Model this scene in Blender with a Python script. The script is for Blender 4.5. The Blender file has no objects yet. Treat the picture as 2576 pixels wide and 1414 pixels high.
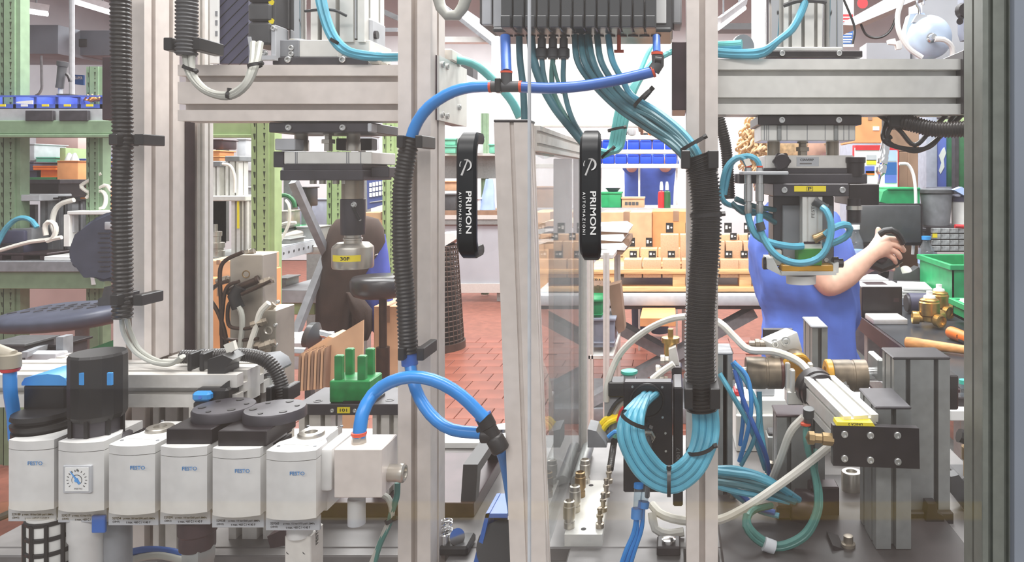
import bpy, bmesh, math, random
from mathutils import Vector, Matrix, noise
random.seed(7)
F=1860.0; CX=1690.0; CY=440.0; EYE=1.45
SC=bpy.context.scene; COL=SC.collection
# ---------------- camera, world, lights, exposure
cam=bpy.data.cameras.new('camera'); co=bpy.data.objects.new('camera',cam); COL.objects.link(co)
co.location=(0,0,EYE); co.rotation_euler=(math.pi/2,0,0)
cam.sensor_width=36; cam.lens=36*F/2576; cam.shift_x=-(CX-1288)/2576; cam.shift_y=-(707-CY)/2576
cam.clip_start=.02; cam.clip_end=100
SC.camera=co
w=bpy.data.worlds.new('hall_light'); SC.world=w; w.use_nodes=True
bg=w.node_tree.nodes['Background']; bg.inputs[0].default_value=(.93,.96,1,1); bg.inputs[1].default_value=.72
def area(name,loc,rot,sx,sy,power,col=(1,1,1)):
    l=bpy.data.lights.new(name,'AREA'); l.shape='RECTANGLE'; l.size=sx; l.size_y=sy; l.energy=power; l.color=col
    o=bpy.data.objects.new(name,l); COL.objects.link(o); o.location=loc; o.rotation_euler=rot; return o
area('ceiling_light_over_machine',(.1,.9,3.3),(0,0,0),1.6,.5,80,(1,.98,.95))
area('ceiling_light_over_bench',(.6,3.2,3.6),(0,0,0),3,1.2,190,(.97,1,1))
area('ceiling_light_over_racks',(-1.9,3.3,3.6),(0,0,0),2,1.2,150,(1,1,.98))
area('ceiling_light_over_hall',(-.6,6.6,3.9),(0,0,0),6,1.6,430,(.98,1,1))
area('fill_light_far_hall',(-2.5,10.2,4.0),(0,0,0),9,1.5,560,(.98,1,1))  # added fill lamp that brightens the far wall
area('key_light_over_aisle',(-.2,-1.7,3.4),(0,0,0),4,.8,120,(1,.98,.96))  # added front key lamp, also lifts the tape mirrored in the doors
SC.view_settings.view_transform='Standard'; SC.view_settings.look='None'
SC.view_settings.gamma=1; SC.view_settings.use_curve_mapping=False; SC.view_settings.exposure=-.04
SC.cycles.max_bounces=7; SC.cycles.transparent_max_bounces=24; SC.cycles.diffuse_bounces=4; SC.cycles.glossy_bounces=4
SC.cycles.caustics_reflective=False; SC.cycles.caustics_refractive=False; SC.cycles.use_denoising=True
SC.cycles.sample_clamp_indirect=6

# ---------------- helpers
def P(px,py,Y): return Vector(((px-CX)/F*Y, Y, EYE-(py-CY)/F*Y))
def S(Y): return Y/F
def lin(c):
    return tuple((v/255/12.92 if v/255<=.04045 else ((v/255+.055)/1.055)**2.4) for v in c)
MC={}
def mat(name,rgb,rough=.5,metal=0.0,var=.06,nscale=30,bump=0,alpha=None,spec=.5,emit=0,trans=0,stretch=None):
    if name in MC: return MC[name]
    m=bpy.data.materials.new(name); m.use_nodes=True; nt=m.node_tree; b=nt.nodes['Principled BSDF']
    c=lin(rgb); b.inputs['Roughness'].default_value=rough; b.inputs['Metallic'].default_value=metal
    b.inputs['Specular IOR Level'].default_value=spec
    b.inputs['Base Color'].default_value=(*c,1)
    if var>0:
        tc=nt.nodes.new('ShaderNodeTexCoord'); n=nt.nodes.new('ShaderNodeTexNoise'); n.inputs['Scale'].default_value=nscale
        n.inputs['Detail'].default_value=4
        src=tc.outputs['Object']
        if stretch:
            mp=nt.nodes.new('ShaderNodeMapping'); mp.inputs['Scale'].default_value=stretch; nt.links.new(src,mp.inputs[0]); src=mp.outputs[0]
        nt.links.new(src,n.inputs['Vector'])
        r=nt.nodes.new('ShaderNodeValToRGB'); lo=tuple(max(0,v*(1-var*2)) for v in c); hi=tuple(min(1,v*(1+var*2)) for v in c)
        r.color_ramp.elements[0].position=.3; r.color_ramp.elements[1].position=.7
        r.color_ramp.elements[0].color=(*lo,1); r.color_ramp.elements[1].color=(*hi,1)
        nt.links.new(n.outputs[0],r.inputs[0]); nt.links.new(r.outputs[0],b.inputs['Base Color'])
        if bump:
            bp=nt.nodes.new('ShaderNodeBump'); bp.inputs['Strength'].default_value=bump; bp.inputs['Distance'].default_value=.015
            nt.links.new(n.outputs[0],bp.inputs['Height']); nt.links.new(bp.outputs[0],b.inputs['Normal'])
    if alpha is not None: b.inputs['Alpha'].default_value=alpha
    if emit: b.inputs['Emission Color'].default_value=(*c,1); b.inputs['Emission Strength'].default_value=emit
    if trans: b.inputs['Transmission Weight'].default_value=trans
    MC[name]=m; return m
def clear_mat(name,tint,refl=1.0,veil=0.0,veilc=(255,255,255),ior=1.49):
    m=bpy.data.materials.new(name); m.use_nodes=True; nt=m.node_tree; nt.nodes.clear()
    out=nt.nodes.new('ShaderNodeOutputMaterial'); t=nt.nodes.new('ShaderNodeBsdfTransparent'); t.inputs[0].default_value=(*lin(tint),1)
    g=nt.nodes.new('ShaderNodeBsdfGlossy'); g.inputs['Roughness'].default_value=.02
    f=nt.nodes.new('ShaderNodeFresnel'); f.inputs[0].default_value=ior
    mu=nt.nodes.new('ShaderNodeMath'); mu.operation='MULTIPLY'; mu.inputs[1].default_value=refl; nt.links.new(f.outputs[0],mu.inputs[0])
    gm=nt.nodes.new('ShaderNodeNewGeometry'); ob=nt.nodes.new('ShaderNodeMath'); ob.operation='SUBTRACT'; ob.inputs[0].default_value=refl; nt.links.new(gm.outputs['Backfacing'],ob.inputs[1]); ob.use_clamp=True; nt.links.new(ob.outputs[0],mu.inputs[1])
    mx=nt.nodes.new('ShaderNodeMixShader'); nt.links.new(mu.outputs[0],mx.inputs[0]); nt.links.new(t.outputs[0],mx.inputs[1]); nt.links.new(g.outputs[0],mx.inputs[2])
    last=mx
    if veil:
        d=nt.nodes.new('ShaderNodeBsdfDiffuse'); d.inputs[0].default_value=(*lin(veilc),1)
        n=nt.nodes.new('ShaderNodeTexNoise'); n.inputs['Scale'].default_value=5; n.inputs['Detail'].default_value=6
        mm=nt.nodes.new('ShaderNodeMath'); mm.operation='MULTIPLY'; mm.inputs[1].default_value=veil*2; nt.links.new(n.outputs[0],mm.inputs[0])
        m2=nt.nodes.new('ShaderNodeMixShader'); nt.links.new(mm.outputs[0],m2.inputs[0]); nt.links.new(mx.outputs[0],m2.inputs[1]); nt.links.new(d.outputs[0],m2.inputs[2]); last=m2
    nt.links.new(last.outputs[0],out.inputs[0]); MC[name]=m; return m
M=dict(
 al=mat('anodised_aluminium',(222,218,212),.38,.25,.03,90),
 alw=mat('bright_aluminium',(226,224,218),.35,.25,.03,60),
 alg=mat('grey_aluminium',(150,152,150),.4,.4,.05,60),
 ald=mat('olive_aluminium',(118,121,114),.45,.3,.05,60),
 alp=mat('post_aluminium',(222,212,205),.45,.12,.03,60),
 steel=mat('milled_steel',(190,184,174),.3,.75,.1,25),
 dsteel=mat('oily_steel',(150,140,126),.35,.7,.25,18),
 block=mat('hydraulic_block_steel',(172,164,152),.45,.45,.14,12),
 chrome=mat('chrome',(225,225,225),.12,1,.02,20),
 zinc=mat('zinc_screw',(205,205,203),.28,.8,.03,50),
 black=mat('black_plastic',(30,29,30),.42,0,.15,40),
 hose=mat('black_hose',(36,33,32),.35,0,.15,30),
 bmet=mat('black_anodised',(38,33,36),.35,.2,.2,40),
 brown=mat('brown_anodised',(66,50,54),.35,.3,.15,40),
 slate=mat('slate_plate',(66,63,68),.4,.2,.15,30),
 dgrey=mat('dark_grey_plastic',(74,74,76),.5,0,.1,40),
 grey=mat('grey_plastic',(132,134,138),.5,0,.08,30),
 lgrey=mat('light_grey_plastic',(182,184,188),.5,0,.05,30),
 cable=mat('grey_cable',(176,176,168),.5,0,.04,30),
 white=mat('white_plastic',(233,232,228),.45,0,.03,30),
 festo=mat('warm_white_casting',(216,215,213),.45,0,.03,60),
 paper=mat('paper_white',(236,236,234),.8,0,.02,30),
 panelw=mat('white_enamel',(246,247,244),.5,0,.01,30),
 ink=mat('black_ink',(24,24,26),.6,0,0), inkb=mat('blue_ink',(60,128,190),.5,0,0), inkw=mat('white_ink',(226,224,222),.5,0,0),
 inkg=mat('grey_ink',(120,118,116),.6,0,0),
 blue=mat('blue_tube',(44,134,212),.28,0,.05,20), blued=mat('deep_blue_tube',(58,104,184),.35,0,.06,20),
 bluel=mat('blue_plastic',(60,146,216),.4,0,.05,20),
 teal=mat('teal_tube',(86,164,188),.35,0,.1,30), teald=mat('dark_teal_tube',(70,118,128),.4,0,.14,30), teall=mat('pale_teal_tube',(112,198,196),.35,0,.08,30),
 tealg=mat('green_teal_tube',(66,120,112),.4,0,.14,30),
 bin=mat('blue_bin_plastic',(78,102,196),.45,0,.06,30), binb=mat('bright_blue_bin',(26,84,230),.45,0,.06,30),
 green=mat('green_enamel',(156,176,124),.5,0,.06,20), greend=mat('grey_green_enamel',(128,152,122),.5,0,.06,20),
 greenp=mat('green_fixture_plastic',(24,132,66),.4,0,.15,60), crate=mat('green_crate_plastic',(30,150,92),.45,0,.08,30),
 crated=mat('dark_green_crate',(36,100,58),.5,0,.1,30), mint=mat('mint_bin_plastic',(120,200,170),.5,0,.05,30),
 greyc=mat('grey_crate_plastic',(146,150,164),.5,0,.06,30),
 card=mat('cardboard',(206,166,130),.85,0,.06,14), cardo=mat('orange_cardboard',(214,150,98),.85,0,.06,14), cardd=mat('dull_cardboard',(150,120,98),.85,0,.08,14),
 wood=mat('pale_wood',(224,178,124),.7,0,.12,8,stretch=(1,12,12)), woodo=mat('hammer_handle_wood',(222,158,96),.45,0,.1,10,stretch=(1,10,10)),
 orange=mat('orange_plastic',(238,120,36),.4,0,.05,30), ored=mat('orange_red_ring',(222,84,52),.45,0,.05,30),
 red=mat('red_plastic',(196,40,48),.45,0,.06,30), yellow=mat('yellow_label',(240,218,44),.5,0,.02,30), ylw=mat('yellow_cable',(245,214,20),.4,0,.04,30),
 amber=mat('amber_pad',(206,150,20),.35,0,.1,30), ivory=mat('ivory_plastic',(236,232,222),.5,0,.05,30),
 brass=mat('brass',(196,158,90),.28,.85,.12,30), brassd=mat('dark_brass',(150,126,90),.35,.8,.15,30),
 skin=mat('skin',(232,186,162),.55,0,.05,40), hair=mat('blond_hair',(224,192,148),.6,0,.18,60), hairb=mat('brown_hair',(120,84,56),.6,0,.18,60),
 shirt=mat('blue_cotton',(84,116,208),.85,0,.07,9,bump=.35), trous=mat('dark_cotton',(44,48,70),.85,0,.08,20),
 jacket=mat('dark_jacket_cloth',(62,48,42),.9,0,.12,14), jackb=mat('blue_jacket_cloth',(70,82,160),.9,0,.08,14),
 leather=mat('black_vinyl',(44,42,44),.3,0,.1,20), chair=mat('slate_polyurethane',(70,74,90),.45,0,.08,20),
 benchtop=mat('dark_bench_top',(52,56,62),.3,0,.12,5), plate=mat('worn_steel_plate',(120,117,116),.4,.4,.22,9,bump=.06),
 dplate=mat('oily_dark_plate',(58,52,52),.45,.1,.25,12,bump=.08), navy=mat('navy_panel',(66,66,88),.5,0,.06,30), poster=mat('navy_poster',(70,84,140),.6,0,.05,10),
 wall=mat('white_wall',(232,232,234),.85,0,.03,3), wallg=mat('grey_wall',(178,180,186),.85,0,.04,3), ceil=mat('ceiling_concrete',(168,168,170),.9,0,.1,2),
 duct=mat('duct_grey',(128,134,144),.6,.1,.06,4), tile=mat('terracotta_tile',(150,86,68),.35,0,.14,3), grout=mat('tile_grout',(140,84,68),.7,0,.1,20),
 sign=mat('sign_blue',(36,92,160),.5,0,.02,20), reel=mat('reel_blue_grey',(190,206,226),.35,.1,.03,20), wire=mat('wire_basket',(80,62,54),.5,.3,.1,20),
 hydr=mat('dark_hydraulic_pipe',(64,48,40),.35,.5,.15,40), smoke=mat('smoked_plastic',(66,68,70),.3,0,.08,30), lens=mat('lamp_tube',(255,255,255),.5,0,0,emit=4.5),
 pink=mat('pinkish_board',(226,196,190),.8,0,.03,8), lblue=mat('pale_blue_cloth',(170,192,232),.85,0,.06,10), cabblue=mat('blue_cabinet',(92,112,196),.5,0,.05,8),
 tealcap=mat('teal_button',(60,180,160),.35,0,.05,20), cloud=mat('clear_bag_plastic',(225,228,230),.3,0,.08,20,alpha=.6),
)
clear_mat('door_acrylic',(250,250,250),.9,.019,(226,204,188)); clear_mat('guard_acrylic',(242,244,244),.8,.1,(236,236,236)); clear_mat('bottle_plastic',(214,226,232),1.0,.08); clear_mat('blue_tube_clear',(120,180,235),1.0,.2,(60,140,220))  # door and guard veils put reflected haze into the pane colour
clear_mat('veiled_acrylic',(244,246,247),.6,.02,(230,232,235))  # clear pane with a pale haze mixed into its colour
class B:
    def __init__(s): s.bm=bmesh.new()
    def box(s,x0,x1,y0,y1,z0,z1,b=0,M4=None):
        x0,x1=min(x0,x1),max(x0,x1); y0,y1=min(y0,y1),max(y0,y1); z0,z1=min(z0,z1),max(z0,z1)
        mt=Matrix.Translation(((x0+x1)/2,(y0+y1)/2,(z0+z1)/2))@Matrix.Diagonal((x1-x0,y1-y0,z1-z0,1))
        r=bmesh.ops.create_cube(s.bm,size=1,matrix=mt); vs=r['verts']
        if b>0:
            es=list({e for v in vs for e in v.link_edges}); b=min(b,.45*min(x1-x0,y1-y0,z1-z0))
            q=bmesh.ops.bevel(s.bm,geom=es,offset=b,segments=1 if b<.004 else 2,affect='EDGES',profile=.5); vs=list({v for f in q['faces'] for v in f.verts}|{v for v in vs if v.is_valid})
        if M4 is not None: bmesh.ops.transform(s.bm,matrix=M4,verts=[v for v in vs if v.is_valid])
        return s
    def pb(s,px0,py0,px1,py1,Y,D,b=0):
        a=P(px0,py0,Y); c=P(px1,py1,Y); return s.box(a.x,c.x,Y,Y+D,a.z,c.z,b)
    def cyl(s,a,b,r,r2=None,n=16,cap=True):
        a=Vector(a); b=Vector(b); d=b-a; r2=r if r2 is None else r2
        mt=Matrix.Translation((a+b)/2)@d.to_track_quat('Z','Y').to_matrix().to_4x4()
        bmesh.ops.create_cone(s.bm,cap_ends=cap,segments=n,radius1=r,radius2=r2,depth=d.length,matrix=mt); return s
    def lathe(s,o,ax,prof,n=20):
        o=Vector(o); q=Vector(ax).normalized().to_track_quat('Z','Y').to_matrix(); rings=[]
        for r,h in prof:
            rings.append([s.bm.verts.new(o+q@Vector((max(r,1e-5)*math.cos(2*math.pi*k/n),max(r,1e-5)*math.sin(2*math.pi*k/n),h))) for k in range(n)])
        for a,b in zip(rings,rings[1:]):
            for k in range(n): s.bm.faces.new((a[k],a[(k+1)%n],b[(k+1)%n],b[k]))
        s.bm.faces.new(rings[0][::-1]); s.bm.faces.new(rings[-1]); return s
    def ext(s,poly,vec):
        vec=Vector(vec); a=[s.bm.verts.new(Vector(p)) for p in poly]; b=[s.bm.verts.new(Vector(p)+vec) for p in poly]; n=len(a)
        s.bm.faces.new(a); s.bm.faces.new(b[::-1])
        for k in range(n): s.bm.faces.new((a[k],b[k],b[(k+1)%n],a[(k+1)%n]))
        return s
    def pp(s,poly,Y,D): return s.ext([P(x,y,Y) for x,y in poly],(0,D,0))
    def sweep(s,pts,rads,n=8,cap=True,flat=None):
        fr=frames(pts); rings=[]
        for (p,u,v),r in zip(fr,rads):
            rings.append([s.bm.verts.new(p+(u*math.cos(2*math.pi*k/n)+v*math.sin(2*math.pi*k/n)*(flat or 1))*r) for k in range(n)])
        for a,b in zip(rings,rings[1:]):
            for k in range(n): s.bm.faces.new((a[k],a[(k+1)%n],b[(k+1)%n],b[k]))
        if cap: s.bm.faces.new(rings[0][::-1]); s.bm.faces.new(rings[-1])
        return s
    def tube(s,pts,r,n=8,step=None):
        q=smooth(pts,step or max(r*1.6,.004)); return s.sweep(q,[r]*len(q),n)
    def hose(s,pts,r,pitch,n=14):
        q=smooth(pts,pitch/4); pat=[1,1,.87,.87]; return s.sweep(q,[r*pat[i%4] for i in range(len(q))],n)
    def ball(s,c,r,sx=1,sy=1,sz=1,n=12):
        bmesh.ops.create_uvsphere(s.bm,u_segments=n,v_segments=max(6,n//2+1),radius=r,matrix=Matrix.Translation(Vector(c))@Matrix.Diagonal((sx,sy,sz,1))); return s
    def rot(s,c,axis,ang):
        bmesh.ops.rotate(s.bm,cent=Vector(c),matrix=Matrix.Rotation(ang,3,axis),verts=s.bm.verts[:]); return s
def smooth(pts,step):
    pts=[Vector(p) for p in pts]
    if len(pts)<3:
        a,b=pts; n=max(1,int((b-a).length/step)); return [a.lerp(b,i/n) for i in range(n+1)]
    e=[pts[0]*2-pts[1]]+pts+[pts[-1]*2-pts[-2]]; out=[]
    for i in range(1,len(e)-2):
        p0,p1,p2,p3=e[i-1:i+3]
        for k in range(16):
            t=k/16; out.append(.5*((2*p1)+(p2-p0)*t+(2*p0-5*p1+4*p2-p3)*t*t+(3*p1-p0-3*p2+p3)*t**3))
    out.append(pts[-1]); L=[0]
    for a,b in zip(out,out[1:]): L.append(L[-1]+(b-a).length)
    n=max(2,int(L[-1]/step)); res=[]; j=0
    for i in range(n+1):
        d=L[-1]*i/n
        while j<len(L)-2 and L[j+1]<d: j+=1
        t=(d-L[j])/max(1e-9,L[j+1]-L[j]); res.append(out[j].lerp(out[j+1],min(1,t)))
    return res
def frames(pts):
    n=len(pts); tg=[(pts[min(i+1,n-1)]-pts[max(i-1,0)]).normalized() for i in range(n)]
    u=tg[0].orthogonal().normalized(); out=[]
    for i in range(n):
        if i: u=(tg[i-1].rotation_difference(tg[i])@u); u=(u-tg[i]*u.dot(tg[i])).normalized()
        out.append((pts[i],u,tg[i].cross(u)))
    return out
WO={}
def tag(o,label=None,cat=None,group=None,kind=None):
    if label: o['label']=label
    if cat: o['category']=cat
    if group: o['group']=group
    if kind: o['kind']=kind
    return o
def T(name,label,cat,loc,group=None):
    o=bpy.data.objects.new(name,None); COL.objects.link(o); o.location=loc; o.empty_display_size=.02; WO[o.name]=Vector(loc)
    return tag(o,label,cat,group)
def meshof(b,name,m,ang=35):
    me=bpy.data.meshes.new(name); bmesh.ops.recalc_face_normals(b.bm,faces=b.bm.faces[:])
    lo=Vector((1e9,)*3); hi=-lo
    for v in b.bm.verts:
        for i in range(3): lo[i]=min(lo[i],v.co[i]); hi[i]=max(hi[i],v.co[i])
    c=(lo+hi)/2
    for v in b.bm.verts: v.co-=c
    b.bm.to_mesh(me); b.bm.free(); me.materials.append(m if not isinstance(m,str) else (M.get(m) or MC[m]))
    me.shade_smooth(); me.set_sharp_from_angle(angle=math.radians(ang)); return me,c
def O(name,b,m,parent=None,label=None,cat=None,group=None,kind=None,ang=35):
    me,c=meshof(b,name,m,ang); o=bpy.data.objects.new(name,me); COL.objects.link(o)
    if parent is not None: o.parent=parent; o.location=c-WO[parent.name]
    else: o.location=c
    WO[o.name]=c; return tag(o,label,cat,group,kind)
UM={}
def unit(key,maker,m):
    if key not in UM:
        b=B(); maker(b); UM[key]=meshof(b,key,m)[0]
    return UM[key]
def inst(name,me,parent,pos,axis=(0,-1,0),sc=1.0,group=None):
    o=bpy.data.objects.new(name,me); COL.objects.link(o); pos=Vector(pos)
    o.parent=parent; o.location=pos-WO[parent.name] if parent else pos
    o.rotation_euler=Vector((0,0,1)).rotation_difference(Vector(axis).normalized()).to_euler(); o.scale=(sc,)*3 if not hasattr(sc,'__len__') else sc
    WO[o.name]=pos; return o
def screw(parent,px,py,Y,rpx,axis=(0,-1,0),name='screw'):
    return screw3(parent,P(px,py,Y),axis,rpx*S(Y),name)
def screw3(parent,pos,axis,r,name='screw'):
    me=unit('socket_screw',lambda b:b.lathe((0,0,0),(0,0,1),[(1.35,-.6),(1.35,-.35),(1,-.35),(1,.55),(.88,.7),(.55,.7),(.5,.1),(0,.1)],16),M['zinc'])
    return inst(name,me,parent,pos,axis,r)
def copy_tree(o,d,label=None,group=None,parent=None):
    c=o.copy(); COL.objects.link(c); c.parent=parent
    if parent is None: c.location=Vector(o.location)+Vector(d)
    WO[c.name]=WO[o.name]+Vector(d)
    if label: c['label']=label
    if group: c['group']=group
    for ch in o.children: copy_tree(ch,d,None,None,c)
    return c
TXT=[]
def text(parent,s,pc,w,h,m,rot=0,axis='y',name='lettering',ext=.0002):
    """flat lettering, centre pc, width w along its reading direction, height h, facing the aisle"""
    TXT.append((parent,s,Vector(pc),w,h,m,rot,axis,name,ext))
def flush_text():
    cu={}
    for t in TXT:
        if t[1] not in cu:
            c=bpy.data.curves.new('text','FONT'); c.body=t[1]; c.align_x='CENTER'; c.align_y='CENTER'; c.resolution_u=3; c.offset=.018
            o=bpy.data.objects.new('text',c); COL.objects.link(o); cu[t[1]]=(o,c)
    dg=bpy.context.evaluated_depsgraph_get(); base={}
    for s,(o,c) in cu.items():
        me=bpy.data.meshes.new_from_object(o.evaluated_get(dg)); base[s]=me
    for parent,s,pc,w,h,m,rot,axis,name,ext in TXT:
        me=base[s].copy(); xs=[v.co.x for v in me.vertices]; ys=[v.co.y for v in me.vertices]
        if not xs: continue
        cx,cy=(min(xs)+max(xs))/2,(min(ys)+max(ys))/2; sx=w/max(1e-6,max(xs)-min(xs)); sy=h/max(1e-6,max(ys)-min(ys))
        R=Matrix.Rotation(math.radians(rot),3,'Z')
        for v in me.vertices:
            q=R@Vector(((v.co.x-cx)*sx,(v.co.y-cy)*sy,0)); x,y=q.x,q.y
            v.co={'y':Vector((x,0,y)),'x':Vector((0,x,y)),'z':Vector((x,y,0))}[axis]
        me.materials.clear(); me.materials.append(M[m]); o=bpy.data.objects.new(name,me); COL.objects.link(o); o.parent=parent; o.location=pc-WO[parent.name]
    for o,c in cu.values(): bpy.data.objects.remove(o)
def slotpoly(a,b,na,nb,sw=.008,sd=.0145):
    """cross-section of a slotted bar: size a x b, na slots on the a sides, nb on the b sides"""
    def side(L,n):
        pts=[(0,0)]
        for i in range(n):
            c=L*(i+.5)/n; pts+=[(c-sw/2,0),(c-sw/2,sd),(c+sw/2,sd),(c+sw/2,0)]
        return pts
    out=[]
    for t,d in side(a,na): out.append((t,d))
    for t,d in side(b,nb): out.append((a-d,t))
    for t,d in side(a,na): out.append((a-t,b-d))
    for t,d in side(b,nb): out.append((d,b-t))
    return out
def bar(x0,x1,y0,y1,z0,z1,axis,na=1,nb=1,sw=.008,sd=.0145):
    b=B()
    if axis=='z': b.ext([(x0+p,y0+q,z0) for p,q in slotpoly(x1-x0,y1-y0,na,nb,sw,sd)],(0,0,z1-z0))
    if axis=='x': b.ext([(x0,y0+p,z0+q) for p,q in slotpoly(y1-y0,z1-z0,na,nb,sw,sd)],(x1-x0,0,0))
    if axis=='y': b.ext([(x0+p,y0,z0+q) for p,q in slotpoly(x1-x0,z1-z0,na,nb,sw,sd)],(0,y1-y0,0))
    return b
TABLE=.94
def ytab(py,z=TABLE): return (EYE-z)*F/(py-CY)
# ================= THE HALL
def struct(name,b,m,parent=None):
    o=O(name,b,m,parent); 
    if parent is None: o['kind']='structure'
    return o
fl=struct('floor',B().box(-9,7,-3.5,13,-.06,-.012),'grout')
tm=unit('tile',lambda b:b.box(-.098,.098,-.098,.098,-.012,0,.003),M['tile'])
for i in range(15):
    for j in range(20):
        o=inst('tile',tm,fl,(-2.3+.2*i+(j%2)*.1,2.7+.2*j,-.006+random.uniform(-.0006,.0006)),(0,0,1))
wb=struct('wall_back',B().box(-9,7,12.6,12.8,0,4.6),'wall')
wl=struct('wall_left',B().box(-9.2,-9,-3.5,12.8,0,4.6),'wallg')
ce=struct('ceiling',B().box(-9.2,7,4.6,12.8,4.6,4.75),'ceil')
for i,y in enumerate((5.2,6.8,8.6,10.6)): O('joist',B().box(-9,7,y,y+.22,4.15,4.6),M['ceil'],ce)
# wall columns, ducts, lamps
d=T('ventilation_duct','grey rectangular air duct running under the ceiling above the green rack','duct',P(60,100,8))
O('duct_run',B().pb(-260,62,146,136,8,.8,.01),M['duct'],d); O('duct_run',B().pb(146,76,300,140,8.3,.7,.01),M['duct'],d)
O('outlet_grille',B().pb(195,98,215,117,8.28,.02),M['dgrey'],d)
O('hanger',B().pb(38,-60,42,62,8.2,.02),M['grey'],d)
def lamp(name,px0,py0,px1,py1,Y,lab,dz=.05):
    t=T(name,lab,'lamp',P((px0+px1)/2,(py0+py1)/2,Y)); a=P(px0,py0,Y); c=P(px1,py1,Y+.4)
    b=B(); b.cyl(a,c,.022,n=10); O('tube',b,M['lens'],t)
    b=B(); b.sweep([a+Vector((0,0,.05)),c+Vector((0,0,.05))],[.06,.06],4,flat=.5); O('housing',b,M['lgrey'],t)
    b=B(); b.cyl(a.lerp(c,.2)+Vector((0,0,.05)),a.lerp(c,.2)+Vector((0,0,1.2)),.008,n=6); b.cyl(a.lerp(c,.8)+Vector((0,0,.05)),a.lerp(c,.8)+Vector((0,0,1.2)),.008,n=6); O('suspension_rod',b,M['grey'],t); return t
lamp('tube_lamp',-30,14,120,36,7,'long fluorescent tube lamp over the grey duct')
lamp('tube_lamp',190,6,275,32,7.5,'fluorescent tube lamp beyond the thin vertical pipe')
lamp('tube_lamp',1150,40,1240,100,7,'slanting tube lamp under the joists beside the valve terminal')
lamp('tube_lamp',1806,70,1872,20,6,'fluorescent tube lamp under the ceiling between post and press cylinder')
lamp('tube_lamp',505,30,545,38,7,'small tube lamp glimpsed behind the white perforated strip')
t=O('vertical_pipe',B().cyl(P(181,-80,5.5),P(181,250,5.5),.018,n=10),'lgrey',None,'thin pale vertical pipe in front of the white wall','pipe')
t=O('wall_conduit',B().tube([P(104,140,8),P(105,200,8),P(105,222,8),P(98,236,8),P(90,240,8)],.012),'grey',None,'thin grey conduit bent on the white wall above the blue bins','conduit')
O('ceiling_girder',B().pp([(1105,0),(1240,108),(1240,118),(1105,14)],6.5,.2),'grey',None,'grey diagonal girder below the joists near the valve terminal','girder')
O('ceiling_girder',B().pb(1100,92,1262,106,6.6,.1),'white',None,'white horizontal cable tray below the dark ceiling joist','cable tray')
O('cable_tray',B().pp([(1100,118),(1190,170),(1190,196),(1100,150)],6.3,.15).cyl(P(1115,130,6.35),Vector((P(1115,0,6.35).x,6.35,4.6)),.012,n=6),'dgrey',None,'dark diagonal tray hanging behind the bracket plate','cable tray')
O('ceiling_girder',B().pb(1795,58,1950,74,6.6,.2),'dgrey',None,'dark horizontal girder behind the bundle of teal tubes','girder')
O('ceiling_girder',B().pb(930,70,1000,80,6.6,.2),'grey',None,'grey girder glimpsed between the press cylinder and centre post','girder')
O('diagonal_strut',B().pp([(840,-34),(1000,38),(1000,52),(840,-20)],4.5,.06),'dgrey',None,'dark diagonal strut hanging beside the press cylinder','strut')
t=T('bracing_girder','large pale girder slanting under the ceiling beside the blue-grey reel','girder',P(2280,30,4.6))
O('girder_web',B().pp([(2122,56),(2330,-60),(2420,-60),(2150,64)],4.6,.12),M['lgrey'],t); O('lower_flange',B().pp([(2115,62),(2150,64),(2400,-40),(2370,-40)],4.5,.3),M['wallg'],t)
# right background wall (column by the bench)
struct('trim_1',B().pb(2320,-200,2480,330,5.2,.3),'wallg'); struct('trim_2',B().pb(2180,108,2290,260,5.4,.2),'wallg'); struct('trim_3',B().pb(1898,-60,1925,150,5.2,.2),'white')

# ================= MACHINE FRAME
mf=T('machine_gantry','aluminium profile frame of the assembly machine with two cross beams','machine frame',(0,1.0,0))
def post(px0,px1,Y,D,top,m,nx=1,ny=1,z0=0,sw=.008,name='upright_post',XY=None):
    a=P(px0,0,XY or Y); c=P(px1,0,XY or Y); return O(name,bar(a.x,c.x,Y,Y+D,z0,EYE-(top-CY)*S(Y),'z',nx,ny,sw),M[m],mf)
post(285,363,.98,.07,-60,'alp',1,2,1.2)
post(285,363,1.05,.06,300,'alp',1,1,.94,.018,XY=.98)
xs=P(363,0,.98).x; O('slot_shade',B().box(xs-.004,xs+.0012,1.061,1.082,.94,P(0,304,1.05).z),M['brown'],mf)  # dark strip painted in for the shade inside the wide slot
post(285,363,.985,.06,1010,'alp',1,2,.94)
post(1001,1083,.95,.06,-60,'alp')
post(1727,1806,.95,.055,-60,'alp')
def beam(px0,px1,py0,py1,Y,D,m,name='cross_beam'):
    a=P(px0,py0,Y); c=P(px1,py1,Y); return O(name,bar(a.x,c.x,Y,Y+D,c.z,a.z,'x',1,2,.0085,.0165),M[m],mf)
beam(447,1003,163,304,.985,.045,'alp'); beam(1803,2426,148,288,.985,.045,'alw')
a=P(-90,945,.902); c=P(592,1027,.902)
O('lower_rail',bar(a.x,c.x,.905,.979,c.z,a.z,'x',2,1,.0085,.014),M['al'],mf)
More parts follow.
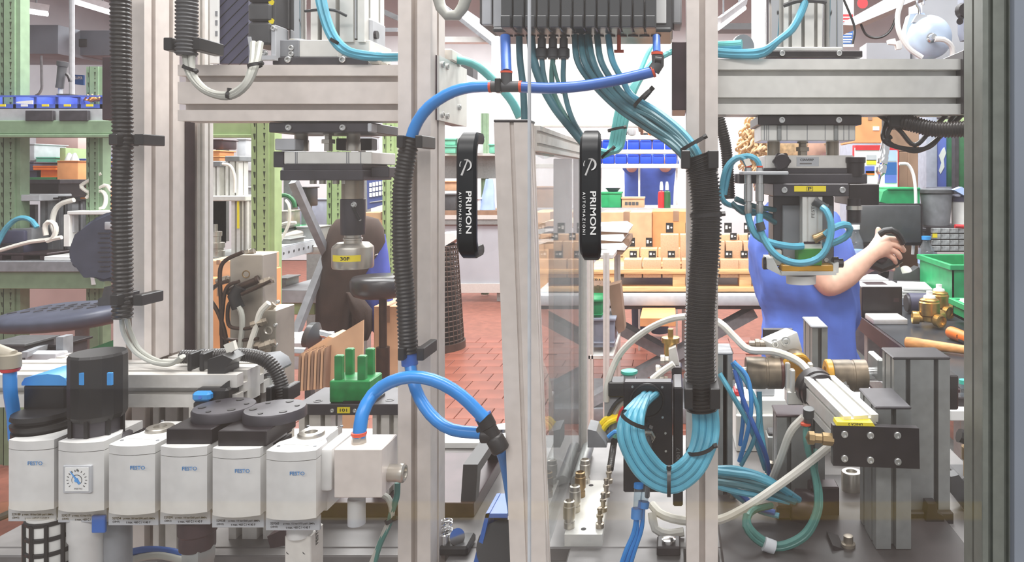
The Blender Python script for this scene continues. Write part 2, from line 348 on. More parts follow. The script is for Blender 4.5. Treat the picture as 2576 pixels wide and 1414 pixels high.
# lower uprights behind the filter units
for k,(x0,x1,Y) in enumerate([(95,175,.985),(385,475,.985),(575,680,1.035)]):
    a=P(x0,0,Y); c=P(x1,0,Y); O('lower_upright',bar(a.x,c.x,Y,Y+.05,.94,1.2 if k<2 else 1.1,'z',2,1,.009),M['al'],mf)
bp=O('bracket_plate',B().pb(1063,137,1098,302,.97,.13,.001),M['brown'],mf)
x=P(1098,0,.97).x; cp=O('plate_sheen',B().box(x,x+.003,.972,1.103,P(0,302,.97).z,P(0,138,.97).z),M['alw'],mf)  # pale sheet stands for bright background reflected on the dark plate's side
for Y,z in [(.985,0),(1.005,0),(1.06,-.012),(.985,.067),(1.006,.067),(1.063,.05)]:
    screw3(cp,(x+.003,Y,P(0,158,.97).z-z),(1,0,0),.0042)
O('bracket_plate',B().pb(1690,105,1727,277,.97,.1,.001),M['brown'],mf)
O('bracket_plate',B().pb(256,142,286,302,.97,.1,.001),M['brown'],mf)
O('bracket_plate',B().pb(2424,125,2474,286,.975,.1,.001),M['bmet'],mf)
a=P(2472,0,.78); O('upright_post',bar(a.x,a.x+.0335,.78,.83,.3,1.75,'z',2,1,.005,.006),M['ald'],mf)
a=P(2552,0,.77); O('outer_post',bar(a.x,a.x+.06,.77,.83,.3,1.75,'z',2,1,.006),M['duct'],mf)
# table
tb=T('machine_table','worn steel machine table carrying the two press stations','machine table',(-.2,1.2,0))
O('table_plate',B().box(-.95,.52,1.012,1.45,.92,.94,.002),M['plate'],tb)
for q0,q1,y in ((-.30,-.20,.90),(-.14,.0175,.90),(.0615,.52,.90),(-.95,-.76,.99),(-.69,-.357,.99)): O('table_plate',B().box(q0,q1,y,1.0115,.92,.94,.002),M['plate'],tb)
O('front_apron',B().box(-.95,.52,1.03,1.05,.3,.92),M['alg'],tb)
for sx in (-.9,.45):
    for y in (1.06,1.38): O('leg',B().box(sx,sx+.05,y,y+.05,0,.92,.002),M['al'],tb)
dk=O('base_plate',B().box(.066,.40,.91,1.24,.9405,.948,.002),'dplate',None,'dark oily base plate under the cylinder clamps','base plate')
O('ledge',B().box(-.75,-.27,1.375,1.45,.94,.953,.002),M['paper'],tb)
# partition guard between the two stations
pg=T('partition_guard','pale profile partition with a clear pane between the two stations','guard',(-.18,1.1,0))
a0,a1=P(1242,308,.86),P(1332,308,.86); b0,b1=P(1285,1460,.86),P(1377,1460,.86)
b=B(); sec=slotpoly(1,1,1,2,.12,.12)
top=[a0+Vector((p*(a1-a0).x,q*.03,0)) for p,q in sec]; b.ext(top,b0-a0); O('front_post',b,M['alp'],pg)
O('end_cap',B().box(a0.x,a1.x+.0006,.859,.892,a0.z,a0.z+.0035,.001),M['bmet'],pg)
xr=a1.x+.001; b=B()
zt=a0.z-.002; O('top_rail',bar(xr-.03,xr+.006,.89,1.36,zt-.03,zt,'y',1,2,.004,.004),M['al'],pg)
a=P(1447,0,1.39); c=P(1463,0,1.39); O('rear_post',B().box(a.x,c.x,1.36,1.40,.94,zt,.001),M['bmet'],pg)
c2=P(1479,0,1.39); O('rear_strip',B().box(c.x,c2.x,1.375,1.40,.94,zt,.001),M['al'],pg)
O('pane',B().box(xr-.004,xr-.001,.895,1.37,.95,zt-.03),MC['guard_acrylic'],pg)
a=P(1392,0,1.22); c=P(1436,0,1.22); O('middle_strip',B().box(a.x,c.x,1.22,1.24,.94,zt-.032,.001),M['alg'],pg)

# ================= DOORS
def door(name,px0,px1,Y,lab,hx0,hx1,hy0,hy1,Yh,ll):
    a=P(px0,-70,Y); c=P(px1,1470,Y); t=T(name,lab,'machine door',(a.x,Y,c.z))
    O('pane',B().box(a.x,c.x,Y,Y+.004,c.z,a.z),MC['door_acrylic'],t)
    h=T('handle',None,None,P((hx0+hx1)/2,(hy0+hy1)/2,Yh)); h.parent=t; h.location=WO[h.name]-WO[t.name]; h['label']=ll
    p0=P((hx0+hx1)/2,hy0,Yh); p1=P((hx0+hx1)/2,hy1,Yh); wd=(hx1-hx0)*S(Yh)/2; th=.0055
    path=[(Y,p1.z+th)]; R=.016
    for k in range(7):
        an=math.pi/2*k/6; path.append((Yh+th+R-R*math.sin(an),p1.z+th+R-R*math.cos(an)))
    for k in range(7):
        an=math.pi/2*k/6; path.append((Yh+th+R-R*math.cos(an),p0.z-th-R+R*math.sin(an)))
    path.append((Y,p0.z-th))
    b=B(); rings=[]; pts=[Vector((p0.x,y,z)) for y,z in path]
    for i,p in enumerate(pts):
        tg=(pts[min(i+1,len(pts)-1)]-pts[max(i-1,0)]).normalized(); nrm=tg.cross(Vector((1,0,0)))
        k=min(i,len(pts)-1-i); ww=wd*(.45 if k==0 else .72 if k==1 else .9 if k<4 else 1)
        ring=[]
        for u,v in ((-1,-.4),(-.75,-1),(.75,-1),(1,-.4),(1,.4),(.75,1),(-.75,1),(-1,.4)): ring.append(b.bm.verts.new(p+Vector((u*ww,0,0))+nrm*v*th))
        rings.append(ring)
    for r,q in zip(rings,rings[1:]):
        for k in range(8): b.bm.faces.new((r[k],r[(k+1)%8],q[(k+1)%8],q[k]))
    b.bm.faces.new(rings[0]); b.bm.faces.new(rings[-1]); O('grip',b,M['black'],h)
    yf=Yh-.0008; H=hy1-hy0; cx=(hx0+hx1)/2; W_=(hx1-hx0)
    text(h,'PRIMON',P(cx+W_*.16,hy0+H*.628,yf),H*.325*S(yf),W_*.29*S(yf),'inkw',-90)
    text(h,'A U T O M A Z I O N I',P(cx-W_*.27,hy0+H*.63,yf),H*.32*S(yf),W_*.13*S(yf),'inkw',-90)
    # emblem: an open ring with a slanting bar
    b=B(); ex,ey=cx,hy0+H*.265; r=W_*.27
    pts=[P(ex+r*math.cos(math.radians(d)),ey-r*math.sin(math.radians(d)),yf) for d in range(-75,116,12)]
    b.sweep(pts,[S(yf)*(1.2+3.2*math.sin(math.pi*i/(len(pts)-1))) for i in range(len(pts))],6,flat=.1)
    pts=[P(ex+r*1.05*math.cos(math.radians(d)),ey-r*1.05*math.sin(math.radians(d)),yf) for d in range(140,206,11)]
    b.sweep(pts,[S(yf)*1.1]*len(pts),6,flat=.2)
    b.sweep([P(ex+W_*.12,ey-r*1.1,yf),P(ex-W_*.2,ey+r*1.9,yf)],[S(yf)*1.4,S(yf)*2.9],6,flat=.15)
    O('emblem',b,M['inkw'],h)
    return t
d1=door('acrylic_door',-60,1331,.775,'clear acrylic machine door before the row of white filter units',1146,1196,329,656,.72,'black bow grip standing off the left pane')
d2=door('acrylic_door',1333,2470,.775,'clear acrylic machine door before the big black hose and right press',1457,1510,325,661,.72,'black bow grip in front of the partition')
a=P(1331,-70,.775); O('edge_strip',B().box(a.x-.0012,a.x+.0012,.773,.780,P(0,1470,.775).z,a.z),M['lgrey'],d2)

# ================= FILTER / REGULATOR ROW
YF=[.828,.823,.818,.813,.808,.803]
FX=[(22,136,1108,1280),(147,262,1112,1283),(274,390,1120,1290),(404,521,1124,1288),(535,655,1129,1296),(670,795,1135,1303)]
fr=T('air_service_unit','row of six white air filter and regulator modules on the lower rail','air unit',P(400,1290,.83))
def plan(w,d0,d1,bow=.006,n=6):
    pts=[(-w/2+w*i/n, -bow*(1-(2*i/n-1)**2)) for i in range(n+1)]; return pts+[(w/2,d0),(w*.36,d0+.012),(w*.36,d1),(-w*.36,d1),(-w*.36,d0+.012),(-w/2,d0)]
mods=[]
for k,((x0,x1,y0,y1),Y) in enumerate(zip(FX,YF)):
    a=P(x0,y0,Y); c=P(x1,y1,Y); cx=(a.x+c.x)/2; w_=c.x-a.x; lid=22*S(Y)
    m=T('module',None,None,(cx,Y,c.z)); m.parent=fr; m.location=WO[m.name]-WO[fr.name]; mods.append(m)
    O('front_cover',B().ext([(cx+u,Y+v,c.z) for u,v in plan(w_,.026,.04)],(0,0,a.z-c.z-lid)),M['festo'],m)
    O('top_cap',B().ext([(cx+u,Y+v,a.z-lid+.0008) for u,v in plan(w_*1.0,.026,.07)],(0,0,lid)),M['festo'],m)
    O('body_block',B().box(cx-w_*.42,cx+w_*.42,Y+.035,Y+.075,c.z-.008,a.z-lid),M['bmet' if k<5 else 'festo'],m)
    yb=y1-6; sx=x0-2; ex=(FX[k+1][0]-6) if k<5 else 804
    O('label_plate',B().pb(sx,yb,ex,yb+38,Y+.012,.004,.0005),M['lgrey'],m)
    text(m,'529%d'%(180+37*k),P(sx+(ex-sx)*.17,yb+20,Y+.0118),22*S(Y),6*S(Y),'ink'); text(m,'(2B43)',P(sx+(ex-sx)*.16,yb+29,Y+.0118),18*S(Y),6*S(Y),'ink')
    text(m,['p max. 18 bar/260 psi/1.8MPa','p max. 12 bar/175 psi/1.2MPa','p max. 20 bar/290 psi/2.0MPa','p max. 18 bar/260 psi/1.8MPa','p max. 18 bar/260 psi/1.8MPa','p max. 12 bar/175 psi/1.2MPa'][k],P(sx+(ex-sx)*.62,yb+21,Y+.0118),80*S(Y),6*S(Y),'ink')
    text(m,'t max. +60 C / +140 F',P(sx+(ex-sx)*.6,yb+30,Y+.0118),62*S(Y),6*S(Y),'ink')
    if k!=1:
        text(m,'FESTO',P(x0+(x1-x0)*(.58 if k in(0,) else .62),y0+(y1-y0)*.335,Y-.0066),37*S(Y),9.5*S(Y),'inkb')
# gauge on module 2
m=mods[1]; Y=.823-.007
O('gauge_frame',B().pb(157,1171,228,1242,Y,.006,.001),M['lgrey'],m); g=O('gauge_face',B().pb(163,1177,222,1236,Y-.0006,.002),M['paper'],m)
b=B()
for dg_ in range(-40,221,20):
    r0,r1=21,26; cx,cy=193,1208
    b.sweep([P(cx+r0*math.cos(math.radians(dg_)),cy-r0*math.sin(math.radians(dg_)),Y-.0008),P(cx+r1*math.cos(math.radians(dg_)),cy-r1*math.sin(math.radians(dg_)),Y-.0008)],[.0004]*2,4,flat=.3)
b.sweep([P(193+13*math.cos(math.radians(d)),1208-13*math.sin(math.radians(d)),Y-.0008) for d in range(-40,221,15)],[.0003]*18,4,flat=.3)
O('scale',b,M['ink'],m,kind='stuff'); b=B(); b.sweep([P(201,1217,Y-.001),P(176,1186,Y-.001)],[.0016,.0003],6,flat=.2); b.cyl(P(193,1208,Y-.0016),P(193,1208,Y-.0005),.0022,n=10); O('needle',b,M['inkb'],m)
text(m,'FESTO',P(197,1230,Y-.0008),20*S(Y),4*S(Y),'inkg'); text(m,'8',P(194,1183,Y-.0008),4*S(Y),6*S(Y),'ink')
# tops
def plug(m,px,py,Y,rp):
    c=P(px,py,Y); r=rp*S(Y)
    O('hex_plug',B().lathe(c,(0,0,1),[(r,-.004),(r,.003),(r*.91,.0042),(r*.5,.0042),(r*.44,.001),(0,.001)],20),M['steel'],m)
zc=lambda k: P(0,FX[k][2],YF[k]).z
for k in (2,5):
    Y=YF[k]+.045; a=P(FX[k][0],0,YF[k]); c=P(FX[k][1],0,YF[k]); cx=(a.x+c.x)/2
    O('hex_plug',B().lathe((cx,Y,zc(k)),(0,0,1),[(.0145,-.002),(.0145,.004),(.0135,.0055),(.007,.0055),(.0062,.002),(0,.002)],24),M['steel'],mods[k])
    b=B(); b.ext([(cx-.017,YF[k]+.018,zc(k)+.0002),(cx+.012,YF[k]+.014,zc(k)+.0002),(cx+.021,YF[k]+.035,zc(k)+.0002),(cx+.017,YF[k]+.075,zc(k)+.0002),(cx-.017,YF[k]+.075,zc(k)+.0002)],(0,0,.0012)); O('raised_panel',b,M['festo'],mods[k])
    for u,v in ((-.02,.012),(.02,.012),(.02,.078),(-.02,.078)): O('rivet',B().cyl((cx+u,YF[k]+v,zc(k)),(cx+u,YF[k]+v,zc(k)+.0015),.0018,n=8),M['grey'],mods[k])
for k in (3,4):
    a=P(FX[k][0]+4,0,YF[k]); c=P(FX[k][1]+(2 if k==3 else 8),0,YF[k]); cx=(a.x+c.x)/2; z=zc(k); Y=YF[k]
    h=40*S(Y); O('silencer_block',B().box(a.x,c.x,Y+.006,Y+.07,z,z+h,.001),M['bmet'],mods[k])
    rr=.0335; O('disc_cover',B().lathe((cx+.012,Y+.052,z+h),(0,0,1),[(rr,0),(rr,.009),(rr*.96,.0115),(0,.0115)],36),M['slate'],mods[k])
    for q in range(6):
        an=q*1.05+.3; O('disc_hole',B().cyl((cx+.012+.023*math.cos(an),Y+.052+.023*math.sin(an),z+h+.0112),(cx+.012+.023*math.cos(an),Y+.052+.023*math.sin(an),z+h+.0122),.0042 if q%2 else .0028,n=12),M['black'],mods[k])
# module 1: on-off solenoid
m=mods[0]; a=P(55,1042,.89); 
O('vent_disc',B().lathe(P(108,1090,.865)+Vector((0,0,0)),(0,0,1),[(.029,0),(.029,.006),(.026,.0065),(.026,.009),(.029,.0095),(.03,.015),(.026,.017),(.026,.02),(.03,.021),(.029,.026),(0,.026)],32),M['black'],m)
s=O('solenoid_housing',B().pb(55,968,166,1058,.875,.05,.003),M['black'],m); O('solenoid_lid',B().pp([(54,964),(62,951),(90,944),(120,941),(150,944),(164,952),(169,966),(169,970),(54,970)],.873,.054),M['bluel'],m)
a=P(166,968,.875); O('side_strip',B().box(a.x,a.x+.003,.882,.918,P(0,1050,.875).z,a.z,.0005),M['blued'],m)
b=B(); b.sweep([P(98,985,.9045),P(104,993,.9045),P(140,996,.9045)],[.0022,.0026,.0012],6,flat=.3); O('swirl_mark',b,M['slate'],m)
# module 2: regulator knob
m=mods[1]; kc=P(247,1040,.855)
O('knob_base',B().lathe(P(243,1103,.855),(0,0,1),[(.034,-.004),(.034,.002),(.031,.005),(.024,.006),(.024,.03),(0,.03)],32),M['slate'],m)
b=B(); b.lathe(kc,(0,0,1),[(.0255,-.004),(.0285,.002),(.0285,.068),(.027,.071),(0,.0712)],16); kn=O('regulator_knob',b,M['black'],m,ang=12)
for px in (203,274): O('blue_tab',B().pb(px-6,938,px+7,970,.855-.0284,.003,.0005),M['bluel'],m)
b=B()
for q in range(8):
    an=q*.785+.3; b.box(-.002,.002,-.0015,.0015,0,.024); b2=[v for v in b.bm.verts][-8:]
    bmesh.ops.translate(b.bm,verts=b2,vec=P(243,1103,.855)+Vector((.0255*math.cos(an),.0255*math.sin(an),.005)))
O('knob_fins',b,M['black'],m,kind='stuff')
# bowls under modules
m=mods[0]; c=P(129,1300,.855); O('bowl',B().lathe(c,(0,0,-1),[(.0225,-.005),(.0225,.07),(.015,.085),(0,.086)],20),M['white'],m)
b=B()
for z in (.0,.017,.034,.051,.066): b.lathe(c-Vector((0,0,z)),(0,0,-1),[(.0235,-.002),(.0245,-.001),(.0245,.002),(.0235,.003)],24)
for q in range(10):
    an=q*.628+.2; p=c+Vector((.0238*math.cos(an),.0238*math.sin(an),0)); b.cyl(p,p-Vector((0,0,.066)),.0022,n=6)
O('bowl_guard',b,M['black'],m)
m=mods[1]; c=P(225,1300,.855); O('bowl',B().lathe(c,(0,0,-1),[(.021,-.005),(.021,.022),(.019,.026),(.019,.09),(.012,.1),(0,.101)],24),M['festo'],m)
O('release_clip',B().pb(229,1298,263,1342,.831,.004,.001),M['blued'],m); O('sight_slot',B().pb(190,1342,212,1470,.8655,.003),M['brown'],m)
O('drain_cylinder',B().cyl(P(297,1292,.86),P(297,1480,.86),.014,n=16),M['grey'],mods[1])
m=mods[3]; c=P(497,1310,.85); O('valve_neck',B().lathe(c,(0,0,-1),[(.02,-.004),(.02,.012),(.0185,.014),(.0185,.03),(0,.03)],20),M['brown'],m)
O('hex_nut',B().lathe(P(500,1372,.85),(0,0,-1),[(.017,-.001),(.0185,.001),(.0185,.014),(.017,.018),(.017,.06),(0,.06)],6),M['alg'],m)
m=mods[5]; O('outlet_neck',B().cyl(P(755,1300,.84),P(755,1345,.84),.014,n=18),M['festo'],m)
pb_=O('pressure_switch',B().pb(716,1348,782,1470,.832,.03,.001),M['al'],m); 
for px in (727,768): O('mount_hole',B().cyl(P(px,1388,.8612),P(px,1388,.833),.0028,n=12),M['black'],m)
a=P(782,0,.832); text(m,'FESTO',(a.x+.0003,.846,P(0,1362,.832).z),.02,.006,'ink',90,'x')
# outlet side of module 6
a=P(795,1130,.803); O('side_flange',B().box(a.x-.003,a.x+.012,.815,.875,P(0,1250,.803).z,P(0,1140,.803).z,.004),M['festo'],mods[5])
O('hex_connector',B().lathe((a.x+.012,.842,P(0,1192,.83).z),(1,0,0),[(.0225,0),(.0225,.006),(.0185,.0065),(.0185,.013),(0,.013)],6),M['steel'],mods[5])
O('side_latch',B().box(a.x+.002,a.x+.0125,.822,.9,P(0,1164,.82).z,P(0,1150,.82).z,.002),M['alw'],mods[5])
# manifold block with push-in fitting
mb=T('manifold_block','pale aluminium manifold block screwed to the end of the white filter modules','manifold',P(900,1253,.805))
O('block',B().box(P(840,0,.808).x,P(960,0,.808).x,.808,.855,P(0,1253,.808).z,P(0,1130,.808).z,.001),M['alp'],mb)
for px,py in ((929,1163),(854,1236)): O('hole',B().cyl(P(px,py,.8372),P(px,py,.8385),.0028,n=14),M['ink'],mb)
f=P(903,1130,.828); O('fitting',B().lathe(f,(0,0,1),[(.0115,-.003),(.0115,.001),(.0085,.0015),(.0085,.009),(.008,.012),(.0075,.015),(0,.015)],6),M['steel'],mb)
O('washer',B().lathe(f,(0,0,1),[(.0118,-.002),(.0118,.002),(0,.002)],24),M['steel'],mb); O('release_ring',B().lathe(f+Vector((0,0,.015)),(0,0,1),[(.0075,0),(.0085,.002),(.0085,.004),(0,.004)],20),M['ored'],mb)
f=P(958,1190,.83); O('nozzle_nut',B().lathe(f,(1,0,0),[(.0125,-.001),(.0125,.005),(.0115,.006),(0,.006)],6),M['brassd'],mb); O('nozzle',B().lathe(f,(1,0,0),[(.0095,.005),(.0095,.02),(.0105,.022),(.0105,.026),(.0085,.0275),(.006,.0275),(.005,.022),(0,.022)],20),M['steel'],mb)
O('drain_stub',B().cyl(P(897,1253,.83),P(897,1318,.83),.0095,n=16),M['lgrey'],mb)
# ================= HOSES, TUBES, CABLES
def path(pts,Y=None): return [P(p[0],p[1],p[2] if len(p)>2 else Y) for p in pts]
def clip(par,px0,py0,px1,py1,Y,D,name='hose_clip'):
    """open-jawed plastic clip: back plate, two jaws"""
    b=B(); h=(py1-py0)
    b.pb(px0,py0,px0+(px1-px0)*.24,py1,Y,D,.001); b.pb(px1-(px1-px0)*.28,py0,px1,py1,Y,D,.001); b.pb(px0,py0+h*.15,px1,py1-h*.1,Y+D*.55,D*.45,.001); return O(name,b,M['black'],par)
def tie(par,px,py,Y,r,ang=0,name='cable_tie'):
    """cable tie around a bundle at (px,py), bundle direction ang degrees from vertical, radius in px"""
    c=P(px,py,Y); a=math.radians(ang); d=Vector((math.sin(a),0,-math.cos(a))); R=r*S(Y)
    b=B(); b.cyl(c-d*.0022,c+d*.0022,R,n=14,cap=False); b.cyl(c-d*.0022,c+d*.0022,R*.93,n=14,cap=False)
    side=Vector((math.cos(a),0,math.sin(a))); q=c+side*R+Vector((0,-R*.25,0)); b.cyl(q-side*.001,q+side*.0035,.003,n=4); return O(name,b,M['black'],par)
def conduit(name,lab,pts,rpx,pitch,m='hose',Y=.93,cat='hose'):
    p=path(pts,Y); t=T(name,lab,cat,p[-1]); b=B(); b.hose(p,rpx*S(Y),pitch*S(Y)); O('corrugated_sleeve',b,M[m],t,ang=60); return t
h=conduit('corrugated_hose','black corrugated conduit clamped to the corner post beside the green rack',[(303,-40),(305,200),(309,350),(306,500),(308,680),(308,800)],23.5,10.5,Y=.945)
clip(h,272,337,361,365,.925,.04); clip(h,275,742,357,770,.925,.04); 
for i,(pts) in enumerate([[(305,796,.945),(312,840,.95),(340,885,.95),(385,912,.935),(430,916,.92),(456,898,.915)],[(318,796,.945),(328,835,.955),(352,880,.955),(400,908,.94),(445,910,.925),(462,895,.92)]]):
    O('grey_cable',B().tube(path(pts),.0028),M['cable'],h)
h=conduit('corrugated_hose','dark grey corrugated conduit hanging beside the white perforated strip',[(470,-40),(470,60),(469,140)],26,9.5,m='dgrey',Y=.93)
clip(h,410,94,503,126,.925,.05)
for i,dx in enumerate((0,15)):
    O('grey_cable',B().tube(path([(466+dx*1.1,135,.93),(476+dx*.6,185,.925),(515+dx*.4,228,.92),(575,244-dx*.45,.918),(620-dx*.1,215-dx*.4,.92),(645-dx*.7,160,.93),(655-dx*1.1,108,.95)]),.0042),M['cable'],h)
tie(h,477,172,.925,17,-22); tie(h,577,240,.918,11,85); tie(h,641,165,.925,17,15)
h=conduit('corrugated_hose','brown-black corrugated conduit strapped along the centre post',[(1033,345,.90),(1024,390,.90),(1012,470,.90),(1010,560,.90),(1012,650,.90),(1021,760,.90),(1027,888,.90)],24,9.5,Y=.90)
clip(h,997,340,1062,372,.88,.05); clip(h,1000,876,1066,908,.88,.05); O('blue_sleeve_end',B().cyl(P(1029,886,.9),P(1031,918,.9),20*S(.9),n=16),M['blued'],h)
h=conduit('corrugated_hose','wide black corrugated hose full of tubes on the post under the valve terminal',[(1752,392),(1768,440),(1776,520),(1775,600),(1768,700),(1762,800),(1761,900),(1766,1030)],40,9,Y=.905)
clip(h,1714,378,1808,424,.875,.06); clip(h,1722,978,1812,1030,.87,.07); tie(h,1776,540,.905,41,4)
conduit('corrugated_hose','thin black corrugated hose behind the post left of the curly hair',[(1803,285),(1812,310),(1826,370),(1832,440),(1835,500)],15,6,Y=1.06)
h=conduit('corrugated_hose','black corrugated hose looping below the right end of the upper beam',[(2250,300,1.02),(2290,310,1.0),(2350,325,.99),(2420,325,.98),(2500,318,.97)],21,7,Y=1.0)
for pts in ([(2265,300,1.02),(2235,330,1.0),(2240,362,1.0),(2290,375,1.0),(2345,365,1.0),(2400,290,1.02)],[(2205,285,1.02),(2260,325,1.01),(2300,365,1.0),(2340,330,1.0),(2385,285,1.02)],[(2230,300,1.02),(2222,350,1.0),(2265,372,1.0),(2330,372,1.0),(2440,270,1.02)]):
    O('black_cable',B().tube(path(pts),.0032),M['hose'],h)
tie(h,2228,352,1.0,10,30); O('mounting_block',B().pb(2238,288,2285,322,1.0,.04,.002),M['hose'],h)
h=conduit('corrugated_hose','black ribbed conduit arching over the lower rail behind the round discs',[(458,897,.95),(500,897,.95),(560,893,.95),(620,893,.945),(665,905,.94),(695,935,.94),(711,980,.94),(717,1040,.945),(716,1085,.95)],17,6.6,Y=.945)
clip(h,470,890,512,934,.925,.03); clip(h,668,975,726,1012,.93,.03); O('label_tie',B().pp([(562,868),(586,858),(592,880),(572,893)],.925,.006),M['ivory'],h)
O('hose_bracket',B().pp([(522,905),(560,893),(586,905),(566,925),(566,968),(522,968)],.91,.03),M['black'],h)

# --- thick blue tubes
def tubing(name,lab,pts,rpx,m,Y=.87,cat='tube',group=None):
    p=path(pts,Y); return O(name,B().tube(p,rpx*S(Y),12),M[m],None,lab,cat,group)
tubing('air_tube','thick blue air tube arching from the manifold block to the black branch fitting',[(903,1102,.828),(912,1040,.835),(940,990,.85),(985,960,.85),(1040,948,.85),(1100,960,.85),(1160,995,.85),(1218,1052,.85)],16,'blue',.855)
tubing('air_tube','blue air tube curving from the centre conduit down to the branch fitting',[(1031,910,.90),(1040,960,.89),(1060,1010,.88),(1095,1055,.87),(1140,1082,.86),(1212,1090,.855)],15,'blue',.87)
tubing('air_tube','blue air tube rising from the centre conduit to the grey tee',[(1034,350,.90),(1048,310,.90),(1080,268,.9),(1130,235,.9),(1180,220,.9),(1236,217,.9)],14.5,'blue',.90)
tubing('air_tube','long blue air tube between the grey tee and the elbow under the terminal',[(1308,219,.9),(1380,222,.9),(1460,217,.9),(1550,202,.9),(1648,179,.9)],14,'blued',.90)
tubing('air_tube','short blue tube dropping from the terminal into the tee',[(1271,92,.93),(1272,130,.92),(1274,182,.9)],13,'blued',.91)
tubing('air_tube','short blue tube dropping from the terminal into the elbow',[(1651,92,.93),(1652,115,.92),(1652,135,.905)],10,'blued',.91)
tubing('air_tube','blue air tube leaving the branch fitting behind the pale partition post',[(1258,1130,.86),(1268,1160,.88),(1278,1210,.9),(1290,1290,.93)],13,'blue',.87)
tubing('air_tube','blue air tube below the beige elbow at the end of the lower rail',[(25,925,.86),(26,985,.86),(34,1040,.87),(38,1105,.875)],14,'blue',.865)
t=T('elbow_fitting','beige push-in elbow fitting above the blue tube at the end of the lower rail','fitting',P(25,925,.86))
b=B(); b.tube(path([(-40,884),(0,884),(20,890),(26,905),(26,925)],.86),.0085,12); O('body',b,M['ivory'] if 0 else mat('beige_plastic',(150,142,126),.5),t); O('collar',B().lathe(P(26,918,.86),(0,0,1),[(.0105,-.003),(.0105,.012),(.0095,.013),(0,.013)],20),MC['beige_plastic'],t); O('release_ring',B().lathe(P(26,930,.86),(0,0,1),[(.0085,-.002),(.0095,0),(.0095,.002),(0,.002)],20),M['red'],t)
t=T('branch_fitting','black push-in branch fitting joining two blue tubes before the partition post','fitting',P(1235,1090,.855)); Y=.855
ax=(P(1262,1135,Y)-P(1215,1045,Y)).normalized(); p0=P(1216,1048,Y)
O('body',B().lathe(p0,ax,[(.0078,-.001),(.0095,0),(.0095,.013),(.0085,.014),(.0085,.026),(.0095,.027),(.0105,.029),(.0105,.043),(.009,.045),(0,.045)],20),M['black'],t)
O('branch',B().lathe(P(1236,1096,Y),(-1,0,0),[(.0085,0),(.0085,.011),(.0075,.012),(0,.012)],20),M['black'],t); O('release_ring',B().lathe(p0,-ax,[(.0085,-.001),(.0098,.0),(.0098,.002),(0,.002)],20),M['blued'],t)
O('mount_lug',B().cyl(P(1210,1078,Y)+Vector((0,-.006,0)),P(1210,1078,Y)+Vector((0,.006,0)),.0042,n=14),M['black'],t)
t=T('tee_fitting','grey push-in tee with orange rings where blue tubes meet','fitting',P(1275,218,.9)); Y=.9
O('body',B().cyl(P(1236,218,Y),P(1306,218,Y),.0068,n=18),M['dgrey'],t); O('upper_branch',B().cyl(P(1274,218,Y),P(1274,184,Y),.0068,n=18),M['dgrey'],t)
for a_,b_ in (((1230,218),(1236,218)),((1306,218),(1313,218)),((1274,179),(1274,184))): O('release_ring',B().cyl(P(*a_,Y),P(*b_,Y),.0072,n=18),M['ored'],t)
O('mount_lug',B().pb(1244,196,1258,232,Y-.01,.012,.001),M['black'],t)
t=T('elbow_fitting','grey push-in elbow with orange rings under the terminal end','fitting',P(1655,165,.9))
b=B(); b.tube(path([(1655,140),(1655,160),(1652,172),(1644,178)],Y),.0078,12); O('body',b,M['dgrey'],t); O('release_ring',B().cyl(P(1646,178,Y),P(1640,180,Y),.0078,n=18),M['ored'],t); O('release_ring',B().cyl(P(1653,131,Y),P(1653,138,Y),.0072,n=18),M['ored'],t)
O('knurled_cap',B().cyl(P(1648,150,.895),P(1664,152,.895),.0045,n=14),M['black'],t)
tubing('grey_conduit','thick grey cable looping down beside the centre post at the top',[(1100,-30),(1105,10),(1125,38),(1150,38),(1168,10),(1178,-30)],14,'cable',.95,'cable')

# ================= VALVE TERMINAL
vt=T('valve_terminal','grey pneumatic valve terminal with a row of numbered valve slices','valve terminal',P(1450,90,1.0)); Y=.955
O('end_plate',B().pb(1206,-60,1240,62,Y+.01,.08,.002),M['dgrey'],vt); O('end_window',B().pb(1212,-40,1236,62,Y+.006,.01,.001),M['lgrey'],vt); O('end_window',B().pb(1240,-60,1274,70,Y+.002,.08,.002),M['lgrey'],vt)
sl=unit('valve_slice',lambda b:(b.box(-.0069,.0069,0,.07,-.06,.075,.0012),b.box(-.006,.006,-.006,0,-.06,-.045,.001)),M['smoke'])
for i in range(13):
    o=inst('valve_slice',sl,vt,P(1288+29.2*i,20,Y+.001)+Vector((0,0,.035)),(0,0,1))
    if 0<i<11: text(o,'2%d'%((i*3)%10) if i<10 else 'S1',P(1288+29.2*i,57,Y),12*S(Y),8*S(Y),'inkg')
O('bottom_rail',B().pb(1238,68,1690,80,Y-.006,.09,.002),M['smoke'],vt); O('right_module',B().pb(1646,-60,1692,74,Y,.08,.002),M['dgrey'],vt); O('label_window',B().pb(1644,-50,1676,58,Y-.003,.005,.0005),M['paper'],vt)
O('side_plate',B().pb(1692,-60,1715,60,Y+.02,.05,.002),M['lgrey'],vt)
fm=unit('port_ring',lambda b:b.lathe((0,0,0),(0,0,-1),[(.0055,-.006),(.0055,0),(.0068,.001),(.0068,.004),(.004,.0045),(0,.0045)],14),M['smoke'])
for i in range(14): inst('port_ring',fm,vt,P(1278+28.6*i,84,Y+.02),(0,0,1))
t=tubing('port_plug','orange-red blanking plug hanging from a valve terminal port',[(1557,86),(1557,110),(1557,128)],5,'ored',.97,'plug')
O('plug_head',B().cyl(P(1545,129,.97),P(1569,129,.97),.002,n=10),M['ored'],t)
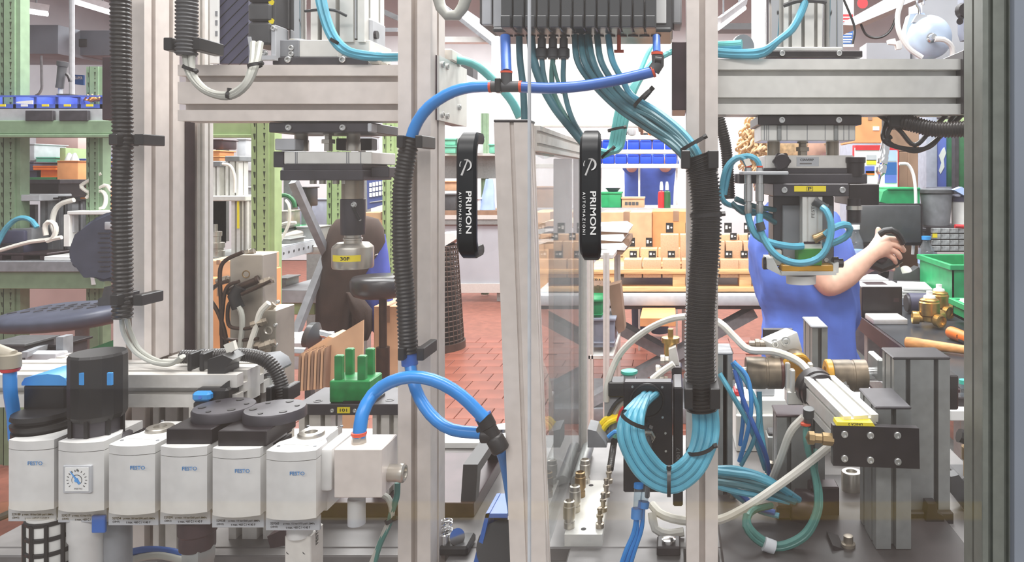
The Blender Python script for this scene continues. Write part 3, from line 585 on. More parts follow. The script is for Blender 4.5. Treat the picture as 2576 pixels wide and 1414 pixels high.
# --- tubes below the terminal
YT=.965
tubing('teal_tube','dark teal tube dropping straight from the terminal beside the tee',[(1306,92),(1308,150),(1316,220),(1320,312)],8.5,'teald',YT)
for k,(x,m_,lab) in enumerate([(1363,'teald','dark teal tube and black quick coupler nearest the tee'),(1391,'tealg','forked tube and black quick coupler between two like it'),(1418,'teald','dark tube and black quick coupler furthest from the tee')]):
    t=T('coupled_tube',lab,'tube',P(x,120,YT)); O('coupler',B().lathe(P(x,120,YT),(0,0,-1),[(.0055,-.012),(.0055,0),(.008,.002),(.008,.012),(.0065,.0135),(.0065,.015),(0,.015)],14),M['smoke'],t)
    O('upper_tube',B().cyl(P(x,90,YT),P(x,118,YT),.004,n=8),M['smoke'],t)
    O('lower_tube',B().tube(path([[(1363,148),(1368,190),(1380,230),(1405,275),(1450,335)],[(1391,148),(1388,190),(1392,230),(1415,280),(1456,345)],[(1418,148),(1417,200),(1424,250),(1440,300),(1470,352)]][k],YT),.0034),M[m_],t)
O('teal_tube',B().tube(path([(1392,160),(1402,200),(1415,235)],YT-.004),.0024),'tealg',None,'thin dark branch tube beside the middle quick coupler','tube')
tubing('teal_tube','dark teal tube sweeping from the terminal down behind the right bow grip',[(1335,92),(1342,150),(1362,210),(1395,270),(1430,315),(1478,372)],11,'teald',YT)
bt=T('teal_tube_bundle','bundle of dark teal tubes sweeping from the terminal into the wide black hose','tube bundle',P(1755,390,.92))
starts=[1446,1462,1476,1502,1530,1480]; offs=[(-22,8),(-12,4),(-2,0),(9,-4),(20,-10),(3,8)]
for i,(x,(dx,dy)) in enumerate(zip(starts,offs)):
    yy=.95-.008*(i%2)
    O('teal_tube',B().tube(path([(x,90,YT),(x+6+i,150,yy),(x+36,200,yy),(1570+dx,255-dx*.2+dy,yy),(1640+dx*.8,300-dx*.9,yy-.02),(1700+dx,345-dx*.5,.915),(1735+dx,385+dy*.3,.905),(1752+dx*.8,420,.905)]),.0042),M['teald' if i!=4 else 'teal'],bt)
tie(bt,1617,247,.93,31,45); tie(bt,1742,362,.905,34,30)
b2=T('teal_tube_bundle','pale teal tube bundle in front of the white panel beside the right bow grip','tube bundle',P(1540,330,1.25))
for i in range(4):
    O('teal_tube',B().tube(path([(1715,118,1.3),(1660,145,1.28),(1620,185,1.26),(1585+i*4,225,1.25),(1558+i*8,270,1.25),(1545+i*8,330,1.25),(1536+i*8,372,1.25),(1518+i*3,392-i*3,1.24),(1490,386-i*4,1.23)]),.0055),M['teall'],b2)
O('teal_tube',B().tube(path([(1690,90,1.3),(1655,95,1.3),(1632,130,1.28),(1610,180,1.27),(1590,220,1.26)]),.004),M['teall'],b2)
tie(b2,1550,325,1.245,22,12); tie(b2,1528,385,1.235,20,40)
tubing('teal_tube','teal tube from the white clip by the bracket plate sloping to the tee',[(1135,147,1.05),(1190,160,1.05),(1235,195,1.05),(1285,250,1.05),(1308,295,1.05)],11,'teall',1.05)
O('tube_clip',B().pb(1105,122,1137,152,1.02,.05,.002),'ivory',None,'white plastic tube clip on top of the centre bracket plate','clip')
# bundle loop below the wide hose
lt=T('blue_tube_loop','loop of pale blue tubes hanging from the wide black hose to the black box','tube bundle',P(1680,1215,.9))
for i in range(8):
    u=(i%4)-1.5; v=(i//4); d=u*17; yy=.905+.012*v
    O('blue_tube',B().tube(path([(1773+u*16,1020,.905+.01*v),(1776+d,1080,yy),(1766+d,1130,yy-.01),(1735+d*.75,1180+d*.65,yy-.02),(1685+d*.15,1208+d,yy-.02),(1632-d*.7,1180+d*.8,yy-.02),(1592-d,1115+d*.2,yy-.02),(1588-d*.95,1060,yy-.01),(1606-d*.6,1020,yy+.02),(1627-d*.4+v*18,988+8*(i%2),1.02)]),.0046,10),M['teal'],lt)
tie(lt,1598,1055,.89,40,-25); tie(lt,1683,1212,.885,36,90); tie(lt,1762,1128,.895,36,15)

# ================= BLACK VALVE BOX
vb=T('valve_box','black box with a round port holding the looped pale blue tubes','control box',P(1640,1255,1.02)); Y=1.01
O('housing',B().pb(1568,962,1692,1240,Y,.02,.002),M['bmet'],vb); O('side_rail',B().pb(1693,975,1718,1275,Y+.005,.07,.002),M['bmet'],vb)
O('port_ring',B().lathe(P(1628,1008,Y),(0,-1,0),[(44*S(Y),-.001),(44*S(Y),.0025),(40*S(Y),.003),(38*S(Y),.0006),(0,.0006)],28),M['black'],vb)
for px,py in ((1591,973),(1666,974),(1667,1050),(1674,1090),(1675,1135),(1677,1178)): screw(vb,px,py,Y,3)
gl=P(1632,1096,Y); O('cable_gland',B().lathe(gl,(0,-1,0),[(.0095,0),(.0095,.006),(.007,.0065),(.0075,.012),(.005,.016),(0,.016)],6),M['steel'],vb); O('cable_gland',B().lathe(P(1628,1142,Y),(0,-1,0),[(.007,0),(.007,.005),(.005,.012),(0,.012)],6),M['steel'],vb)
text(vb,'0017',P(1706,1143,Y+.0045),34*S(Y),9*S(Y),'inkg',90)
O('gland_tube',B().tube(path([(1632,1100,.99),(1634,1130,.975),(1632,1180,.975),(1628,1250,.985)]),.0034),'smoke',None,'dark clear tube hanging from the gland of the black box','tube')
t=T('inline_filter','two blue-capped inline fittings with clear blue tubes below the tube loop','fitting',P(1610,1290,.97))
for k,(pa,pb2) in enumerate([((1607,1218,.975),(1601,1300,.97)),((1626,1222,.98),(1618,1275,.975))]):
    a=P(*pa); c=P(*pb2); O('clear_body',B().cyl(a,c,.0055,n=14),MC['bottle_plastic'],t)
    O('blue_cap',B().cyl(a.lerp(c,.75),a.lerp(c,1.05),.0075,n=12),M['blue'],t)
    if k==0: O('blue_cap',B().cyl(a.lerp(c,-.02),a.lerp(c,.12),.0065,n=12),M['blue'],t)
for k,pts in enumerate([[(1601,1298,.97),(1594,1340,.968),(1575,1385,.965),(1556,1440,.965)],[(1604,1298,.972),(1600,1345,.97),(1584,1390,.967),(1568,1440,.967)],[(1618,1275,.975),(1614,1330,.972),(1598,1380,.97),(1580,1440,.968)]]):
    O('clear_tube',B().tube(path(pts),.003),M['blue'],t)
# ================= coupling block and things on the light plate
cb=T('coupling_block','pale aluminium block with four quick couplings and four nipples','coupling block',P(1470,1380,1.02)); z0=.94; z1=.9565
O('block',B().ext([P(1420,0,1.0145)*1 + Vector((0,0,z0-P(0,0,1.0145).z)),P(1515,0,1.0145)+Vector((0,0,z0-P(0,0,1.0145).z)),P(1533,0,1.195)+Vector((0,0,z0-P(0,0,1.195).z)),P(1458,0,1.195)+Vector((0,0,z0-P(0,0,1.195).z))],(0,0,z1-z0)),M['alw'],cb)
for i in range(4):
    Y=1.035+.05*i; x=(1432-CX)/F*1.035+.0015*i; k=1.05-.0*i
    O('quick_coupling',B().lathe((x,Y,z1),(0,0,1),[(.0078,0),(.0078,.008),(.0068,.009),(.0068,.013),(.0085,.0135),(.0085,.03),(.0075,.031),(.0075,.037),(.0055,.038),(.005,.034),(0,.034)],18),M['steel' if i!=2 else 'brassd'],cb)
    x2=(1509-CX)/F*1.035
    O('nipple',B().lathe((x2,Y,z1),(0,0,1),[(.006,0),(.006,.006),(.0035,.007),(.0035,.014),(.0048,.0145),(.0048,.018),(.0032,.019),(.0032,.024),(.0042,.025),(.003,.0275),(0,.0275)],14),M['dsteel'],cb)
for px,py,Y in ((1468,1339,1.03),(1487,1214,1.175)): O('mount_hole',B().cyl(Vector(((px-CX)/F*Y,Y,z1-.001)),Vector(((px-CX)/F*Y,Y,z1+.0004)),.0038,n=12),M['ink'],cb)
O('roller_tube',B().cyl((P(1410,0,1.27).x,1.21,.9625),(P(1410,0,1.27).x,1.36,.9625),.022,n=20),'alg',None,'wide grey tube lying on the table behind the clear partition pane','tube')
O('roller_tube',B().lathe((P(1452,0,1.2).x,1.2,.951),(0,1,0),[(.009,0),(.011,0),(.011,.15),(0,.15)],18),'alg',None,'narrow open-ended grey tube lying beside the coupling block','tube')
O('spring_conduit',B().hose(path([(1545,1110,1.3),(1540,1145,1.24),(1535,1180,1.205)]),.006,.0045,10),'hose',None,'short black spiral cable protector standing behind the coupling block','cable protector')
# springs and blue bin in the lower middle
s_=T('spring_holder','black holder with two upright wire springs on the front of the table','spring holder',(P(1120,0,.99).x,.995,.94))
O('base',B().box(P(1100,0,.99).x,P(1178,0,.99).x,.987,1.03,.9402,.953,.003),M['black'],s_); O('ring_socket',B().lathe((P(1118,0,1.0).x,1.0,.953),(0,0,1),[(.009,0),(.009,.012),(.0075,.013),(.0065,.004),(0,.004)],18),M['chrome'],s_)
for px in (1110,1128):
    b=B(); c=Vector((P(px,0,1.0).x,1.0,.9585)); b.sweep([c+Vector((.0052*math.cos(a*.6),.0052*math.sin(a*.6),.0268*a/72)) for a in range(73)],[.0007]*73,5); O('coil_spring',b,M['chrome'],s_)
O('ring',B().lathe((P(1140,0,.985).x,1.0,.96),(.6,-.6,.4),[(.008,0),(.011,0),(.011,.003),(.008,.003)],18),M['chrome'],s_)
t=T('blue_tray','deep blue plastic tray holding a black roll before the partition post','tray',(P(1235,0,.97).x,1.0,.94)); a=P(1190,1424,.955)
b=B(); b.pp([(1185,1440),(1222,1292),(1232,1290),(1198,1440)],.955,.06); b.pp([(1222,1292),(1276,1292),(1276,1303),(1220,1303)],.955,.06); b.pp([(1222,1292),(1276,1292),(1276,1440),(1185,1440)],1.013,.004); O('shell',b,M['blued'],t)
O('black_roll',B().cyl(P(1262,1375,.958),P(1262,1375,1.01),62*S(.96),n=28),'black',None,'black roll lying inside the deep blue tray','roll'); 
# centre fixture plate with handle
fp=T('fixture_plate','dark brown fixture plate with a black bridge handle on the table','fixture plate',(-.3,1.2,.94))
z1=.962; xl=P(745,0,1.1).x; xr=P(1192,0,1.1).x; O('plate_body',B().box(xl,xr,1.1,1.30,.94,z1,.001),M['brown'],fp)
b=B(); hx=P(1226,0,1.12).x
for dx in (0,): 
    b.ext([(hx-.036,1.105,z1),(hx-.036,1.125,z1),(hx-.036,1.135,z1+.034),(hx-.036,1.255,z1+.034),(hx-.036,1.265,z1),(hx-.036,1.285,z1),(hx-.036,1.272,z1+.05),(hx-.036,1.118,z1+.05)],(.022,0,0))
O('bridge_handle',b,M['black'],fp); O('clamp_ring',B().lathe((hx-.01,1.27,z1+.05),(0,0,1),[(.012,0),(.016,0),(.016,.006),(.012,.006)],18),M['chrome'],fp)
screw3(fp,(hx-.022,1.114,z1+.012),(0,-1,0),.004)
# fixture 101
f1=T('station_plate','black station plate on profile legs marked 101','fixture',(P(870,0,1.12).x,1.15,.94)); zt=P(0,1017,1.12).z; zb=P(0,1045,1.12).z
O('top_plate',B().box(P(745,0,1.12).x,P(1004,0,1.12).x,1.12,1.21,zb,zt,.001),M['slate'],f1)
for a_,b_ in ((752,832),(937,1001)):
    p=P(a_,0,1.13); q=P(b_,0,1.13); O('leg',bar(p.x,q.x,1.13,1.17,.962,zb,'z',2,1,.007),M['al'],f1)
O('number_plate',B().pb(848,1025,880,1040,1.119,.002),M['yellow'],f1); text(f1,'101',P(864,1032,1.1188),18*S(1.12),8*S(1.12),'ink')
for px in (836,893): screw(f1,px,1033,1.12,5)
for x,y in ((788,1.135),(795,1.19),(968,1.14),(975,1.19)): O('counterbore',B().lathe((P(x,0,1.12).x,y,zt),(0,0,1),[(.0065,-.001),(.0065,.0005),(.0045,.0005),(.0045,-.0005),(0,-.0005)],16),M['bmet'],f1)
gf=T('green_fixture','green plastic nest with four upright prongs on the 101 plate','fixture',(P(885,0,1.12).x,1.15,zt)); Y=1.125
O('base_block',B().box(P(828,0,Y).x,P(930,0,Y).x,Y,Y+.05,zt,P(0,958,Y).z,.002),M['greenp'],gf)
for x0,x1,y0,yy in ((840,860,895,1.13),(867,886,878,1.16),(898,918,896,1.13),(918,938,878,1.16)):
    a=P(x0,y0,yy); c=P(x1,950,yy); O('prong',B().box(a.x,c.x,yy,yy+.011,P(0,960,Y).z-.002,a.z,.0015),M['greenp'],gf)
x=P(930,0,Y).x; O('side_label',B().box(x,x+.0008,Y+.006,Y+.042,zt+.006,zt+.02),M['yellow'],gf); O('shim',B().box(P(862,0,1.12).x,P(940,0,1.12).x,1.121,1.165,zt,zt+.004),M['bmet'],gf)
# lower rail gear: capped upright, clamp, sensor
t=T('capped_upright','short upright profile with a grey curved cap on the lower rail','profile',P(630,1000,.98)); a=P(575,945,.985); c=P(672,1100,.985)
O('profile_body',bar(a.x,c.x,.985,1.03,c.z,a.z,'z',2,1,.01),M['al'],t); O('cap',B().pp([(572,945),(575,938),(610,912),(650,908),(672,922),(680,940),(678,946)],.98,.055),M['grey'],t)
O('clamp_block',B().pb(594,978,632,1015,.965,.02,.002),M['black'],t); screw(t,606,998,.965,9,(-.3,-1,.0))
t=T('sensor_block','black sensor block with a blue front clipped to the lower rail','sensor',P(520,1010,.9)); O('body',B().pb(490,978,572,1028,.895,.05,.003),M['black'],t); O('blue_face',B().pb(480,988,526,1012,.887,.012,.003),M['bluel'],t); O('lower_part',B().pb(484,1012,524,1030,.888,.02,.002),M['black'],t); O('knob',B().cyl(P(503,1000,.886),P(503,1000,.888),.002,n=10),M['blued'],t)
O('sensor_arm',B().pp([(540,985),(572,960),(572,1020),(540,1026)],.9,.03),M['black'],t)
tubing('blue_hose','blue hose crossing under the white filter modules',[(326,1390),(360,1384),(400,1384),(440,1390),(478,1404)],9,'blued',.93)
tubing('pale_hose','pale grey hose crossing under the blue hose',[(326,1410),(365,1400),(410,1398),(470,1412)],9,'cable',.925)
ft=T('drain_tubes','two thin pale green tubes tied together below the manifold block','tube bundle',P(960,1380,.87))
for pts in ([(955,1242,.865),(975,1252,.862),(985,1275,.86),(984,1300,.862),(965,1345,.866),(930,1430,.875)],[(1000,1215,.862),(998,1250,.86),(985,1290,.861),(978,1320,.864),(955,1370,.868),(938,1430,.876)]): O('drain_tube',B().tube(path(pts),.0035),M['tealg' if pts[0][0]>990 else 'cable'],ft)
tie(ft,981,1309,.861,13,25)
O('clip_stub',B().pp([(672,1350),(716,1330),(722,1372),(680,1380)],.9,.03),'brown',None,'brown clip on the profile upright below the sixth filter module','clip')
# ================= LEFT PRESS
lp=T('press_unit','pneumatic press on the first beam with a 30F weight under its ram','press',P(840,300,1.05)); Y=1.0
O('top_plate',B().pb(685,144,925,163,Y,.1,.001),M['slate'],lp)
for px in (725,862): screw(lp,px,150,Y,8)
O('cylinder_foot',B().pb(752,100,850,144,Y+.005,.09,.001),M['alw'],lp); O('cylinder_foot',B().pb(851,100,930,144,Y+.02,.08,.001),M['alw'],lp)
O('cylinder_body',bar(P(768,0,Y).x,P(905,0,Y).x,Y+.015,Y+.085,P(0,100,Y).z,1.75,'z',3,2,.006),M['alw'],lp)
O('guide_rod',B().cyl(P(750,100,1.03),P(750,-80,1.03),.011,n=16),M['chrome'],lp); O('guide_rod',B().cyl(P(893,100,1.03),P(893,-80,1.03),.011,n=16),M['chrome'],lp)
O('side_valve',B().pb(908,45,936,120,Y+.03,.05,.003),M['lgrey'],lp); O('side_knob',B().cyl(P(936,88,1.04),P(950,88,1.04),.006,n=14),M['bmet'],lp)
O('strap',B().tube(path([(768,28,.995),(800,25,.99),(840,26,.99),(872,40,1.0)]),.002),M['smoke'],lp)
O('foot_block',B().pb(692,100,752,144,Y+.003,.06,.001),M['grey'],lp)
for py in (121,136): screw(lp,733,py,Y+.003,7)
tt=T('teal_tube_pair','pair of teal tubes running down the press cylinder into the white clip','tube pair',P(850,100,.98))
for d in (0,12):
    O('teal_tube',B().tube(path([(795+d,-40,.985),(808+d,30,.98),(830+d,90,.975),(862+d,128-d*.3,.97),(910,143-d*.7,.975),(960,146-d*.5,.99),(1010,146-d*.5,1.01)]),.0046),M['teal'],tt)
tie(tt,845,105,.972,15,-30); 
O('tube_clip',B().pb(924,124,957,160,.985,.03,.003),'ivory',None,'white plastic tube clip on the first beam beside the cylinder','clip')
ct=T('cable_terminal','black sectioned cable housing with yellow dots beside the press cylinder','cable housing',P(655,70,1.0))
for i,(y0,y1) in enumerate(((-60,5),(7,53),(55,112))): O('housing_section',B().pb(622,y0,680,y1,.99,.05,.003),M['dgrey'],ct)
O('mounting_strip',B().pb(681,-60,694,62,.995,.04,.001),M['dgrey'],ct); O('mounting_strip',B().pb(681,62,694,145,.992,.03,.001),M['lgrey'],ct); screw(ct,688,72,.992,6); screw(ct,664,133,.995,6)
for py in (6,53): O('yellow_dot',B().cyl(P(683,py,.9935),P(683,py,.995),7*S(.995),n=14),M['yellow'],ct)
O('clear_cover',B().pp([(622,92),(632,150),(690,150),(690,140),(640,138),(630,92)],.988,.01),M['lgrey'],ct)
nv=O('ribbed_panel',B().pb(548,-60,625,160,1.06,.01),'navy',None,'navy panel with fine slanting ribs behind the cable housing','panel')
b=B()
for k in range(14):
    y=-140+k*28; a=[(548,y+78),(625,y)]
    b.sweep([P(*a[0],1.0598),P(*a[1],1.0598)],[.0006]*2,4)
nr=O('slanting_ribs',b,M['ink'],nv,kind='stuff')
t=O('perforated_strip',B().pb(527,-60,549,160,1.05,.004,.0005),'paper',None,'white perforated strip hanging beside the navy ribbed panel','strip')
for py in (35,58,85,120,135): O('slot_hole',B().pb(541,py-7,547,py+6,1.0495,.001),M['grey'],t)
O('thin_upright',bar(P(497,0,1.08).x,P(515,0,1.08).x,1.08,1.10,.94,1.75,'z',1,1,.004,.004),'al',None,'thin pale profile upright behind the hanging conduit','upright')
# tooling under the beam
O('lower_plate',B().pb(676,308,934,333,.99,.1,.001),M['slate'],lp)
for px in (727,863): screw(lp,px,321,.99,8)
O('plate_end',B().pb(924,310,934,332,.985,.02,.001),M['lgrey'],lp)
for px in (758,889): O('guide_bush',B().lathe(P(px,380,1.03),(0,0,1),[(.0095,0),(.0095,.012),(.0088,.013),(.0088,.024),(.0095,.0245),(.0095,.028),(0,.028)],20),M['steel'],lp)
b=B(); b.lathe(P(826,380,1.03),(0,0,1),[(.006,0),(.006,.01),(.0095,.0105),(.0095,.016),(.005,.0165),(.005,.021),(.0075,.0215),(.0075,.028),(0,.028)],6); O('adjuster_nut',b,M['steel'],lp)
O('switch_block',B().pb(691,349,742,378,1.0,.04,.001),M['lgrey'],lp); O('rear_block',B().pb(845,348,935,378,1.06,.02,.001),M['slate'],lp)
O('tool_plate',B().pb(714,382,936,413,1.0,.085,.001),M['alw'],lp); b=B()
for px in (742,746,871,876,906): b.pb(px,382.5,px+2,412.5,.9995,.001)
O('plate_groove',b,M['grey'],lp,kind='stuff')
O('side_plate',B().pb(687,381,714,421,1.01,.06,.001),M['slate'],lp)
O('carrier_plate',B().pb(712,413,912,429,.995,.09,.001),M['slate'],lp); O('carrier_plate',B().pb(704,428,914,454,.985,.1,.001),M['slate'],lp); a=P(914,0,.985)
O('carrier_arm',B().box(a.x,P(986,0,1.02).x,1.01,1.09,P(0,446,1.03).z,P(0,420,1.03).z,.001),M['slate'],lp)
for px in (788,812,845,868): O('bolt_end',B().cyl(P(px,453,1.02),P(px,463,1.02),.0045,n=10),M['steel'],lp)
O('ram_rod',B().cyl(P(888,454,1.03),P(888,502,1.03),27*S(1.03),n=24),M['dsteel'],lp)
rc=P(888,500,1.03); O('ram_sleeve',B().lathe(rc,(0,0,-1),[(.0155,0),(.0165,.0008),(.0165,.049),(.0158,.05),(0,.05)],28),M['slate'],lp)
O('sleeve_slot',B().sweep([P(888,522,1.0125),P(905,553,1.0138)],[.0022]*2,8,flat=.5),M['ink'],lp); screw(lp,889,515,1.0135,5.5); screw(lp,905,553,1.0155,2.5); O('sleeve_slot',B().sweep([P(861,520,1.0238),P(864,552,1.022)],[.0016]*2,8),M['ink'],lp)
nc=P(888,590,1.03); O('ram_neck',B().lathe(nc,(0,0,-1),[(.0115,0),(.0115,.004),(.013,.005),(.013,.007),(.0118,.0075),(.0118,.018),(0,.018)],24),M['steel'],lp)
wc=P(888,612,1.03); O('ram_weight',B().lathe(wc,(0,0,-1),[(.021,-.001),(.0265,.004),(.0275,.006),(.0275,.032),(.0262,.0342),(0,.0342)],40),M['steel'],lp)
b=B(); n=12; R=.0277; ring=[]
for k in range(n+1):
    an=math.radians(-92-44+88*k/n+2); ring.append((wc.x+R*math.cos(an),1.03+R*math.sin(an)))
z0,z1=P(0,659,1.003).z,P(0,643,1.003).z
vs=[(b.bm.verts.new((x,y,z0)),b.bm.verts.new((x,y,z1))) for x,y in ring]
for (a0_,a1_),(c0_,c1_) in zip(vs,vs[1:]): b.bm.faces.new((a0_,c0_,c1_,a1_))
O('yellow_label',b,M['yellow'],lp); text(lp,'30F',(wc.x+.001,1.03-.0281,(z0+z1)/2),.0125,.0048,'ink')

# ================= HYDRAULIC BLOCK
hb=T('hydraulic_block','scratched steel hydraulic block with dark bent pipes and fittings','hydraulic block',(P(620,0,1.2).x,1.22,.94)); Y=1.2
O('main_block',B().box(P(578,0,Y).x,P(660,0,Y).x,Y,Y+.045,.94,P(0,641,Y).z,.0012),M['block'],hb); O('side_block',B().box(P(663,0,Y).x,P(702,0,Y).x,Y-.01,Y+.05,.94,P(0,778,Y).z,.0012),M['block'],hb)
O('port',B().lathe(P(619,690,Y),(0,-1,0),[(.0065,-.001),(.0065,.0004),(.0052,.0004),(.004,-.0006),(0,-.0006)],18),M['brassd'],hb); O('port',B().lathe(P(675,832,Y-.01),(0,-1,0),[(.0075,-.001),(.0075,.0006),(.0055,.001),(.0035,-.0004),(0,-.0004)],18),M['steel'],hb)
def fitting(p,d,s=1.0,m='dsteel',par=None):
    return O('pipe_fitting',B().lathe(p,d,[(.0048*s,0),(.0048*s,.005*s),(.0062*s,.0055*s),(.0062*s,.012*s),(.005*s,.0125*s),(.005*s,.017*s),(.0042*s,.021*s),(0,.021*s)],6),M[m],par or hb)
for p,d in ((P(640,632,Y+.02),(-1,-.1,-.35)),(P(582,702,Y+.01),(-1,0,-.15)),(P(690,703,Y),(-1,-.3,-.25)),(P(672,806,Y-.02),(-1,-.3,-.25)),(P(667,868,Y-.02),(-1,0,0)),(P(692,860,Y-.025),(-1,-.3,-.3)),(P(690,765,Y),(-.6,-.2,-.6))): fitting(p,d,1.15)
O('sensor_barrel',B().lathe(P(652,703,Y-.006),(-1,-.25,-.42),[(.0075,0),(.0075,.004),(.006,.005),(.006,.05),(0,.05)],14),M['hydr'],hb); O('sensor_plug',B().tube(path([(604,722,Y-.02),(590,728,Y-.022),(588,742,Y-.022),(594,758,Y-.022),(600,775,Y-.02)]),.0095,12),M['black'],hb)
for pts,r,m in (([(612,634),(575,650),(557,668),(553,700),(556,760),(558,830),(560,890)],.0032,'hydr'),([(574,706),(545,718),(524,738),(528,752),(548,785),(564,830),(574,885)],.0032,'hydr'),([(602,708),(578,716),(566,735),(560,780),(557,830),(562,850),(600,856),(650,852)],.003,'hydr'),([(592,758),(578,762),(573,780),(574,812),(584,824),(620,827),(655,818)],.003,'hydr'),([(683,706),(650,722),(608,740)],.003,'hydr'),([(672,863),(652,874),(636,882)],.003,'hydr'),
    ([(600,772),(608,790),(609,830),(603,880),(602,905)],.0042,'cable'),([(676,762),(655,785),(645,820),(632,860),(622,900)],.0048,'ivory')):
    O('bent_pipe' if m=='hydr' else 'grey_cable',B().tube(path(pts,Y-.025),r),M[m],hb)
for px,py in ((692,818),(693,868),(698,760)): screw(hb,px,py,Y-.01,4)
for px,py in ((680,872),(672,850)): O('cap_plug',B().lathe(P(px,py+30,Y-.011),(0,-1,0),[(.008,0),(.008,.004),(.006,.005),(0,.005)],16),M['dsteel'],hb)

# ================= RIGHT PRESS
rp=T('press_unit','pneumatic press on the pale second beam marked P over a green nest','press',P(2040,290,1.05)); Y=1.0
O('top_plate',B().pb(1925,127,2170,144,Y,.1,.001),M['bmet'],rp)
for px in (1968,2111): screw(rp,px,134,Y,7)
O('cylinder_body',bar(P(1975,0,Y).x,P(2072,0,Y).x,Y+.01,Y+.08,P(0,127,Y).z,1.75,'z',3,2,.005),M['alw'],rp)
O('guide_rod',B().cyl(P(1950,127,1.03),P(1950,-80,1.03),.0135,n=18),M['chrome'],rp); O('guide_rod',B().cyl(P(2096,127,1.03),P(2096,-80,1.03),.0135,n=18),M['chrome'],rp); O('rear_rod',B().pb(2072,-80,2084,127,1.05,.02),M['slate'],rp)
O('foot_flange',B().pb(1940,118,2120,128,Y+.005,.08,.001),M['alw'],rp); O('strap',B().tube(path([(1972,14,.995),(2010,2,.985),(2060,3,.985),(2076,6,.99)]),.003),M['dgrey'],rp)
O('lower_plate',B().pb(1907,290,2168,314,.99,.1,.001),M['bmet'],rp)
for px in (1967,2110): screw(rp,px,302,.99,8)
O('housing_plate',B().pb(1914,314,2152,354,1.0,.08,.001),M['alw'],rp); b=B()
for px in (1922,1928,1933,1979,2030,2075,2100,2122,2135): b.pb(px,315,px+1.6,353,.9995,.001)
O('plate_groove',b,M['grey'],rp,kind='stuff')
for px in (1960,2103): O('tie_rod',B().pb(px-5,314,px+6,354,.9975,.01,.001),M['alg'],rp)
for px in (1946,2094): O('guide_bush',B().cyl(P(px,352,1.04),P(px,392,1.04),16*S(1.04),n=20),M['dsteel'],rp)
b=B(); b.lathe(P(2019,392,1.03),(0,0,1),[(.0065,0),(.0065,.006),(.009,.0065),(.009,.012),(.0055,.0125),(.0055,.017),(.0075,.0175),(.0075,.022),(0,.022)],6); O('adjuster_nut',b,M['dsteel'],rp)
O('tool_plate',B().pb(1924,391,2148,424,1.0,.085,.001),M['al'],rp); O('maker_plate',B().pb(2004,395,2060,418,.9995,.001),M['lgrey'],rp); text(rp,'CSNVERP',P(2030,402,.9992),34*S(1),6*S(1),'ink'); O('print_line',B().pb(2012,410,2042,413,.9992,.0004),M['inkg'],rp)
b=B(); kc=P(1965,406,.985); b.lathe(kc,(0,-1,0),[(.0085,-.012),(.0085,0),(.0105,.001),(.0105,.008),(.009,.0095),(0,.0095)],24)
for q in range(6): b.cyl(kc+Vector((.0088*math.cos(q*1.047),.0005,.0088*math.sin(q*1.047))),kc+Vector((.0088*math.cos(q*1.047),-.0085,.0088*math.sin(q*1.047))),.0034,n=10)
O('star_knob',b,M['bmet'],rp)
O('carrier_plate',B().pb(1920,424,2150,437,.998,.085,.001),M['slate'],rp); O('carrier_plate',B().pb(1860,437,2182,462,.99,.09,.001),M['slate'],rp)
O('station_plate',B().pb(1945,462,2136,494,.965,.1,.001),M['slate'],rp); a=P(2136,0,.965); O('side_cheek',B().pb(2136,463,2212,516,.98,.09,.001),M['bmet'],rp)
screw(rp,1973,478,.965,8); screw(rp,2119,478,.965,8); O('yellow_label',B().pb(1998,468,2078,482,.9642,.001),M['yellow'],rp); text(rp,'P',P(2037,475,.9639),9*S(.96),8*S(.96),'ink'); b=B()
for q in ((2029,469.5,2045,470.3),(2029,480,2045,480.8),(2029,470,2029.8,480.5),(2044.2,470,2045,480.5)): b.pb(*q,.9639,.0003)
O('label_border',b,M['ink'],rp)
O('clamp_bolt',B().lathe(P(2152,437,1.0),(0,0,1),[(.012,-.004),(.012,.014),(.0135,.015),(.0135,.022),(.012,.0225),(0,.0225)],20),M['bmet'],rp); O('clamp_bolt_shank',B().cyl(P(2149,560,.975),P(2149,500,.975),.009,n=16),M['bmet'],rp); O('shank_ring',B().cyl(P(2149,528,.973),P(2149,518,.973),.0105,n=16),M['steel'],rp); O('cross_hole',B().cyl(P(2149,550,.9645),P(2149,550,.967),.002,n=10),M['ink'],rp)
O('tool_body',B().pb(1945,494,2098,670,1.0,.05,.001),M['slate'],rp); O('tool_body_face',B().pb(1969,516,2095,666,.992,.01,.001),M['grey'],rp)
O('air_cylinder',bar(P(2018,0,.97).x,P(2068,0,.97).x,.968,.99,P(0,612,.97).z,P(0,495,.97).z,'z',2,1,.002,.002),M['alw'],rp); text(rp,'FESTO',P(2045,528,.9676),40*S(.97),8*S(.97),'inkg',90)
O('cylinder_end',B().pb(2017,612,2068,628,.968,.024,.001),M['ivory'],rp); O('rod_gap',B().pb(2022,608,2064,614,.9675,.02),M['brown'],rp)
for p,d in (((2052,508),(1,-.15,-.62)),((2052,600),(1,-.15,.5))): O('push_fitting',B().lathe(P(*p,.962),d,[(.0058,-.003),(.0062,0),(.0055,.002),(.0055,.014),(.0062,.0145),(.0062,.0165),(0,.0165)],14),M['smoke' if p[1]<560 else 'brassd'],rp)
O('green_nest',B().pb(2008,626,2068,668,.965,.03,.001),M['crated'] if 0 else mat('green_nest_plastic',(60,140,52),.5),rp); O('amber_strip',B().pb(1967,667,2096,683,.968,.03,.001),M['amber'],rp)
b=B(); b.pp([(1930,650),(1945,650),(1966,690),(2104,690),(2104,692),(1966,694),(1930,676)],.97,.045); b.pp([(1966,683),(2104,683),(2104,692),(1966,692)],.966,.05); b.pp([(2096,664),(2110,660),(2110,686),(2096,690)],.97,.045); O('white_base',b,M['white'],rp)
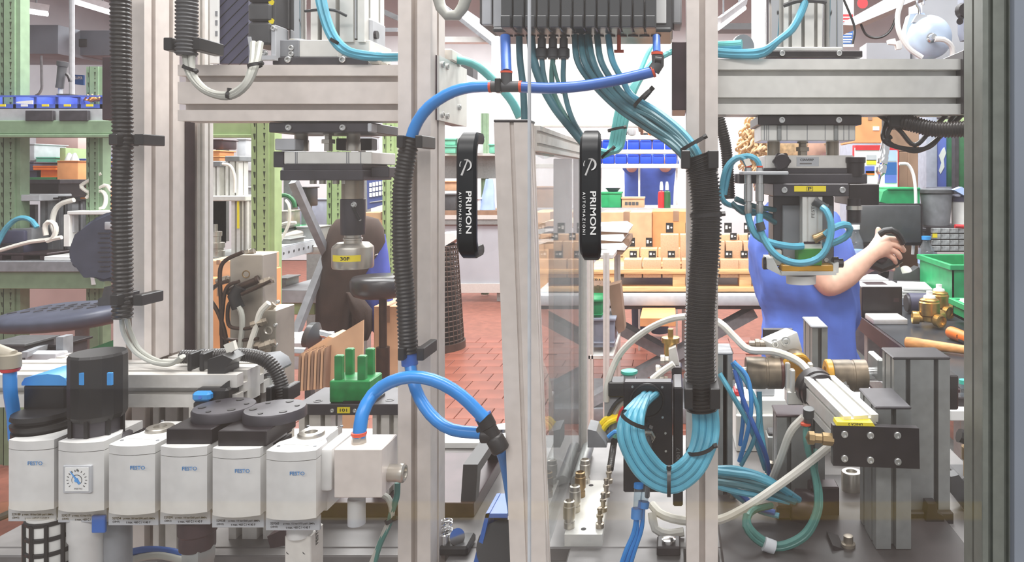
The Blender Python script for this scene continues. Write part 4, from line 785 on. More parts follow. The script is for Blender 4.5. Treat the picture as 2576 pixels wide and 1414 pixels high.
O('white_foot',B().lathe(P(2015,692,.99),(0,0,-1),[(.02,0),(.0195,.011),(0,.0115)],28),M['white'],rp)
for x0,x1 in ((1918,1946),(2093,2119)): O('side_knob',B().lathe(P(x0,662,.985),(1,0,0),[(.007,0),(.0085,.001),(.0085,.008),(.006,.0085),(.006,.0145),(0,.0145)],10),M['bmet'],rp)
screw(rp,1983,650,.992,6); screw(rp,2078,654,.992,6); O('ivory_cheek',B().pb(1945,630,1967,668,.985,.02,.001),M['ivory'],rp)
# twin valves on bracket
O('valve_bracket',B().pb(1868,431,1984,440,.95,.05,.001),M['lgrey'],rp)
for px in (1882,1911):
    v=T('flow_valve',None,None,P(px,440,.96)); v.parent=rp; v.location=WO[v.name]-WO[rp.name]; r=S(.96)
    O('valve_barrel',B().lathe(P(px,440,.96),(0,0,-1),[(9*r,0),(9*r,22*r),(11*r,23*r),(11*r,66*r),(8*r,68*r),(8*r,74*r),(10*r,75*r),(10*r,90*r),(7*r,98*r),(0,98*r)],16),M['zinc'],v)
    O('top_fitting',B().lathe(P(px,431,.96),(0,0,1),[(9*r,0),(9*r,9*r),(7*r,10*r),(0,10*r)],6),M['zinc'],v); O('release_ring',B().cyl(P(px,421,.96),P(px,417,.96),8*r,n=14),M['ored'],v)
gt=T('teal_tubes','teal tubes looping around the press tool marked P','tube set',P(2000,600,.96))
for pts,m in (([(1882,420,.96),(1870,398,.96),(1850,398,.96),(1826,425,.96),(1815,480,.96),(1822,508,.96),(1850,520,.98),(1900,530,1.0),(1945,545,1.01)],'teal'),([(1911,420,.96),(1904,402,.96),(1880,392,.96),(1845,405,.965),(1832,440,.965),(1822,490,.965)],'teal'),
   ([(1882,540,.96),(1888,565,.955),(1905,595,.95),(1945,612,.95),(1990,620,.955),(2020,619,.96)],'teal'),([(1911,540,.955),(1912,570,.95),(1922,602,.945),(1950,640,.94),(1990,660,.94),(2035,660,.94),(2070,640,.94),(2088,600,.94),(2090,560,.94),(2078,530,.945),(2068,522,.95)],'teal'),
   ([(2074,592,.95),(2100,572,.95),(2125,565,.955),(2138,572,.96),(2132,592,.965),(2100,610,.97),(2070,618,.975)],'teal'),([(1840,510,.97),(1870,535,.97),(1910,538,.975),(1950,560,1.0)],'teald'),([(1850,500,.97),(1900,520,.98),(1950,528,1.0)],'teald')):
    O('teal_tube',B().tube(path(pts),.0046 if pts[0][1]>530 else .0036),M[m],gt)
O('label_flag',B().pp([(1870,402),(1884,398),(1892,414),(1878,419)],.945,.004),M['ivory'],gt); O('tube_sleeve',B().cyl(P(1910,560,.948),P(1916,580,.947),.006,n=12),M['smoke'],gt)
bt=T('teal_tube_bundle','fan of teal tubes lying along the pale second beam toward its cylinder','tube bundle',P(1880,120,.98))
for i,(y,m) in enumerate(((112,'teall'),(117,'teal'),(128,'teal'),(136,'teal'),(108,'teall'))):
    O('teal_tube',B().tube(path([(1795,y+4,1.0),(1840,y+2,.99),(1866,y,.985)] if i in(0,1,4) else [(1795,y,.985),(1860,y+4,.98),(1920,y-6+i*2,.975),(1960,100,.975),(1995,60+i*4,.98),(2016+i*3,10,.985),(2022+i*3,-40,.985)]),.0046),M[m],bt)
O('grey_clamp',B().lathe(P(1866,118,1.0),(.4,-1,0),[(.011,0),(.016,0),(.016,.006),(.011,.006)],20),M['grey'],bt)

# ================= RIGHT STATION
def column(name,lab,px0,px1,Y,D,top,capm='bmet',m='alg',nx=2,ny=2,z0=.948,grow=3):
    a=P(px0,top,Y); c=P(px1,top,Y); t=T(name,lab,'profile post',((a.x+c.x)/2,Y+D/2,z0)); O('profile_body',bar(a.x,c.x,Y,Y+D,z0,a.z,'z',nx,ny,.007),M[m],t)
    g=grow*S(Y); O('end_cap',B().box(a.x-g,c.x+g*.3,Y-g,Y+D+g,a.z,a.z+.004,.0015),M[capm],t); return t
pA=column('profile_post','wide grey profile post with a black cap beside the bench edge',2249,2390,1.09,.06,905)
O('foot_plate',B().pb(2220,1290,2400,1322,1.08,.07,.002),M['bmet'],pA); O('foot_clip',B().pp([(2335,1268),(2358,1268),(2358,1290),(2375,1300),(2375,1335),(2340,1335),(2330,1310)],1.07,.03),M['bmet'],pA); O('side_block',B().pb(2388,945,2412,1032,1.09,.05,.002),M['bmet'],pA)
pB=column('profile_post','narrower grey profile post carrying the black plate with six screws',2204,2292,.99,.085,1030,'slate',nx=1,z0=.949)
pC=column('profile_post','grey profile post standing behind the amber clamp pad',2043,2082,1.36,.09,826,'grey',nx=1,z0=.94); 
pD=column('profile_post','slim grey profile post just beside the wide black hose',1806,1843,1.16,.06,893,'grey',nx=1,z0=.948)
pE=column('profile_post','grey profile post with a brown plate under the slanting cylinder',1955,2075,1.15,.05,1050,'brown',z0=.948); O('foot_plate',B().pb(2040,1226,2112,1300,1.09,.03,.002),M['brown'],pE)
# clamps
def clamp(name,lab,axis,c,r,L,m='dsteel'):
    t=T(name,lab,'clamp cylinder',c); d=Vector(axis).normalized(); O('clamp_barrel',B().lathe(c,d,[(r*.96,0),(r,.001),(r,L*.55),(r*.96,L*.56),(r*.96,L*.62),(r,L*.63),(r,L),(0,L)],28),mat('grimy_barrel',(112,100,84),.4,.4,.5,22),t); return t,d
t,d=clamp('clamp_cylinder','grimy clamp cylinder with amber pad facing the slanting cylinder',(1,0,0),P(2092,945,1.2),.0255,.055)
O('amber_pad',B().lathe(P(2092,945,1.2),(-1,0,0),[(.024,-.001),(.026,.001),(.026,.009),(.024,.0105),(.015,.0105),(.013,.0075),(0,.0075)],28),M['amber'],t); O('piston_rod',B().cyl(P(2175,942,1.2),P(2226,942,1.2),.0115,n=18),M['chrome'],t)
fitting(P(2120,962,1.17),(.3,-.3,-1),1.2,'zinc',t); O('white_tube',B().tube(path([(2128,985,1.16),(2134,1010,1.16),(2136,1060,1.18),(2134,1100,1.2)]),.0036),M['ivory'],t); O('end_bracket',B().pb(2208,905,2226,960,1.17,.06,.002),M['alg'],t)
t,d=clamp('clamp_cylinder','grimy clamp cylinder beside the wide black hose',(1,0,0),P(1876,938,1.2),.0255,.056)
O('red_brown_pad',B().lathe(P(1962,938,1.2),(1,0,0),[(.0255,-.001),(.0255,.004),(.02,.008),(0,.008)],28),mat('red_brown_pad',(92,40,28),.35),t); O('piston_rod',B().cyl(P(1840,940,1.2),P(1880,940,1.2),.011,n=16),M['steel'],t)
t,d=clamp('clamp_cylinder','silver clamp head with a round amber pad facing forward',(-.35,1,.35),P(1998,925,1.2),.027,.05)
O('amber_pad',B().lathe(P(1998,925,1.2),(.35,-1,-.35),[(.025,-.002),(.0275,0),(.0275,.006),(.025,.008),(.014,.008),(.013,.006),(0,.006)],28),M['amber'],t); b=B(); b.box(-.026,.026,-.02,.02,-.018,.018,.004); b.rot((0,0,0),'Y',-.3); b.rot((0,0,0),'Z',.35); 
for v in b.bm.verts: v.co+=P(1966,868,1.22)
O('clamp_head',b,M['alw'],t); O('back_plate',B().pb(1920,828,1995,862,1.26,.01,.001),M['bmet'],t); 
for px,py in ((1950,866),(1977,860)): screw(t,px,py,1.195,9)
O('port_stub',B().lathe(P(1930,866,1.22),(-1,0,0),[(.007,0),(.007,.012),(.009,.013),(.009,.02),(.006,.021),(.006,.03),(0,.03)],12),M['dsteel'],t)
# fork pair between the clamps
t=T('fork_gauge','pale steel fork with four upright prongs between the clamps','fork',P(2015,1000,1.16)); O('fork_base',B().pb(1980,985,2062,1020,1.15,.03,.002),M['alw'],t)
for px,py,yy in ((1983,915,1.17),(1995,931,1.15),(2040,915,1.17),(2053,931,1.15)): O('prong',B().pb(px-6,py,px+6,990,yy,.012,.0015),M['alw'],t)
# slanting long cylinder with black plate
sc=T('slanting_cylinder','long silver cylinder aimed forward with a black plate of six screws','air cylinder',P(2120,1060,1.0))
a=P(2060,985,1.12); b0=P(2165,1090,.972); d=(b0-a).normalized(); q=d.to_track_quat('Y','Z'); L=(b0-a).length
b=B(); b.ext([(p-.024,0,r_-.024) for p,r_ in slotpoly(.048,.048,2,2,.004,.004)],(0,L,0)); bmesh.ops.transform(b.bm,matrix=Matrix.Translation(a)@q.to_matrix().to_4x4(),verts=b.bm.verts[:]); O('cylinder_body',b,M['alw'],sc)
O('black_head',B().lathe(a+d*.012,-d,[(.024,0),(.029,.004),(.029,.012),(.026,.014),(.03,.018),(.03,.036),(.025,.042),(0,.042)],28),M['bmet'],sc)
O('mount_plate',B().pp([(2095,1070),(2312,1078),(2314,1180),(2096,1172)],.958,.012),M['bmet'],sc)
for px,py in ((2124,1092),(2189,1095),(2257,1095),(2124,1153),(2189,1157),(2258,1161)): screw(sc,px,py,.958,9)
O('yellow_label',B().pp([(2106,1062),(2196,1064),(2202,1073),(2104,1071)],.957,.02),M['yellow'],sc); text(sc,'UNICA 2',P(2152,1067.5,.9566),36*S(.957),6*S(.957),'ink',180)
O('port_fitting',B().lathe(P(2034,1041,1.05),(0,.2,-1),[(.008,-.008),(.008,.004),(.0065,.005),(.0065,.018),(0,.018)],14),M['smoke'],sc); O('orange_ring',B().cyl(P(2027,1064,1.05),P(2027,1069,1.05),.0075,n=14),M['ored'],sc)
O('port_fitting',B().lathe(P(2095,1106,.965),(-1,0,.08),[(.0085,0),(.0085,.014),(.0065,.015),(.0065,.024),(.009,.025),(.009,.032),(.007,.033),(0,.036)],8),M['brassd'],sc)
# tubes of the right station
def tset(lab,items,cat='tube set',name='tubes'):
    t=T(name,lab,cat,P(*items[0][0][0])); 
    for pts,r,m in items: O('loose_tube',B().tube(path(pts),r),M[m],t)
    return t
tset('white hose arching high from the black box to the amber clamps',[([(1525,1010,1.3),(1530,960,1.3),(1560,890,1.3),(1620,835,1.28),(1690,802,1.25),(1760,797,1.22),(1810,812,1.2),(1850,850,1.19),(1885,880,1.18),(1950,885,1.17),(2010,910,1.16),(2045,950,1.14)],.0058,'ivory'),([(1640,955,1.25),(1665,935,1.25),(1695,915,1.25)],.006,'ivory')],'hose','white_hose')
tset('white hose running behind the brown post to the black plate fitting',[([(1640,1270,1.08),(1665,1295,1.06),(1720,1310,1.05),(1800,1310,1.04),(1870,1280,1.03),(1960,1220,1.03),(2040,1160,1.02),(2095,1115,1.02)],.0062,'ivory'),([(1640,1290,1.05),(1648,1330,1.04),(1680,1343,1.04),(1720,1338,1.04)],.006,'ivory')],'hose','white_hose')
tset('white hose sloping from the slanting cylinder to the table',[([(2022,1050,1.06),(1990,1085,1.07),(1965,1150,1.1),(1945,1200,1.13)],.006,'ivory')],'hose','white_hose')
tset('green-grey tubes dropping from the slanting cylinder into a tied loop on the dark plate',[([(2027,1070,1.05),(2030,1120,1.03),(2043,1170,1.02),(2055,1230,1.01),(2052,1290,1.0),(2020,1345,.995),(1960,1372,.99),(1915,1355,.99),(1885,1325,.99),(1882,1300,1.0),(1900,1282,1.02),(1940,1272,1.05)],.0046,'tealg'),([(2055,1130,1.03),(2050,1180,1.02),(2062,1240,1.01),(2058,1295,1.0),(2025,1352,.995),(1958,1380,.99),(1905,1360,.99),(1876,1325,.99),(1878,1295,1.0)],.0046,'tealg')])
t=tset('fan of pale blue tubes entering the brown cup on the dark plate',[([(1800,1186,1.07),(1850,1192,1.06),(1900,1200,1.05),(1960,1225,1.05),(2010,1258,1.07)],.005,'teal'),([(1800,1196,1.07),(1860,1205,1.06),(1930,1220,1.05),(1990,1245,1.06)],.005,'teald'),([(1800,1212,1.06),(1870,1222,1.05),(1940,1240,1.05),(2000,1262,1.06)],.005,'teald'),([(1800,1180,1.08),(1850,1180,1.07),(1920,1200,1.06),(1985,1240,1.07)],.005,'teal'),([(1800,1222,1.06),(1860,1238,1.05),(1930,1250,1.05),(1985,1262,1.06)],.0046,'teal'),([(1810,1205,1.09),(1860,1240,1.09),(1900,1275,1.08),(1950,1290,1.07)],.0042,'blued'),([(1815,1215,1.09),(1870,1260,1.09),(1910,1285,1.08),(1960,1298,1.07)],.0042,'teal')])
cp_=T('tube_cup','brown round cup on the dark plate swallowing the tube fan','cup',(P(2010,0,1.08).x,1.1,.948)); O('cup_wall',B().lathe(P(1990,1270,1.09),(1,-.25,-.1),[(.018,0),(.024,.003),(.026,.02),(.022,.036),(0,.036)],24),M['brown'],cp_); O('cup_foot',B().box(P(1950,0,1.09).x,P(2040,0,1.09).x,1.075,1.115,.948,.968,.003),M['brown'],cp_)
tset('blue thin tubes falling from the clamp cylinders behind the slim post',[([(1810,940,1.15),(1840,990,1.14),(1880,1060,1.14),(1905,1120,1.15),(1925,1180,1.17)],.004,'teal'),([(1845,910,1.15),(1880,950,1.14),(1890,1020,1.13),(1880,1090,1.14),(1860,1160,1.16)],.0036,'bluel'),([(1850,920,1.15),(1885,975,1.14),(1908,1040,1.13),(1895,1110,1.14),(1865,1170,1.16)],.0036,'teal'),([(1848,930,1.15),(1868,1000,1.14),(1900,1080,1.13),(1928,1150,1.15),(1935,1195,1.17)],.0036,'blued'),([(1842,912,1.16),(1862,960,1.16),(1870,1040,1.16),(1862,1120,1.17)],.0034,'bluel'),([(1910,985,1.2),(1912,1060,1.19),(1920,1120,1.18),(1932,1190,1.17)],.0046,'teal')])
for px,py,Y in ((1842,1255,1.15),(1935,1190,1.2)): O('tube_plug',B().lathe(P(px,py,Y),(.2,0,1),[(.007,-.012),(.007,-.002),(.005,0),(.005,.01),(.008,.011),(.008,.018),(0,.02)],10),'dsteel',None,'dark metal tube plug standing behind the slim post' if px<1900 else 'dark metal tube plug among the falling blue tubes','plug')
t=T('stop_post','dark angle stop with a hex bolt on the dark plate','stop',(P(2130,0,1.0).x,1.0,.948)); O('angle_foot',B().pp([(2095,1372),(2150,1392),(2175,1440),(2095,1440)],.99,.04),M['bmet'],t); O('bolt_head',B().lathe(P(2134,1370,1.0),(0,0,1),[(.0095,-.006),(.0095,.002),(.0065,.003),(.0065,.012),(.004,.0125),(0,.0125)],16),M['dsteel'],t)
t=T('stop_post','low black stop with a chrome bolt at the front of the light plate','stop',(P(1680,0,.99).x,.995,.94)); O('foot_block',B().box(P(1652,0,.99).x,P(1712,0,.99).x,.987,1.02,.94,.953,.002),M['bmet'],t); O('bolt_head',B().lathe((P(1682,0,.99).x,1.0,.953),(0,0,1),[(.0095,0),(.0095,.005),(.006,.006),(0,.006)],16),M['chrome'],t)
O('tube_collar',B().cyl(P(1922,1368,.985),P(1948,1378,.985),.009,n=16),'lgrey',None,'pale collar around the green-grey tube loop','collar')
O('steel_standoff',B().lathe((P(2142,0,1.18).x,1.18,.94),(0,0,1),[(.016,0),(.016,.035),(.015,.037),(.009,.037),(.008,.033),(0,.033)],24),'steel',None,'polished steel standoff on the table behind the black plate','standoff')
# pieces in front of outer post, lower right
t=T('brass_clamp','brass-bodied clamp with a black handle beside the outer post','clamp',P(2450,1200,1.15)); O('brass_body',B().lathe(P(2452,1205,1.15),(0,0,1),[(.017,0),(.017,.03),(.02,.031),(.02,.05),(.016,.055),(0,.055)],22),M['brassd'],t); O('paper_label',B().pb(2436,1150,2452,1200,1.128,.002),M['paper'],t); O('black_handle',B().tube(path([(2412,1095,1.15),(2440,1105,1.15),(2458,1125,1.15)]),.011),M['black'],t); O('clamp_foot',B().pb(2420,1205,2478,1305,1.14,.06,.003),M['dgrey'],t); O('amber_foot',B().pb(2440,1260,2480,1345,1.1,.04,.002),M['brown'],t)
O('clamp_lever',B().pp([(2392,1200),(2412,1195),(2465,1262),(2465,1300),(2440,1300),(2392,1240)],1.12,.02),'dgrey',None,'grey slanting clamp lever at the foot of the wide grey post','lever')
O('rail_strip',B().pb(2410,1000,2600,1030,1.3,.03,.002),'bmet',None,'black strip behind the wide grey post at table height','strip'); O('rail_strip',B().pb(2390,1032,2600,1060,1.28,.03,.002),'paper',None,'white strip under the black one behind the wide grey post','strip')
t=T('glass_bottle','tiny green-capped vial beyond the wide grey post','vial',P(2425,1000,1.31)); O('vial_glass',B().cyl(P(2424,1000,1.31),P(2424,965,1.31),.006,n=12),MC['bottle_plastic'],t); O('vial_cap',B().cyl(P(2424,965,1.31),P(2424,955,1.31),.008,n=12),M['tealcap'],t)
# small parts behind black box
t=T('emergency_button','teal mushroom button on a small box behind the black valve box','button',P(1580,960,1.3)); O('button_cap',B().lathe(P(1583,942,1.3),(0,0,1),[(.012,0),(.015,.003),(.0145,.007),(.006,.009),(0,.009)],22),M['tealcap'],t); O('button_stem',B().cyl(P(1583,962,1.3),P(1583,942,1.3),.01,n=16),M['lgrey'],t); O('button_box',B().pb(1530,962,1600,1000,1.29,.04,.002),M['black'],t); O('box_body',B().pb(1520,1000,1600,1115,1.3,.04,.002),M['lgrey'],t)
t=T('brass_valve_test','brass valve clamped on steel tooling behind the wide hose','test fixture',P(1700,920,1.3)); O('brass_body',B().lathe(P(1687,905,1.32),(0,0,1),[(.012,0),(.012,.03),(.016,.031),(.016,.04),(.005,.041),(.005,.055),(0,.055)],18),M['brass'],t); O('steel_block',B().pp([(1682,880),(1700,873),(1710,925),(1712,960),(1685,930)],1.29,.03),M['al'],t); O('black_block',B().pb(1690,922,1715,960,1.28,.03,.002),M['bmet'],t)
for px,py in ((1672,905),(1660,930),(1670,955)): O('bolt_stub',B().lathe(P(px+10,py,1.29),(-1,0,0),[(.006,0),(.006,.006),(.0085,.007),(.0085,.014),(0,.014)],8),M['steel'],t)
t=tset('yellow and grey cables fanning behind the black valve box',[([(1600,1040,1.3),(1560,1046,1.3),(1525,1055,1.3),(1505,1080,1.3)],.006,'ylw'),([(1600,1046,1.29),(1560,1053,1.29),(1530,1065,1.29),(1512,1090,1.29)],.005,'ylw'),([(1590,990,1.3),(1555,1010,1.3),(1535,1040,1.3),(1525,1080,1.3)],.004,'dgrey'),([(1590,1000,1.3),(1562,1020,1.3),(1545,1050,1.3),(1540,1090,1.3)],.004,'cable'),([(1585,1020,1.28),(1565,1030,1.28),(1555,1060,1.28)],.0035,'red'),([(1592,1060,1.28),(1560,1075,1.28),(1545,1100,1.28)],.0045,'mint'),([(1575,1100,1.27),(1550,1085,1.27),(1530,1100,1.27)],.004,'bluel')],'cable set','cables')
O('cable_tray',B().pp([(1478,1080),(1500,1085),(1520,1110),(1526,1126),(1478,1126)],1.25,.05),'grey',None,'grey curved cable tray at the foot of the partition','tray')

# white machine bed and clutter behind the clamps
t=T('machine_bed','white machine bed with small parts behind the clamp cylinders','machine bed',(.25,1.42,.94)); O('bed_body',B().box(P(1850,0,1.38).x,P(2215,0,1.38).x,1.37,1.45,.94,P(0,1000,1.38).z,.003),M['panelw'],t); O('bed_edge',B().box(P(1850,0,1.38).x,P(2215,0,1.38).x,1.36,1.37,.94,P(0,1040,1.37).z,.002),M['alw'],t)
for q,m,lb in (((1848,992,1866,1006),'red','small red bottle lying on the white machine bed'),((1900,975,1950,1000),'lgrey','grey clear tray on the white machine bed'),((1930,1040,1975,1110),'alg','grey slotted block before the white machine bed'),((2100,1005,2140,1040),'alw','pale clamp foot before the white machine bed')):
    k=T('machine_part',lb,'part',P((q[0]+q[2])/2,q[3],1.35)); yy=1.385 if 'on the' in lb else 1.3; zz=P(0,1000,1.38).z if 'on the' in lb else .94; O('part_body',B().box(P(q[0],0,yy).x,P(q[2],0,yy).x,yy,yy+.04,zz,zz+(q[3]-q[1])*S(yy),.004),M[m],k); O('part_cap',B().box(P(q[0]+4,0,yy).x,P(q[2]-4,0,yy).x,yy+.006,yy+.034,zz+(q[3]-q[1])*S(yy),zz+(q[3]-q[1])*S(yy)+.006,.002),M['dgrey' if m!='red' else 'paper'],k)
# ================= LEFT GREEN RACK AND CHAIR
def thing(name,lab,cat,px,py,Y,group=None): return T(name,lab,cat,P(px,py,Y),group)
def zpx(py,Y): return P(0,py,Y).z
def upright(par,px0,px1,Y,top,m,hole=True,flange=.3,z0=0):
    a=P(px0,top,Y); c=P(px1,top,Y); w_=c.x-a.x
    b=B(); b.box(a.x,a.x+w_*.28,Y,Y+.01,z0,a.z); b.box(a.x+w_*.28,a.x+w_*.8,Y-.012,Y-.004,z0,a.z); b.box(a.x+w_*.8,c.x,Y-.004,Y+.05,z0,a.z); b.box(a.x+w_*.26,a.x+w_*.31,Y-.012,Y+.01,z0,a.z); o=O('perforated_upright',b,M[m],par)
    if hole:
        b=B(); z=z0+.7
        while z<a.z-.02:
            x=a.x+w_*.14; b.ext([(x-w_*.06,Y-.0006,z+.012),(x+w_*.06,Y-.0006,z+.012),(x+w_*.03,Y-.0006,z-.012),(x-w_*.01,Y-.0006,z-.012)],(0,.0005,0)); x=a.x+w_*.62; b.ext([(x-w_*.05,Y-.0126,z+.014),(x+w_*.05,Y-.0126,z+.014),(x,Y-.0126,z-.016)],(0,.0005,0)); b.box(x-w_*.03,x+w_*.03,Y-.0126,Y-.0121,z+.028,z+.034); z+=.05
        O('punched_slots',b,mat('slot_shadow_green',(58,66,44),.8,0,0),par,kind='stuff')
    return o
ra=thing('storage_rack','grey-green steel rack with blue bins on its shelf behind the chair','rack',130,655,3.6); Y=3.6
O('shelf_beam',B().pb(-60,303,292,337,Y,.05,.003),M['greend'],ra); O('shelf_beam_lip',B().pb(-60,337,292,346,Y-.01,.03,.003),M['greend'],ra); O('shelf_deck',B().pb(-60,274,300,303,Y+.02,.6),M['lgrey'],ra)
for x0,x1 in ((63,132),(148,220)): O('bumper_pad',B().pb(x0,278,x1,304,Y-.006,.02,.002),M['slate'],ra)
upright(ra,-2,53,Y+.1,-60,'greend'); upright(ra,217,260,Y+.1,168,'greend'); O('lower_beam',B().pb(-60,683,262,727,Y,.05,.003),M['greend'],ra); O('bench_deck',B().box(P(-60,0,Y).x,P(300,0,Y).x,Y-.02,Y+.75,zpx(683,Y),zpx(656,Y),.003),M['grey'],ra); O('label_tag',B().pp([(227,696),(236,696),(240,716),(230,717)],Y-.005,.004),M['paper'],ra)
for i,(x0,x1) in enumerate(((-24,36),(37,88),(89,142),(144,198),(200,254),(255,310))):
    labs=['blue open-front bin at the near end of the rack shelf','blue open-front bin with white paper hanging over its front','blue open-front bin between paper-draped bin and screwdriver','blue open-front bin right below the black spray handle','blue open-front bin filled with brass coloured pins','blue bin half hidden behind the corrugated hose']
    t=thing('storage_bin',labs[i],'bin',(x0+x1)/2,274,Y,'blue bins on the rack shelf'); b=B(); w_=x1-x0
    b.pb(x0,262,x1,272,Y+.03,.17); b.pb(x0,241,x0+3,272,Y+.03,.17); b.pb(x1-3,241,x1,272,Y+.03,.17); b.pb(x0,241,x1,272,Y+.2,.006); b.pb(x0,240,x1,244,Y+.02,.01); O('bin_shell',b,M['bin'],t)
    O('label_card',B().pb(x0+w_*.3,262,x0+w_*.62,268,Y-.003,.003),M['yellow' if i!=1 else 'paper'],t)
    if i==1: O('paper_sheet',B().pp([(x0+4,256),(x1-6,252),(x1-6,262),(x0+4,260)],Y-.002,.004),M['paper'],t)
    if i==4:
        b=B()
        for k in range(12):
            p=P(x0+12+k*3,256-abs(k-6)*.8,Y+.05); b.cyl(p,p+Vector((.04,random.uniform(-.04,.04),random.uniform(.0,.03))),.004,n=5)
        O('brass_pins',b,M['woodo'],t,kind='stuff')
t=thing('spray_nozzle','black hose handle standing upright behind the blue bins','handle',158,235,3.75); O('handle_body',B().lathe(P(150,222,3.75),(.13,0,1),[(.018,0),(.018,.01),(.017,.02),(.02,.11),(.024,.112),(.026,.135),(.02,.137),(0,.138)],16),M['dgrey'],t); O('trigger_lever',B().tube(path([(167,186,3.74),(174,194,3.74),(177,206,3.74)]),.008),M['bmet'],t); O('pin',B().cyl(P(152,240,3.75),P(152,222,3.75),.01,n=10),M['lgrey'],t); O('pedestal',B().pb(142,236,176,241,3.72,.1),M['dgrey'],t)
t=O('wall_sign',B().pp([(185,188),(210,189),(210,214),(187,212)],8.5,.02),'sign',None,'small blue sign on the white wall above the blue bins','sign'); text(t,'SUPER',P(198,196,8.495),20*S(8.5),7*S(8.5),'inkw')
# clutter on the rack bench (bench top z)
zb=zpx(656,Y); Yb=3.75
def blk(name,lab,cat,px0,py0,px1,py1,Yq,D,m,bev=.003,group=None,kids=()):
    if not kids: return O(name,B().pb(px0,py0,px1,py1,Yq,D,bev),m,None,lab,cat,group)
    t=thing(name,lab,cat,(px0+px1)/2,py1,Yq,group); O('body',B().pb(px0,py0,px1,py1,Yq,D,bev),M[m],t)
    for kn,q,dy,dd,km in kids: O(kn,B().pb(*q,Yq+dy,dd,.001),M[km],t)
    return t
blk('film_roll_box','black plastic-wrapped box on the rack bench','box',62,455,146,495,4.1,.25,'bmet',kids=[('lid',(58,452,150,462),-.01,.27,'slate')])
for i,(x0,x1,y0,lb) in enumerate(((98,135,497,'black-capped grey profile post on the rack bench under the dark box'),(146,166,494,'slim black-capped post beside the arched white cable'),(150,184,503,'black-capped post standing nearest the white bracket'),(205,232,503,'black-capped post behind the white bracket'))):
    t=thing('profile_post',lb,'profile post',(x0+x1)/2,640,3.8); O('profile_body',bar(P(x0+3,0,3.8).x,P(x1-3,0,3.8).x,3.8,3.9,zb,zpx(y0+3,3.8),'z',1,1,.015),M['grey'],t); O('end_cap',B().pb(x0,y0,x1,y0+4,3.78,.14),M['bmet'],t)
blk('grey_board','grey shelf board on brackets at the near end of the rack bench','board',-40,490,100,506,3.7,.2,'lgrey',kids=[('support',(24,506,34,640),.05,.03,'grey'),('rear_panel',(0,515,88,590),.15,.02,'slate')])
blk('drill_unit','dark blue machine head on the rack bench under the grey board','machine',-10,580,60,640,3.66,.15,'navy',.01,kids=[('hub',(30,575,80,610),.02,.1,'grey'),('base_block',(0,612,48,636),-.02,.2,'slate')])
O('teal_hose',B().tube(path([(-10,620,3.62),(15,575,3.62),(45,550,3.62),(75,552,3.62),(93,572,3.62)]),.012),'teal',None,'pale blue hose arching over the dark machine head','hose')
O('white_cable',B().tube(path([(0,630,3.6),(40,618,3.6),(80,608,3.6),(120,603,3.6),(155,597,3.6)]),.01),'ivory',None,'beige cable lying across the rack bench','cable')
O('white_cable',B().tube(path([(186,503,3.7),(155,512,3.7),(138,530,3.7),(132,562,3.7),(140,590,3.7)]),.012),'ivory',None,'white cable arching beside the black-capped posts','cable')
O('white_cable',B().tube(path([(116,592,3.6),(113,570,3.6),(122,558,3.6),(136,562,3.6),(141,580,3.6),(132,600,3.6),(118,606,3.6)]),.011),'ivory',None,'beige cable coiled in a ring on the rack bench','cable')
for k,pts in enumerate(([(256,436,3.7),(210,462,3.7),(204,470,3.7),(220,482,3.7),(250,498,3.7)],[(218,498,3.7),(235,482,3.7),(255,470,3.7),(268,466,3.7),(280,480,3.7)],[(236,490,3.7),(255,480,3.7),(266,495,3.7),(262,520,3.7),(245,526,3.7)])):
    O('cream_tube',B().tube(path(pts),.009),'ivory',None,['cream tube bent sharply beside the grey-green upright','cream tube arching into the tangle beside the hose','cream tube hanging at the front of the tangle'][k],'tube')
blk('white_bracket','white L-shaped bracket on the rack bench behind the chair back','bracket',168,531,292,540,3.62,.1,'white',kids=[('leg_panel',(160,540,174,620),0,.05,'white'),('leg_panel',(182,540,186,585),.02,.03,'lgrey')])
blk('plinth_block','white plinth block on the rack bench beside the chair back','block',110,645,190,656,3.6,.2,'paper'); blk('wood_pallet','small brown wooden pallet on the rack bench','pallet',-20,637,118,643,3.62,.2,'brown',kids=[('block',(-10,643,4,656),0,.15,'brown'),('block',(28,643,58,656),0,.15,'brown'),('block',(100,643,112,656),0,.15,'brown')])
